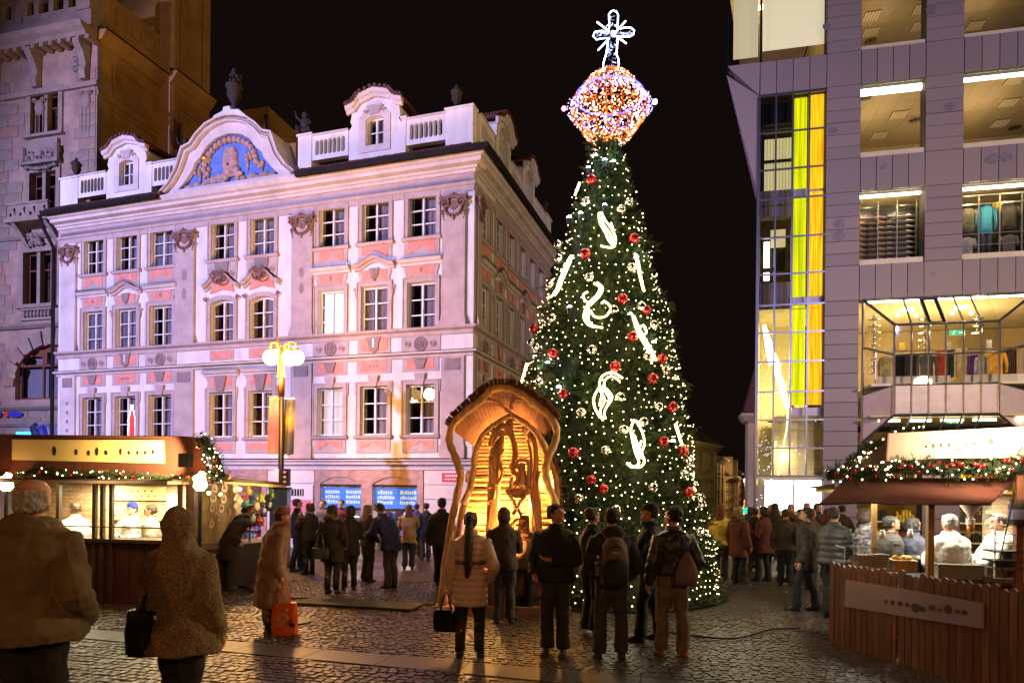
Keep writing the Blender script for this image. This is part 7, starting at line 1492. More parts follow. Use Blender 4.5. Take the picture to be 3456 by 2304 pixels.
for k, (x, y, a) in enumerate(((792, 1647, 0), (795, 1680, .6), (803, 1690, .7), (792, 1708, .8), (800, 1722, .7))):
    u, z = h2(x, y, -.1); o = obj('painted_tile', MB().box(-.085, .085, -.012*(k+1)-.01, -.012*k, -.085, .085), PLATE if k % 2 else mat('pale_tile', (.55, .5, .4), .5, var=.2, scale=9), F2.M @ T(u, -.1, z) @ Matrix.Rotation(a, 4, 'Y')); props(o, ['upright square painted tile at the top of the souvenir stall', 'uppermost tilted square tile beside the plates', 'second tilted square tile beside the plates', 'third tilted square tile beside the plates', 'lowest tilted square tile beside the plates'][k], 'tile')
def toy(x, y, s, body, belly, label, ears=False, d=-.15):
    u, z = h2(x, y, d); M = F2.M @ T(u, d, z); t = thing('soft_toy', M, label, 'soft toy'); mb_ = mat('plush_'+body[0], body[1], .95, var=.25, scale=25, bump=.8, bscale=60); bb = mat('plush_'+belly[0], belly[1], .95, var=.1)
    m = MB(); m.ball((0, 0, 0), .13*s, 12, 8, sc=(1, .7, 1.15)); m.ball((0, 0, .17*s), .1*s, 12, 8); [m.ball((q*.11*s, -.03, -.05*s), .045*s, 8, 5, sc=(1, 1, 1.5)) for q in (-1, 1)]; [m.ball((q*.06*s, -.04, -.15*s), .045*s, 8, 5, sc=(1, 1.3, 1)) for q in (-1, 1)]
    if ears: [m.ball((q*.07*s, 0, .26*s), .03*s, 8, 5) for q in (-1, 1)]
    obj('body', m, mb_, None, t, True); obj('belly', MB().ball((0, -.055*s, -.02*s), .085*s, 10, 7, sc=(1, .6, 1.2)), bb, None, t, True); obj('face', MB().ball((0, -.06*s, .16*s), .06*s, 10, 7, sc=(1, .7, .9)), bb, None, t, True); e = MB(); [e.ball((q*.025*s, -.105*s, .18*s), .01*s, 6, 4) for q in (-1, 1)]; e.ball((0, -.11*s, .155*s), .013*s, 6, 4); obj('eyes_and_nose', e, BLACKM, None, t)
toy(857, 1706, 1.1, ('bluegrey', (.05, .09, .13)), ('peach', (.6, .36, .16)), 'large blue-grey hedgehog soft toy with a tan belly', True)
toy(822, 1697, .6, ('red', (.55, .03, .02)), ('orange', (.7, .25, .02)), 'small red and orange soft toy left of the hedgehog', d=-.1); toy(829, 1718, .7, ('teal', (.05, .3, .32)), ('palegrey', (.45, .45, .42)), 'small teal soft toy beside the hedgehog', d=-.2); toy(845, 1745, 1.0, ('black', (.015, .015, .02)), ('grey', (.35, .38, .35)), 'black and grey mole soft toy below the hedgehog'); toy(884, 1690, .6, ('lime', (.45, .5, .05)), ('limepale', (.6, .6, .2)), 'lime green soft toy right of the hedgehog', d=-.1); toy(905, 1700, .8, ('black', 0), ('silver', (.4, .38, .36)), 'black mole soft toy at the right of the souvenir stall'); toy(886, 1722, .7, ('navy', (.03, .03, .12)), ('palegrey', 0), 'navy soft toy at the lower right of the hedgehog', d=-.2); toy(875, 1750, .8, ('red', 0), ('sand', (.45, .35, .22)), 'red gnome-like soft toy at the bottom of the rack'); toy(915, 1668, .6, ('green', (.03, .16, .05)), ('lime', 0), 'green dragon soft toy at the top right of the rack'); toy(838, 1655, .5, ('gold', (.6, .35, .05)), ('sand', 0), 'small golden toy under the stall roof')
for (x, y) in ((705, 1663), (745, 1668), (810, 1650), (800, 1690)):
    u, z = h2(x, y, .3); obj('light_bulb', MB().ball((u, .3, z), .035, 8, 6), emis('stall_bulb', (1, .78, .35), 30), F2.M, st2); lamp('POINT', 'stall_bulb_light', F2.M @ Vector((u, -.6, z+.15)), (1, .7, .35), 11, .06)
o = obj('umbrella_knob', MB().ball(h2(768, 1608, -.3)[0:1] and (h2(768, 1608, -.3)[0], -.3, h2(768, 1608, -.3)[1]), .06, 10, 6), mat('yellow_knob', (.75, .45, .02), .5, var=.05), F2.M); props(o, 'yellow ball ornament at the souvenir stall roof corner', 'ornament')
# ---------- right food stall with picket fence
fa, fb = gnd(2800, 2165), Vector((at(3475, 1970, 6.2).x, 6.2, gz(6.2))); F3 = Frame(fa.x, fa.y, fb.x-fa.x, fb.y-fa.y); L3 = (fb-fa).to_2d().length
fence = thing('picket_fence', F3.M @ T(0, 0, fa.z), 'brown picket fence with rounded tops and a sign, front right', 'fence')
NP = 28
for k in range(NP):
    w_ = L3/NP; x = k*w_; p = F3.M @ Vector((x, 0, 0)); zb = gz(p.y); hgt = 1.03+.012*math.sin(k*1.7)+(-.01 if k % 3 else .015); gp_ = .008 if k != 11 else .04
    out = [(x+.004, zb-.02), (x+w_-gp_, zb-.02), (x+w_-gp_, zb+hgt-.04)]+[(x+w_/2+(w_/2-.006)*math.cos(a), zb+hgt-.04+.055*math.sin(a)) for a in np.linspace(.05, PI-.05, 7)]+[(x+.004, zb+hgt-.04)]
    obj('picket', MB().prism(out, -.012+random.uniform(-.003, .003), .012), FWOOD[k % 3], F3.M, fence)
for zq in (.2, .8): obj('rail', MB().add([(0, .015, gz(fa.y)+zq), (L3, .015, gz(fb.y)+zq), (L3, .05, gz(fb.y)+zq), (0, .05, gz(fa.y)+zq), (0, .015, gz(fa.y)+zq+.08), (L3, .015, gz(fb.y)+zq+.08), (L3, .05, gz(fb.y)+zq+.08), (0, .05, gz(fa.y)+zq+.08)], [(0,3,2,1),(4,5,6,7),(0,1,5,4),(1,2,6,5),(2,3,7,6),(3,0,4,7)]), FWOOD[1], F3.M, fence)
q = [F3.hit(x, y, -.03) for x, y in ((2855, 1955), (3070, 1990), (3317, 2035), (3317, 2120), (3060, 2080), (2850, 2045))]
t = thing('fence_sign', F3.M @ T(q[0][0], -.03, q[0][1]), 'long lilac sign board with blurred dark lettering on the picket fence', 'sign'); obj('board', MB().prism(q[::-1], -.035, -.015), SIGNL, F3.M, t)
it = []
for (x, y, rx, rz) in ((2990, 2030, 5, 8), (3012, 2032, 6, 9), (3038, 2036, 7, 9), (3062, 2040, 6, 8), (3090, 2050, 12, 16), (3112, 2054, 8, 10), (3145, 2050, 8, 10), (3172, 2056, 5, 5), (3200, 2055, 9, 15), (3232, 2062, 6, 6), (3255, 2065, 6, 9)):
    u, z = F3.hit(x, y, -.036); it.append((u, z, rx*7/FPX*1.6, rz*7/FPX))
marks('lettering', F3, it, mat('grey_ink', (.1, .06, .08), .7, var=0), -.036, t)
# stall body
F4 = Frame(*at(2745, 1640, 8.6).to_2d(), 1, -.16); 
def h4(x, y, d=0): return F4.hit(x, y, d)
st4 = thing('sausage_stall', F4.M @ T(1.2, .5, gz(8.3)), 'market food stall with a rust-red canvas awning behind the picket fence', 'market stall')
def J(name, mb, m_, **k): return obj(name, mb, m_, F4.M, st4, **k)
zg4 = gz(8.3)
def q4(x, y, d): u, z = F4.hit(x, y, d); return (u, d, z)
# sloping awning: front lower edge, back upper edge (garland line), rising to the roof
fl_ = [q4(2757, 1702, -.5), q4(2920, 1695, -.5), q4(3010, 1699, -.5), q4(3040, 1701, -.5), q4(3200, 1701, -.5), q4(3343, 1701, -.5)]; bl = [q4(2860, 1600, .1), q4(2950, 1612, .1), q4(3040, 1612, .1), q4(3060, 1612, .1), q4(3230, 1612, .1), q4(3420, 1612, .1)]
aw_ = MB(); nn = len(fl_)
rings = []
for j in range(5):
    t_ = j/4; rings.append([tuple(fl_[i][k]*(1-t_)+bl[i][k]*t_+(-.035*math.sin(PI*t_)*(1 if k == 2 else 0)) for k in range(3)) for i in range(nn)])
aw_.v = [p for r in rings for p in r]; aw_.f = [(j*nn+i, j*nn+i+1, (j+1)*nn+i+1, (j+1)*nn+i) for j in range(4) for i in range(nn-1)]; aw_.m = [0]*len(aw_.f)
J('awning', aw_, RUST, smooth=True); J('awning', MB().add([fl_[-1], q4(3420, 1640, 1.2), bl[-1]], [(0,1,2)]), RUST)
J('awning_hem', MB().tube([fl_[i] for i in range(nn)], .012, 5), DWOOD)
rt_ = [q4(2860, 1600, .1), q4(3456+60, 1600, .1), q4(3520, 1440, 1.2), q4(3010, 1465, 1.2)]; J('roof', MB().add(rt_, [(0,1,2,3)]), RUST); J('roof_hip', MB().add([q4(2860, 1600, .1), q4(3010, 1465, 1.2), q4(2880, 1610, 2.4)], [(0,1,2)]), RUST)
J('pale_flap', MB().add([q4(2708, 1645, .0), q4(2815, 1632, .1), q4(2820, 1650, .1)], [(0,1,2)]), mat('pale_canvas', (.45, .35, .2), .8, var=.1))
q = [F4.hit(x, y, -.1) for x, y in ((2998, 1462), (3200, 1452), (3480, 1438), (3480, 1545), (3200, 1545), (2992, 1556))]
J('sign_board', MB().prism(q, -.12, -.08), SIGNW)
it = []
for (x, y, rx, rz) in ((3126, 1506, 3, 5), (3150, 1504, 4, 8), (3176, 1501, 4, 8), (3203, 1501, 4, 7), (3230, 1500, 5, 3), (3232, 1515, 6, 3), (3260, 1498, 4, 5), (3288, 1496, 4, 8), (3345, 1490, 7, 10)): u, z = F4.hit(x, y, -.12); it.append((u, z, rx*8.2/FPX*1.1, rz*8.2/FPX))
marks('lettering', F4, it, INK2, -.122, st4)
J('post', MB().box(h4(3090, 1800)[0], h4(3110, 1800)[0], -.35, -.27, zg4, h4(3100, 1690)[1]), mat('golden_post', (.3, .16, .05), .5, var=.1)); J('post', MB().box(h4(3415, 1800)[0], h4(3440, 1800)[0], -.1, -.02, zg4, h4(3100, 1600)[1]), FWOOD[0]); J('post', MB().box(h4(2945, 1800, .5)[0], h4(2960, 1800, .5)[0], .5, .56, zg4, h4(2950, 1690, .5)[1]), MC['golden_post'])
J('counter', MB().box(h4(2870, 1800)[0], 3.2, .15, .8, zg4+.8, zg4+.86), ALU); J('counter_front', MB().box(h4(2870, 1800)[0], 3.2, .18, .22, zg4, zg4+.8), DWOOD)
J('glass_case', MB().box(h4(2870, 1800)[0], h4(3080, 1800)[0], .2, .22, zg4+.86, zg4+1.22), GLASS); J('glass_top', MB().box(h4(2870, 1800)[0], h4(3080, 1800)[0], .2, .6, zg4+1.22, zg4+1.235), GLASS)
SST = mat('stainless_steel', (.6, .58, .52), .25, metal=.9, var=.05)
for (x0, x1, y0, y1, m_, nm, l_) in ((2894, 2940, 1870, 1912, SST, 'tray_stack', 'left stack of steel trays on the stall counter'), (2946, 2995, 1868, 1915, SST, 'tray_stack', 'right stack of steel trays on the stall counter'), (3012, 3090, 1893, 1925, mat('cardboard', (.4, .25, .1), .8, var=.1), 'food_box', 'brown box holding yellow food on the counter'), (3160, 3310, 1908, 1950, SST, 'steel_pan', 'long steel pan on the stall counter'), (3312, 3410, 1915, 1960, SST, 'steel_pan', 'square steel pan at the right of the counter')):
    a = h4(x0, y1, .1); b = h4(x1, y0, .1); t = thing(nm, F4.M @ T(a[0], .05, a[1]), l_, 'tray'); w_, h_ = b[0]-a[0], b[1]-a[1]
    if nm == 'tray_stack': [obj('tray', MB().prism([(0, h_*k/6), (w_, h_*k/6), (w_+.01, h_*(k+.8)/6), (-.01, h_*(k+.8)/6)], 0, .2), m_, None, t) for k in range(6)]
    else: obj('rim', MB().prism(rect(0, w_, 0, h_), 0, .3, []), m_, None, t); obj('lip', MB().box(-.01, w_+.01, -.01, .31, h_, h_+.01), m_, None, t)
a = h4(3050, 1888, .1); m = MB(); [m.ball((a[0]+random.uniform(-.09, .09), .15+random.uniform(-.05, .05), a[1]+random.uniform(-.02, .03)), .028, 6, 4) for k in range(30)]; o = obj('fried_food', m, mat('fried_batter', (.7, .42, .06), .6, var=.2), F4.M); props(o, 'heap of yellow fried food in the brown box', 'food')
for (x, y, l_) in ((2978, 1805, 'left white salt shaker on the glass counter'), (3072, 1802, 'right white shaker beside the awning post')): u, z = h4(x, y, .3); o = obj('shaker', MB().lathe(u, .3, [(.035, z-.05), (.035, z+.03), (.022, z+.045), (.025, z+.07)], 12), MC['white_enamel'], F4.M, None, True); props(o, l_, 'shaker')
u, z = h4(3276, 1700, .2); t = thing('sauce_dispenser', F4.M @ T(u, .2, z), 'hanging funnel-shaped sauce dispenser with orange tip', 'dispenser'); obj('funnel', MB().lathe(0, 0, [(.02, -.2), (.035, -.14), (.12, -.02), (.125, .1)], 14), mat('milky_plastic', (.6, .5, .42), .4, var=.05), None, t, True); obj('nozzle', MB().lathe(0, 0, [(.01, -.37), (.04, -.33), (.04, -.26)], 10), mat('orange_sauce', (.5, .15, .03), .4, var=.1), None, t, True); obj('collar', MB().lathe(0, 0, [(.05, -.26), (.05, -.19)], 10), MC['white_enamel'], None, t)
u, z = h4(3440, 1690, -.2); t = thing('dark_dispenser', F4.M @ T(u, -.2, z), 'dark bottle-shaped dispenser hanging at the right edge', 'dispenser'); obj('body', MB().lathe(0, 0, [(.05, -.3), (.1, -.28), (.11, -.05), (.1, .02)], 12), DWOOD, None, t, True); obj('label_strip', MB().lathe(0, 0, [(.112, -.22), (.112, -.1)], 12), mat('blue_label', (.2, .2, .4), .5, var=.2), None, t)
m = MB(); x0 = h4(3358, 1800, -.05)[0]; z0, z1 = h4(3358, 1950, -.05)[1], h4(3358, 1770, -.05)[1]
for x in (x0, x0+.42): m.tube([(x, -.05, z0), (x, -.05, z1)], .012, 6)
for k in range(7): m.tube([(x0, -.05, z0+(z1-z0)*k/6), (x0+.42, -.05, z0+(z1-z0)*k/6)], .008, 6)
o = obj('wire_rack', m, mat('white_wire', (.7, .7, .75), .4, var=0), F4.M); props(o, 'white wire rack with trays at the right of the stall', 'rack')
for k, zz_ in enumerate((.3, .5, .8)): o = obj('rack_tray', MB().box(x0-.02, x0+.44, -.1, .2, z0+zz_*.4, z0+zz_*.4+.02), BLACKM if k else SST, F4.M); props(o, ['lowest steel tray in the wire rack', 'middle black tray in the wire rack', 'upper black tray in the wire rack'][k], 'tray')
o = obj('cable', MB().tube(smooth([F4.M @ Vector(q4(x, y, -.3)) for x, y in ((3425, 1660), (3405, 1750), (3385, 1840), (3376, 1900), (3395, 1950))]), .008, 5), BLACKM, None, None, True); props(o, 'thin black cable hanging in front of the wire rack', 'cable')
bw = F4.hit(3355, 1680, 1.2)[0]
t = thing('brick_pier', F4.M @ T(bw, 1.2, zg4), 'pale brick pier at the back right of the sausage stall', 'pier'); obj('core', MB().box(0, .6, .02, .3, 0, 2.1), MC['mortar'], None, t)
for r in range(28):
    for c in range(3): obj('brick', bk[(r+c) % 3], None, t.matrix_basis @ T(.0+.212*c-(.1 if r % 2 else 0), .02, .05+.07*r), t)
J('inner_beam', MB().box(.3, 3.3, .9, 1.0, zg4+1.95, zg4+2.02), mat('yellow_beam', (.6, .4, .05), .6, var=.1))
for u in (.9, 1.7, 2.4): lamp('AREA', 'stall_lamp', F4.M @ Vector((u, .55, zg4+2.0)), (1, .95, .75), 38, .5)
FLT = emis('sign_tube', (1, .85, .55), 10); J('sign_lamp', MB().tube([q4(3465, 1480, -.6), q4(3475, 1520, -.6)], .05, 6), FLT); lamp('SPOT', 'sign_floodlight', F4.M @ Vector((h4(3440, 1500, -.8)[0], -.75, h4(3440, 1500, -.8)[1])), (1, .8, .5), 130, .08, aim=F4.M @ Vector((h4(3300, 1500)[0], -.1, h4(3300, 1500)[1])), spot=140)
lamp('POINT', 'sign_floodlight', F4.M @ Vector((h4(3140, 1490, -.8)[0], -1.0, h4(3140, 1490)[1])), (1, .75, .5), 14, .1)
u, z = h4(3445, 1530, -.3); t = thing('floodlight', F4.M @ T(u, -.5, z), 'dark floodlight housing in front of the pale stall sign', 'lamp'); obj('housing', MB().ball((0, 0, 0), .12, 12, 8, sc=(1.2, .6, .7)), DWOOD, None, t, True); obj('bracket', MB().tube([(0, 0, 0), (.1, .1, -.2)], .015, 5), BLACKM, None, t)
gp1 = [F4.M @ Vector(q4(x, y, d)) for x, y, d in ((2790, 1605, -.15), (2850, 1595, -.15), (2950, 1590, -.15), (3040, 1580, -.15), (3110, 1570, -.15), (3200, 1585, -.15), (3300, 1580, -.15), (3400, 1575, -.15), (3500, 1578, -.15))]
garland('fir_garland', gp1, .15, 'thick fir garland with red baubles above the rust-red awning', 52, 42, 260)
gp2 = [F4.M @ Vector(q4(x, y, d)) for x, y, d in ((2860, 1570, .2), (2910, 1530, .6), (2960, 1500, .9), (3010, 1470, 1.1), (3060, 1455, 1.3), (3110, 1450, 1.3))]
garland('fir_garland', gp2, .09, 'fir garland climbing the left hip of the awning roof', 26, 6, 200)
# ================================================================ people
SKIN = {k: mat('skin_%s' % k, c, .5, var=.08, scale=6, sub=.15) for k, c in (('light', (.55, .3, .2)), ('pale', (.6, .38, .28)), ('tan', (.38, .2, .12)), ('ruddy', (.58, .27, .16)))}
def cloth(n_, c_, var=.2, sc=4, rough=.85, bump=.5, bs=14): return mat('fabric_'+n_, c_, rough, var=var, scale=sc, bump=bump, bscale=bs)
SHOE = mat('black_leather', (.015, .013, .012), .35, var=.2); 
HAIR = {k: mat('hair_%s' % k, c, .55, var=.3, scale=12, stretch=(6, 6, 1), bump=.5, bscale=30) for k, c in (('black', (.012, .009, .008)), ('brown', (.05, .025, .014)), ('auburn', (.16, .04, .012)), ('blond', (.32, .19, .09)), ('grey', (.4, .38, .36)), ('dark', (.025, .016, .012)))}
ARM = {'down': ((.255, -.03, 1.08), (.27, .06, .84)), 'pocket': ((.30, -.07, 1.09), (.22, .13, .93)), 'fore': ((.25, .02, 1.08), (.12, .28, 1.14)), 'raised': ((.25, .16, 1.16), (.1, .22, 1.42)), 'carry': ((.25, .0, 1.08), (.25, .08, .8)), 'fold': ((.26, .05, 1.1), (.0, .22, 1.12)), 'reach': ((.24, .18, 1.12), (.18, .42, 1.05)), 'back': ((.3, -.12, 1.1), (.24, -.1, .9))}
def ell(cx, cy, z, a, b, n=16, f=None): return [(cx+a*(1 if f is None else f(2*PI*k/n, z))*math.cos(2*PI*k/n), cy+b*(1 if f is None else f(2*PI*k/n, z))*math.sin(2*PI*k/n), z) for k in range(n)]
PERS = {}
def person(label, x=None, fy=None, Y=None, face=0, h=1.72, arms=('down', 'down'), coat=('black', (.02, .02, .02)), hem=.8, bulk=1.0, trousers=('black', (.015, .015, .018)), skin='light', hair='black', hs='short', hat=None, stride=0.0, lean=0.0, turn=0, quilt=0, hood=False, gap=.09, vox=.014, boots=False, skirt=1.0, shoes=None, group=None, z0=None, pos=None, cm=None, scarf=None):
    if pos is not None: X, Yy = pos
    elif Y is not None: p = at(x, 1640, Y); X, Yy = p.x, Y
    else: p = gnd(x, fy); X, Yy = p.x, p.y
    M = T(X, Yy, gz(Yy) if z0 is None else z0) @ RZ(R(face)); t = thing('person', M, label, 'person', group); s = h/1.72
    def tr(mb):   # lean + scale
        mb.v = [((px)*s, (py+(lean*max(0, pz-.95) if lean else 0))*s, (pz-(lean*lean*.35*max(0, pz-.95) if lean else 0))*s) for px, py, pz in mb.v]; return mb
    def fuzz(o, vx, st, tex='tufts'):
        r = o.modifiers.new('r', 'REMESH'); r.mode = 'VOXEL'; r.voxel_size = vx; r.use_smooth_shade = True
        tx = bpy.data.textures.get(tex) or bpy.data.textures.new(tex, 'CLOUDS'); tx.noise_scale = .022; tx.noise_depth = 1; d = o.modifiers.new('d', 'DISPLACE'); d.texture = tx; d.strength = st; d.mid_level = .4; d.texture_coords = 'LOCAL'
    def turned(mb, i0):
        if turn:
            c, q = math.cos(R(turn)), math.sin(R(turn)); mb.v = mb.v[:i0]+[(a*c-b*q, a*q+b*c, z) for a, b, z in mb.v[i0:]]
        return mb
    def skinmesh(name, mb, m_, vx, sm=2, disp=0):
        o = obj(name, tr(mb), m_, None, t, True); r = o.modifiers.new('r', 'REMESH'); r.mode = 'VOXEL'; r.voxel_size = vx; r.use_smooth_shade = True
        q = o.modifiers.new('s', 'SMOOTH'); q.iterations = sm; q.factor = .5
        if disp:
            tx = bpy.data.textures.get('folds') or bpy.data.textures.new('folds', 'CLOUDS'); tx.noise_scale = .16; tx.noise_depth = 2
            d = o.modifiers.new('d', 'DISPLACE'); d.texture = tx; d.strength = disp; d.mid_level = .5; d.texture_coords = 'LOCAL'
            tx = bpy.data.textures.get('creases') or bpy.data.textures.new('creases', 'MARBLE'); tx.noise_scale = .11; tx.turbulence = 7; d = o.modifiers.new('c', 'DISPLACE'); d.texture = tx; d.strength = disp*.32; d.mid_level = .5; d.texture_coords = 'LOCAL'
        return o
    # --- body: one continuous skin
    b = MB(); fl_, fr_ = stride/2, -stride/2
    legs = []
    for sd, fy_ in ((-1, fl_), (1, fr_)):
        kn = (sd*gap*1.0, fy_*.55+.03, .5); an = (sd*gap*1.05, fy_-.01, .09); b.tube([(sd*.085, 0, .93), (sd*.09, fy_*.2+.01, .74), kn, (sd*gap, fy_*.8-.01, .32), an], [.095, .082, .058, .055, .038], 10); legs.append((sd, kn, an, fy_))
    b.loft([ell(0, 0, z, a, c) for z, a, c in ((.86, .15, .1), (.95, .165, .11), (1.06, .14, .1), (1.2, .155, .11), (1.33, .175, .105), (1.42, .14, .085), (1.47, .065, .06), (1.52, .055, .055))])
    hands = []
    for sd, am in ((-1, arms[0]), (1, arms[1])):
        e, w_ = ARM[am]; e = Vector((sd*e[0], e[1], e[2])); w_ = Vector((sd*w_[0], w_[1], w_[2])); sh_ = Vector((sd*.18, 0, 1.39)); b.tube([sh_, sh_.lerp(e, .5), e, e.lerp(w_, .5), w_], [.055, .047, .04, .036, .027], 8)
        d = (w_-e).normalized(); fwd = Vector((0, 1, 0))-d*d.y; fwd = fwd.normalized() if fwd.length > .1 else Vector((0, 0, -1)); side = d.cross(fwd).normalized()
        pc = w_+d*.05; hands.append((w_, d, fwd, side)); b.tube([w_, w_+d*.03, w_+d*.085], [.026, .036, .034], 8, flat=.75)
        for q, L in ((-1.5, .065), (-.5, .078), (.5, .074), (1.5, .055)):
            r0 = w_+d*.08+fwd*q*.018; bend = side*(-sd)*.5; b.tube([r0, r0+(d+bend*.3)*L*.5, r0+(d+bend*1.4).normalized()*L*.95], [.0115, .011, .0095], 6)
        r0 = w_+d*.035+fwd*.028; b.tube([r0, r0+(d*.4+fwd).normalized()*.035, r0+(d+fwd*.7).normalized()*.065], [.013, .012, .01], 6)
    i0 = len(b.v)
    # head with jaw, nose, ears, brow
    b.loft([ell(0, yo, z, a, c, 16) for z, a, c, yo in ((1.50, .052, .052, .0), (1.535, .05, .055, .01), (1.555, .055, .075, .02), (1.585, .064, .086, .02), (1.62, .07, .092, .012), (1.655, .073, .094, .008), (1.69, .072, .09, .0), (1.715, .055, .07, -.005), (1.73, .02, .03, -.005))])
    b.add([(-.014, .1, 1.655), (.014, .1, 1.655), (0, .095, 1.66), (-.017, .1, 1.605), (.017, .1, 1.605), (0, .132, 1.612)], [(0,3,5),(0,5,1),(1,5,4),(3,4,5),(0,1,2),(0,2,3),(1,4,2),(3,2,4)])
    b.ball((0, .108, 1.555), .022, 8, 5, sc=(1.2, .6, .6)); b.ball((0, .1, 1.575), .025, 8, 5, sc=(1, .6, .35)); b.ball((0, .095, 1.665), .03, 8, 5, sc=(1.7, .5, .4))
    for sd in (-1, 1): b.ball((sd*.076, .0, 1.625), .03, 8, 5, sc=(.35, .7, 1.1))
    turned(b, i0); skinmesh('body', b, SKIN[skin], vox*.72, 1)
    if face > 45 or face < -30 or turn:
        e = MB(); i0 = 0
        for sd in (-1, 1): e.ball((sd*.03, .098, 1.645), .011, 8, 5)
        turned(e, 0); obj('eyes', tr(e), BLACKM, None, t, True)
    # --- trousers and shoes
    tm = MB(); tm.loft([ell(0, 0, z, a, c) for z, a, c in ((.84, .15, .11), (.92, .175, .125), (1.02, .16, .115), (1.06, .15, .11))])
    for sd, kn, an, fy_ in legs: tm.tube([(sd*.085, 0, .95), (sd*.09, fy_*.2+.01, .72), kn, (sd*gap, fy_*.8-.01, .3), (an[0], an[1], .07)], [.108, .096, .078, .078 if not boots else .06, .085 if not boots else .055], 12)
    skinmesh('trousers', tm, cloth(*trousers), vox*1.1, 2, .03)
    for sd, kn, an, fy_ in legs:
        m = MB(); m.loft([[(an[0]+sd*.01+w_*math.cos(2*PI*k/10), fy_+yo+l_*math.sin(2*PI*k/10), z) for k in range(10)] for z, w_, l_, yo in ((.0, .045, .13, .05), (.025, .047, .132, .05), (.05, .042, .11, .035), (.08, .038, .06, -.0), (.115, .042, .05, -.01))])
        if boots: m.tube([(an[0], an[1], .08), (an[0], fy_*.85-.01, .25), (kn[0], kn[1]-.01, .42)], [.06, .062, .072], 12)
        obj('boot' if boots else 'shoe', tr(m), shoes or SHOE, None, t, True)
    # --- coat
    fld = random.uniform(0, 6); B_ = bulk
    def f(a, z): return 1+.018*math.sin(3*a+fld+z*9)+.014*math.sin(7*a-z*15+fld)
    c = MB(); prof = [(hem, .205*skirt, .155*skirt), (hem+.06, .205*skirt, .155*skirt), (.98, .19, .145), (1.08, .175, .14), (1.2, .19, .15), (1.32, .205, .15), (1.39, .2, .13), (1.44, .15, .11), (1.475, .085, .085), (1.51, .075, .08)]
    prof = [p for p in prof if p[0] >= hem]
    if quilt:
        zz = np.arange(hem, 1.47, quilt/4); P2 = []
        for i, z in enumerate(zz):
            a = np.interp(z, [p[0] for p in prof], [p[1] for p in prof]); d_ = np.interp(z, [p[0] for p in prof], [p[2] for p in prof]); q = 1+.07*abs(math.sin(PI*(z-hem)/quilt))-.03; P2.append((z, a*q, d_*q))
        prof = P2+[(1.475, .085, .085), (1.51, .08, .085)]
    c.loft([ell(0, -.005, z, a*B_, d_*B_, 24, f) for z, a, d_ in prof])
    for (w_, d, fwd, side), sd, am in zip(hands, (-1, 1), arms):
        e = Vector((sd*ARM[am][0][0], ARM[am][0][1], ARM[am][0][2])); sh_ = Vector((sd*.17, -.005, 1.395)); pts = [sh_]; rad = [.075*B_]
        N = 12 if not quilt else 30
        for k in range(1, N+1):
            q = k/N; p = sh_.lerp(e, q*2) if q < .5 else e.lerp(w_-d*.0, (q-.5)*2); pts.append(p+Vector((sd*.005*math.sin(k*2), 0, 0))); rad.append((.078-.022*q)*B_*(1+(.05*math.sin(k*2.4+fld) if not quilt else .1*abs(math.sin(k*PI/4*1.2))-.05)))
        c.tube(pts, rad, 12)
    if hood == 'down' or hood == 'fur': c.ball((0, -.085, 1.46), .12, 12, 8, sc=(1.15, .75, .75)); c.tube([(.11*math.cos(a), .0+.11*math.sin(a), 1.485-.02*math.sin(a)) for a in np.linspace(0, 2*PI, 14)[:-1]], .035, 8, True)
    elif hood != 'up': c.tube([(.072*math.cos(a), .0+.075*math.sin(a), 1.505) for a in np.linspace(0, 2*PI, 14)[:-1]], .022, 8, True)
    if hood == 'up':
        c.ball((0, -.02, 1.62), .128, 16, 12, sc=(.95, 1.08, 1.12)); c.loft([ell(0, -.02, z, a, b_, 16) for z, a, b_ in ((1.38, .19, .14), (1.45, .14, .13), (1.52, .115, .125), (1.6, .12, .13))])
    cmat = cm or cloth(*coat); skinmesh('coat', c, cmat, vox if not quilt else vox*.75, 2 if not quilt else 1, .034 if not quilt else .008)
    if hood == 'fur':
        m = MB(); [m.ball((.125*math.cos(a), -.03+.13*math.sin(a), 1.5+.03*math.sin(a*3)), .042, 8, 5) for a in np.linspace(PI*.95, 2*PI*1.03, 16)]; obj('fur_trim', tr(m), cloth('fur_trim', (.18, .12, .07), .4, 30, .9, 1, 60), None, t, True)
    if scarf: obj('scarf', tr(MB().tube([(.078*math.cos(a), .01+.085*math.sin(a), 1.5+.012*math.sin(a*2)) for a in np.linspace(0, 2*PI, 16)[:-1]], .032, 8, True)), cloth(*scarf), None, t, True)
    # --- hair and hats
    if hs != 'none' and hood != 'up':
        m = MB(); i0 = 0; zc_ = 1.655
        if hs == 'bald': [m.ball((.064*math.cos(a), -.005+.08*math.sin(a), z), .02, 6, 4, sc=(1, 1, 1.3)) for a in np.linspace(PI*1.0, 2*PI, 17) for z in (1.57, 1.585, 1.6, 1.615, 1.63, 1.645)]
        else:
            top = [(1.575, .06, .07), (1.6, .072, .084), (1.635, .081, .094), (1.67, .083, .098), (1.7, .077, .092), (1.722, .062, .078), (1.738, .042, .055), (1.746, .015, .02)]
            if hat: top = top[:4]
            m.loft([ell(0, -.022, z, a*(1+.02*math.sin(z*90)), d_, 20) for z, a, d_ in top]); 
            for k in range(26):
                a = random.uniform(PI*.95, 2.05*PI); m.ball((.066*math.cos(a), -.02+.078*math.sin(a), random.uniform(1.59, 1.69)), .02, 6, 4)
            for k in range(0 if hat else 8): m.ball((random.uniform(-.045, .045), .05, 1.71+random.uniform(-.01, .01)), .022, 6, 4)
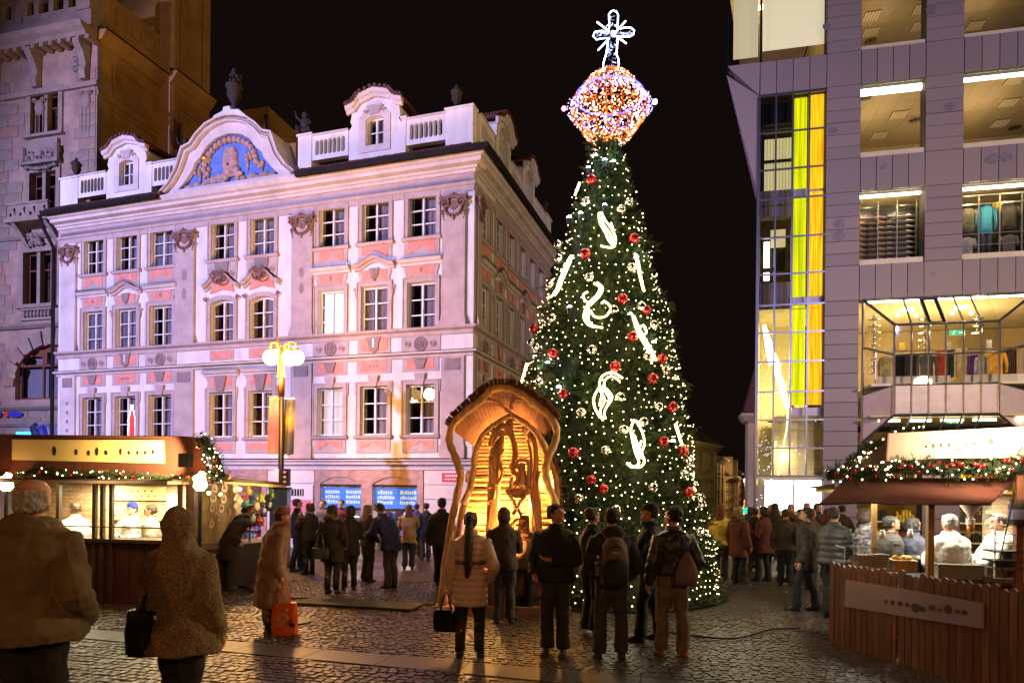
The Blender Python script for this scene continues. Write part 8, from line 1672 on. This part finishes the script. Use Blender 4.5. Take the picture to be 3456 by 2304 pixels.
        if hs == 'long': m.loft([ell(0, y_, z, a, d_, 16) for z, a, d_, y_ in ((1.38, .1, .035, -.1), (1.45, .105, .055, -.085), (1.53, .1, .075, -.055), (1.62, .088, .085, -.03), (1.68, .085, .085, -.02))])
        if hs == 'bob': m.loft([ell(0, y_, z, a, d_, 16) for z, a, d_, y_ in ((1.53, .09, .07, -.035), (1.58, .1, .095, -.03), (1.65, .094, .1, -.022), (1.69, .086, .093, -.02), (1.72, .065, .075, -.02), (1.742, .03, .04, -.02))])
        if hs == 'ponytail': m.ball((0, -.1, 1.66), .06, 10, 7); m.tube([(0, -.13, 1.63), (.0, -.165, 1.5), (.005, -.185, 1.3), (-.0, -.185, 1.1), (-.02, -.17, .97)], [.04, .05, .052, .045, .02], 10)
        turned(m, 0); fuzz(obj('hair', tr(m), HAIR[hair], None, t, True), .008 if vox < .012 else .011, .028 if hs != 'ponytail' else .014)
    if hat:
        m = MB(); kind, hm = hat
        if kind == 'beanie': m.loft([ell(0, -.01, z, a, d_, 20) for z, a, d_ in ((1.655, .086, .105), (1.69, .093, .112), (1.73, .085, .1), (1.765, .055, .07), (1.78, .015, .02))])
        if kind == 'cap': m.loft([ell(0, -.005, z, a, d_, 20) for z, a, d_ in ((1.675, .088, .104), (1.71, .088, .104), (1.745, .07, .085), (1.765, .02, .03))]); m.loft([[(-.06, .09, 1.685), (.06, .09, 1.685), (.06, .09, 1.675), (-.06, .09, 1.675)], [(-.045, .165, 1.668), (.045, .165, 1.668), (.045, .165, 1.66), (-.045, .165, 1.66)]])
        turned(m, 0); obj('hat', tr(m), hm, None, t, True)
    PERS[label] = t; return t, s, [(w_*s+d*.09*s) for w_, d, _, _ in hands]
def handpos(r, k): t, s, hp = r; return world_of(t) @ hp[k]

# foreground pair
r1 = person('balding grey-haired man in an olive brown jacket seen from behind, front left', x=112, Y=4.25, h=1.93, coat=('olive_brown', (.17, .115, .06), .15, 5, .85, .35, 90), hem=.83, bulk=1.32, skin='ruddy', hair='grey', hs='bald', hood='down', arms=('pocket', 'pocket'), trousers=('charcoal', (.018, .015, .015)), vox=.011, skirt=1.12)
def boucle(name, c1, c2, sc):
    m, t, n, l, b = nt(name); tc = n.new('ShaderNodeTexCoord'); v = n.new('ShaderNodeTexNoise'); v.inputs['Scale'].default_value = sc; v.inputs['Detail'].default_value = 4; mp = n.new('ShaderNodeMapping'); mp.inputs['Scale'].default_value = (1, 1, 2.2)
    cr = n.new('ShaderNodeValToRGB'); cr.color_ramp.elements[0].color = (*c1, 1); cr.color_ramp.elements[1].color = (*c2, 1); cr.color_ramp.elements[0].position = .42; cr.color_ramp.elements[1].position = .6
    l.new(tc.outputs['Object'], mp.inputs[0]); l.new(mp.outputs[0], v.inputs[0]); l.new(v.outputs[0], cr.inputs[0]); l.new(cr.outputs[0], b.inputs['Base Color']); bp = n.new('ShaderNodeBump'); bp.inputs['Strength'].default_value = .7; bp.inputs['Distance'].default_value = .01; l.new(v.outputs[0], bp.inputs['Height']); l.new(bp.outputs[0], b.inputs['Normal']); b.inputs['Roughness'].default_value = .95; return m
r2 = person('person in a speckled brown wool coat with the hood up, carrying a black bag', x=612, Y=4.85, h=1.73, cm=boucle('speckled_wool', (.06, .035, .02), (.4, .27, .15), 105), hem=.72, bulk=1.28, hood='up', hs='none', arms=('carry', 'down'), trousers=('black', 0) if False else ('charcoal', 0), vox=.012, skirt=1.15, stride=.12, face=-8)
PLAS = mat('black_plastic_bag', (.008, .008, .012), .22, var=.1, scale=8, bump=1, bscale=9)
def bag(label, top, w_, d_, h_, m_, cat='bag', name='shopping_bag', face=0, strap=.2, sm=False, taper=.85):
    t = thing(name, T(top.x, top.y, top.z-strap-h_) @ RZ(R(face)), label, cat); n = 16; rg = []
    for z, q in ((0, taper), (h_*.1, 1), (h_*.5, 1.02), (h_*.85, .96), (h_, .9)): rg.append([(math.copysign(abs(math.cos(2*PI*k/n))**.6, math.cos(2*PI*k/n))*w_/2*q, math.copysign(abs(math.sin(2*PI*k/n))**.6, math.sin(2*PI*k/n))*d_/2*q+.006*math.sin(k*3+z*20), z) for k in range(n)])
    m = MB().loft(rg); obj('bag_body', m, m_, None, t, sm)
    for s_ in (-1, 1): obj('handle', MB().tube([(-w_*.22, s_*d_*.3, h_-.02), (-w_*.1, s_*.01, h_+strap*.75), (0, 0, h_+strap), (w_*.1, s_*.01, h_+strap*.75), (w_*.22, s_*d_*.3, h_-.02)], .008, 6, flat=1), m_, None, t)
    return t
hp = at(498, 2000, 4.75); bag('full black plastic bag hanging beside the hooded person', hp, .27, .18, .32, PLAS, name='plastic_bag', strap=.12, sm=True)
# woman with striped hat and orange bag
r3 = person('elderly woman in a long brown coat and striped knitted hat holding an orange bag', x=915, fy=2128, face=-62, h=1.66, coat=('tobacco', (.27, .155, .09), .15, 5, .8, .3, 70), hem=.36, bulk=1.28, skirt=1.2, skin='ruddy', hair='dark', hs='short', hat=('beanie', striped('striped_knit_hat', (.01, .008, .01), (.6, .25, .18), 24)), arms=('down', 'carry'), lean=.2, vox=.011, turn=-10, scarf=('dark_red', (.25, .03, .02)))
ORG = mat('orange_bag', (.8, .13, .02), .4, var=.08, bump=.4, bscale=8); hp = handpos(r3, 1); hp = Vector((hp.x+.05, hp.y-.04, hp.z))
t = bag('bright orange shopping bag with pale lettering held by the woman in the striped hat', hp, .34, .14, .44, ORG, face=8, strap=.26)
mk = MB(); font = [("S", [(0,0),(1,0),(1,1),(0,1),(0,2),(1,2)]), ("K", None), ("V", None)]
def stroke(pts, x, z, s_, a): mk.tube([(x+(p*math.cos(a)-q*math.sin(a))*s_, -.083, z+(p*math.sin(a)+q*math.cos(a))*s_) for p, q in pts], .008, 4)
G_ = {'S': [[(1,2),(0,2),(0,1),(1,1),(1,0),(0,0)]], 'K': [[(0,0),(0,2)],[(1,2),(0,1),(1,0)]], 'V': [[(0,2),(.5,0),(1,2)]], 'R': [[(0,0),(0,2),(1,2),(1,1),(0,1),(1,0)]], 'N': [[(0,0),(0,2),(1,0),(1,2)]], 'G': [[(1,2),(0,2),(0,0),(1,0),(1,1),(.5,1)]], 'O': [[(0,0),(0,2),(1,2),(1,0),(0,0)]], 'M': [[(0,0),(0,2),(.5,1),(1,2),(1,0)]], 'L': [[(0,2),(0,0),(1,0)]]}
for wi, (wd, x0, z0_) in enumerate((('SKVRN', -.08, .2), ('GOLM', -.04, .13))):
    for i, ch in enumerate(wd):
        for st_ in G_[ch]: stroke(st_, x0+i*.043*math.cos(.75), z0_+i*.043*math.sin(.75), .024, .75)
obj('lettering', mk, mat('pale_bag_print', (.75, .5, .25), .5, var=0), None, t); obj('round_logo', MB().prism(sc_poly(.08, .2, .035, 12, 1.5), -.082, -.078), mat('red_bag_print', (.5, .02, .01), .5, var=0), None, t); obj('dark_logo', MB().prism(sc_poly(.11, .15, .03, 12), -.083, -.079), BLACKM, None, t)
bag('brown patterned handbag behind the orange bag', Vector((hp.x-.2, hp.y+.12, hp.z-.05)), .28, .12, .3, mat('patterned_brown', (.25, .12, .06), .5, var=.5, scale=14), face=20, name='handbag')
# bowing dark figure by the souvenir stall
person('dark figure bending forward beside the souvenir stall', x=772, fy=1990, face=-60, h=1.7, coat=('near_black', (.02, .014, .012)), hem=.6, bulk=1.3, lean=.5, hs='short', hood='down', arms=('down', 'pocket'))
# the middle distance
NAVY = ('navy', (.02, .022, .05)); BLK = ('black_wool', (.012, .011, .011)); BRN = ('dark_brown', (.05, .03, .02))
r = person('woman in a black coat with fur-trimmed hood and shoulder bag, left of the pair', x=1120, fy=2001, face=-12, h=1.66, coat=BLK, hem=.62, bulk=1.15, hood='fur', hs='bob', hair='black', arms=('down', 'pocket'), boots=True); p = world_of(r[0]).translation
bag('dark green handbag on the shoulder of the woman in the fur-trimmed coat', p+Vector((-.16, -.24, 1.18)), .34, .12, .2, mat('dark_green_leather', (.02, .04, .025), .3, var=.2), name='handbag', strap=.3)
person('woman in a black coat and high-heeled boots, right of the pair', x=1178, fy=1990, face=25, h=1.64, coat=BLK, hem=.72, bulk=1.02, hs='bob', hair='dark', arms=('pocket', 'fore'), boots=True, turn=30)
person('dark-clad man with brown hair looking to the right beside the poster', x=1002, fy=1925, face=-70, h=1.74, coat=BLK, hair='dark', arms=('fore', 'fore'), stride=.2)
person('person in boots with a tan scarf in front of the poster', x=1043, fy=1937, face=60, h=1.66, coat=('grape', (.03, .015, .02)), hair='brown', hs='bob', boots=True, arms=('raised', 'fore'), scarf=('tan_scarf', (.3, .18, .08)))
person('man bent over in a dark blue coat in front of the shop window', x=1318, fy=1983, face=60, h=1.74, coat=('royal_navy', (.018, .022, .09)), bulk=1.2, hem=.75, lean=.45, arms=('reach', 'fore'), trousers=('slate', (.05, .045, .045)), hair='dark')
person('woman in a beige coat facing the shops with her hands up', x=1378, fy=1918, face=10, h=1.62, coat=('beige', (.42, .25, .14)), hem=.7, hs='long', hair='auburn', arms=('raised', 'raised'), trousers=('indigo', (.03, .02, .06)))
person('tall dark-clad man walking away left of the wooden hut', x=1487, fy=1977, face=-10, h=1.8, coat=('near_black', 0) if False else BLK, stride=.25, bulk=1.1, hem=.8, hair='black', lean=.08)
person('blond woman in a brown jacket beside the blue-coated man', x=1240, fy=1962, face=-40, h=1.64, coat=BRN, hs='long', hair='blond', arms=('fore', 'pocket'))
person('person in dark clothes far right of the lit shop window', x=1436, fy=1890, face=30, h=1.64, coat=NAVY, hair='dark', hs='short'); person('person in a grey jacket standing at the left shop doorway', x=1088, fy=1880, face=150, h=1.68, coat=('mid_grey', (.12, .1, .1)), skin='pale', hair='brown'); person('person with pink face at the left edge of the lit shop', x=1150, fy=1885, face=170, h=1.7, coat=('wine', (.12, .02, .02)), skin='pale', hair='brown')
person('short person in a blue jacket deep at the shop front', x=1405, fy=1880, face=0, h=1.6, coat=('blue_jacket', (.02, .04, .2)), hair='dark')
# by the hut
r = person('woman with a very long dark ponytail in a pale pink quilted coat', x=1585, fy=2215, face=-5, h=1.66, coat=('pale_pink_quilt', (.68, .47, .4), .06, 3, .5), hem=.62, quilt=.075, bulk=1.02, skirt=1.0, hair='dark', hs='ponytail', arms=('carry', 'pocket'), boots=True, shoes=boucle('patterned_boot', (.012, .01, .01), (.14, .09, .05), 40), gap=.11, vox=.011)
t = r[0]; obj('belt', MB().loft([ell(0, -.005, z, .185, .15, 24) for z in (1.08, 1.13)]), cloth('taupe_belt', (.2, .12, .1)), None, t, True)
bag('black handbag with a gold clasp hanging beside the ponytailed woman', Vector((handpos(r, 0).x-.06, handpos(r, 0).y, handpos(r, 0).z+.04)), .3, .14, .26, mat('black_bag_leather', (.01, .01, .01), .25, var=.1), name='handbag', strap=.2)
person('dark-haired person in a brown jacket bending towards the crib', x=1700, fy=2100, face=10, h=1.68, coat=BRN, hair='brown', hs='bob', arms=('fore', 'fore'), lean=.12, trousers=('slate', 0)); person('person in a reddish brown coat right beside the crib visitor', x=1768, fy=2070, face=-20, h=1.55, coat=('russet', (.16, .07, .04)), hair='auburn', hs='long', arms=('raised', 'fore'))
person('young man in a black jacket turned towards the camera, looking left', x=1872, fy=2205, face=165, h=1.75, coat=BLK, skin='ruddy', hair='black', turn=62, arms=('fold', 'pocket'), hem=.86, bulk=1.18, trousers=('dark_cargo', (.03, .022, .022)), vox=.011, shoes=mat('trail_shoe', (.07, .05, .035), .6, var=.5, scale=20))
r = person('man in a dark hooded jacket wearing a grey backpack', x=2060, fy=2218, face=0, h=1.72, coat=('dark_teal_jacket', (.02, .025, .025)), hem=.92, bulk=1.25, hair='black', hood='down', arms=('fore', 'pocket'), trousers=('faded_jeans', (.05, .045, .055)), gap=.12, vox=.011, shoes=MC['trail_shoe'])
M = world_of(r[0]) @ T(0, -.26, 1.0); t = thing('backpack', M, 'grey and black backpack with a bottle in its side pocket', 'backpack'); GRY = cloth('backpack_grey', (.16, .12, .11)); BKB = cloth('backpack_black', (.018, .016, .018))
obj('main_body', MB().loft([ell(0, .02, z, a, d_, 20) for z, a, d_ in ((-.12, .14, .08), (-.08, .165, .11), (.15, .165, .12), (.32, .14, .1), (.4, .09, .06), (.42, .05, .03))]), GRY, None, t, True); obj('front_pocket', MB().loft([ell(0, -.06, z, a, d_, 20) for z, a, d_ in ((-.1, .12, .06), (-.05, .14, .09), (.1, .14, .09), (.17, .11, .06), (.19, .04, .03))]), BKB, None, t, True)
for q in (-1, 1): obj('strap', MB().tube([(q*.06, .04, .38), (q*.13, .14, .46), (q*.15, .22, .45)], .022, 6, flat=.5), GRY, None, t)
obj('zip', MB().tube([(.1*math.cos(a), -.11, .2+.13*math.sin(a)) for a in np.linspace(0.1, PI-.1, 12)], .005, 4), BLACKM, None, t); obj('lacing', MB().tube([(-.05+.1*(k % 2), -.152, -.06+.04*k) for k in range(6)], .003, 4), mat('teal_cord', (.05, .2, .16), .6, var=0), None, t)
mk = MB(); [mk.tube([(x_+p*.012, -.105-.0, .245+q*.012) for p, q in st_], .003, 4) for x_, ch in ((-.04, 'L'), (-.018, 'M'), (.008, 'O')) for st_ in G_[ch]]; obj('lettering', mk, MC['white_enamel'], None, t)
t = thing('water_bottle', M @ T(-.19, .0, .0), 'clear plastic water bottle in the left side pocket of the backpack', 'bottle'); obj('bottle_body', MB().lathe(0, 0, [(.03, -.02), (.034, .0), (.034, .12), (.03, .15), (.012, .19)], 12), glassmat('bottle_plastic', .35, (.7, .75, .8), .1), None, t, True); obj('bottle_cap', MB().lathe(0, 0, [(.014, .19), (.014, .215)], 10), MC['white_enamel'], None, t)
person('man in a cap facing left between the backpack man and the bag man', x=2190, fy=2160, face=80, h=1.76, coat=NAVY, skin='ruddy', hair='black', hat=('cap', cloth('black_cap', (.012, .012, .014))), arms=('reach', 'fore'), stride=.25, scarf=('green_scarf', (.03, .1, .04)))
r = person('young man with black hair carrying a drawstring bag on his back', x=2268, fy=2210, face=5, h=1.74, coat=('dark_leather', (.03, .025, .025), .2, 5, .4), hem=.95, bulk=1.12, hair='black', turn=35, arms=('down', 'pocket'), trousers=('grey_jeans', (.16, .11, .085)), vox=.011, stride=.1, gap=.11, shoes=mat('tan_shoe', (.25, .1, .04), .5, var=.1))
M = world_of(r[0]) @ T(.09, -.22, 1.0); t = thing('drawstring_bag', M, 'taupe drawstring bag hanging on the back of the young man', 'bag'); obj('bag_body', MB().loft([ell(0, .0, z, a, d_, 16, lambda a_, z_: 1+.04*math.sin(6*a_)) for z, a, d_ in ((-.14, .08, .04), (-.12, .13, .07), (.0, .145, .09), (.12, .1, .07), (.22, .04, .03), (.25, .02, .02))]), cloth('taupe_bag', (.17, .12, .11)), None, t, True)
for q in (-1, 1): obj('cord', MB().tube([(0, 0, .23), (q*.08, .02, .4), (q*.12, .1, .47)], .006, 5), cloth('blue_cord', (.06, .05, .12)), None, t)
person('person in dark clothes half hidden behind the backpack man', x=1995, fy=2140, face=-60, h=1.7, coat=BLK, skin='tan', hair='dark', shoes=MC['white_enamel'])
# right of the tree
person('red-haired woman in a yellow jacket right of the tree', x=2432, fy=1955, face=-35, h=1.68, coat=('yellow_jacket', (.8, .62, .12)), hair='auburn', hs='long', hem=.82, bulk=1.1, arms=('fore', 'pocket'))
person('blond person in a brown coat next to the yellow jacket', x=2492, fy=1968, face=-60, h=1.68, coat=('red_brown_coat', (.12, .035, .02)), hair='blond', hs='bob', hem=.6, bulk=1.15, hood='fur')
crowd = [(2545, 1925, 'person in a dark brown coat, first behind the yellow-jacketed woman', BRN, 'brown', 0), (2575, 1960, 'person in a maroon coat at the left of the crowd', ('maroon', (.09, .02, .02)), 'dark', 40), (2612, 1930, 'person in a black jacket facing the glazed corner', BLK, 'black', 0), (2650, 1975, 'person in a dark olive jacket in the middle of the crowd', ('dark_olive', (.06, .045, .025)), 'brown', -30), (2668, 1905, 'person deep in the crowd under the white light boxes', ('umber_coat', (.07, .04, .025)), 'blond', 160), (2700, 1945, 'person in a flat cap in the crowd', BRN, 'grey', 20), (2735, 1990, 'person in a brown knee-length coat walking right', ('chestnut', (.1, .05, .03)), 'dark', -80), (2758, 1915, 'small person under the right light box', NAVY, 'brown', 180), (2790, 1960, 'person in a plum coat near the stall corner', ('plum', (.06, .025, .04)), 'auburn', -40), (2838, 1925, 'person in dark clothes just left of the awning tip', BLK, 'dark', 10), (2530, 1890, 'person far back beside the green sign', NAVY, 'brown', 0), (2600, 1885, 'person far back in front of the cream house', BRN, 'dark', 170), (2722, 1890, 'person far back at the store entrance', BLK, 'blond', 180), (2815, 1895, 'person far back at the foot of the granite pier', ('grey_coat', (.09, .08, .08)), 'grey', 90)]
for i, (x, fy, l_, c_, hr, fc) in enumerate(crowd):
    person(l_, x=x, fy=fy, face=fc, h=1.6+.035*(i*7 % 5), coat=c_, hair=hr, hs=('short', 'bob', 'long')[i % 3] if hr != 'grey' else 'short', hem=(.8, .65, .9)[i % 3], bulk=1.1+.05*(i % 3), arms=(('down', 'pocket'), ('fore', 'down'), ('pocket', 'pocket'))[i % 3], stride=.15*(i % 3), vox=.018, group='crowd right of the tree', hat=('cap', cloth('tweed_cap', (.1, .07, .05))) if 'flat cap' in l_ else None)
person('large person in a dark grey padded jacket at the left end of the fence', x=2812, fy=2085, face=-50, h=1.72, coat=('dark_padded', (.05, .045, .05), .1, 3, .5), quilt=.1, hem=.85, bulk=1.25, hair='dark', hs='short', arms=('reach', 'fore'))
person('person in a black coat walking behind the padded jacket', x=2720, fy=2060, face=60, h=1.7, coat=('soot', (.035, .025, .022)), hem=.7, bulk=1.15, hair='brown', stride=.3)
# stall workers
WHC = ('white_overall', (.75, .74, .68), .04, 3, .8)
def worker(label, F, x, y, d, face, h, **k): u, z = F.hit(x, y, d); p = F.M @ Vector((u, d, 0)); kw = dict(coat=WHC, hem=.75, bulk=1.15, trousers=('charcoal', 0), vox=.014); kw.update(k); return person(label, pos=(p.x, p.y), face=face, h=h, **kw)
worker('worker in white with brown hair at the left of the brick-walled stall', F1, 262, 1700, .42, 70, 1.66, hair='brown', arms=('fore', 'fore'), lean=.1)
worker('worker in white with a blue headband facing out of the stall', F1, 445, 1700, .4, 170, 1.66, hair='brown', hat=('beanie', cloth('blue_headband', (.03, .06, .45))), arms=('fore', 'fore'), skin='pale'); worker('worker in grey-white behind the blue headband worker', F1, 508, 1700, .5, 110, 1.64, coat=('grey_overall', (.4, .36, .26)), hair='brown')
worker('white-overalled worker with grey hair, back to the camera in the right stall', F4, 3203, 1740, .95, 0, 1.68, hair='grey', bulk=1.3, arms=('fore', 'fore'), h_=0) if False else worker('white-overalled worker with grey hair, back to the camera in the right stall', F4, 3203, 1740, .45, 0, 1.66, hair='grey', bulk=1.3, arms=('fore', 'fore'))
worker('white-overalled worker bending at the right edge of the sausage stall', F4, 3400, 1720, .45, 80, 1.68, hair='brown', bulk=1.3, lean=.15, arms=('reach', 'reach')); worker('dark-haired man in a dark top behind the glass counter', F4, 3008, 1745, .95, -100, 1.62, coat=('dark_top', (.04, .035, .03)), hair='black', skin='tan', arms=('fore', 'fore')); worker('dark-haired woman behind the awning post', F4, 3082, 1745, 1.1, -80, 1.6, coat=('dusk', (.05, .05, .08)), hair='black', hs='bob')
worker('customer in a blue floral jacket at the left of the sausage stall', F4, 2925, 1700, 1.5, -100, 1.72, cm=boucle('floral_navy', (.03, .05, .14), (.35, .28, .2), 14), hair='brown', hs='bob')
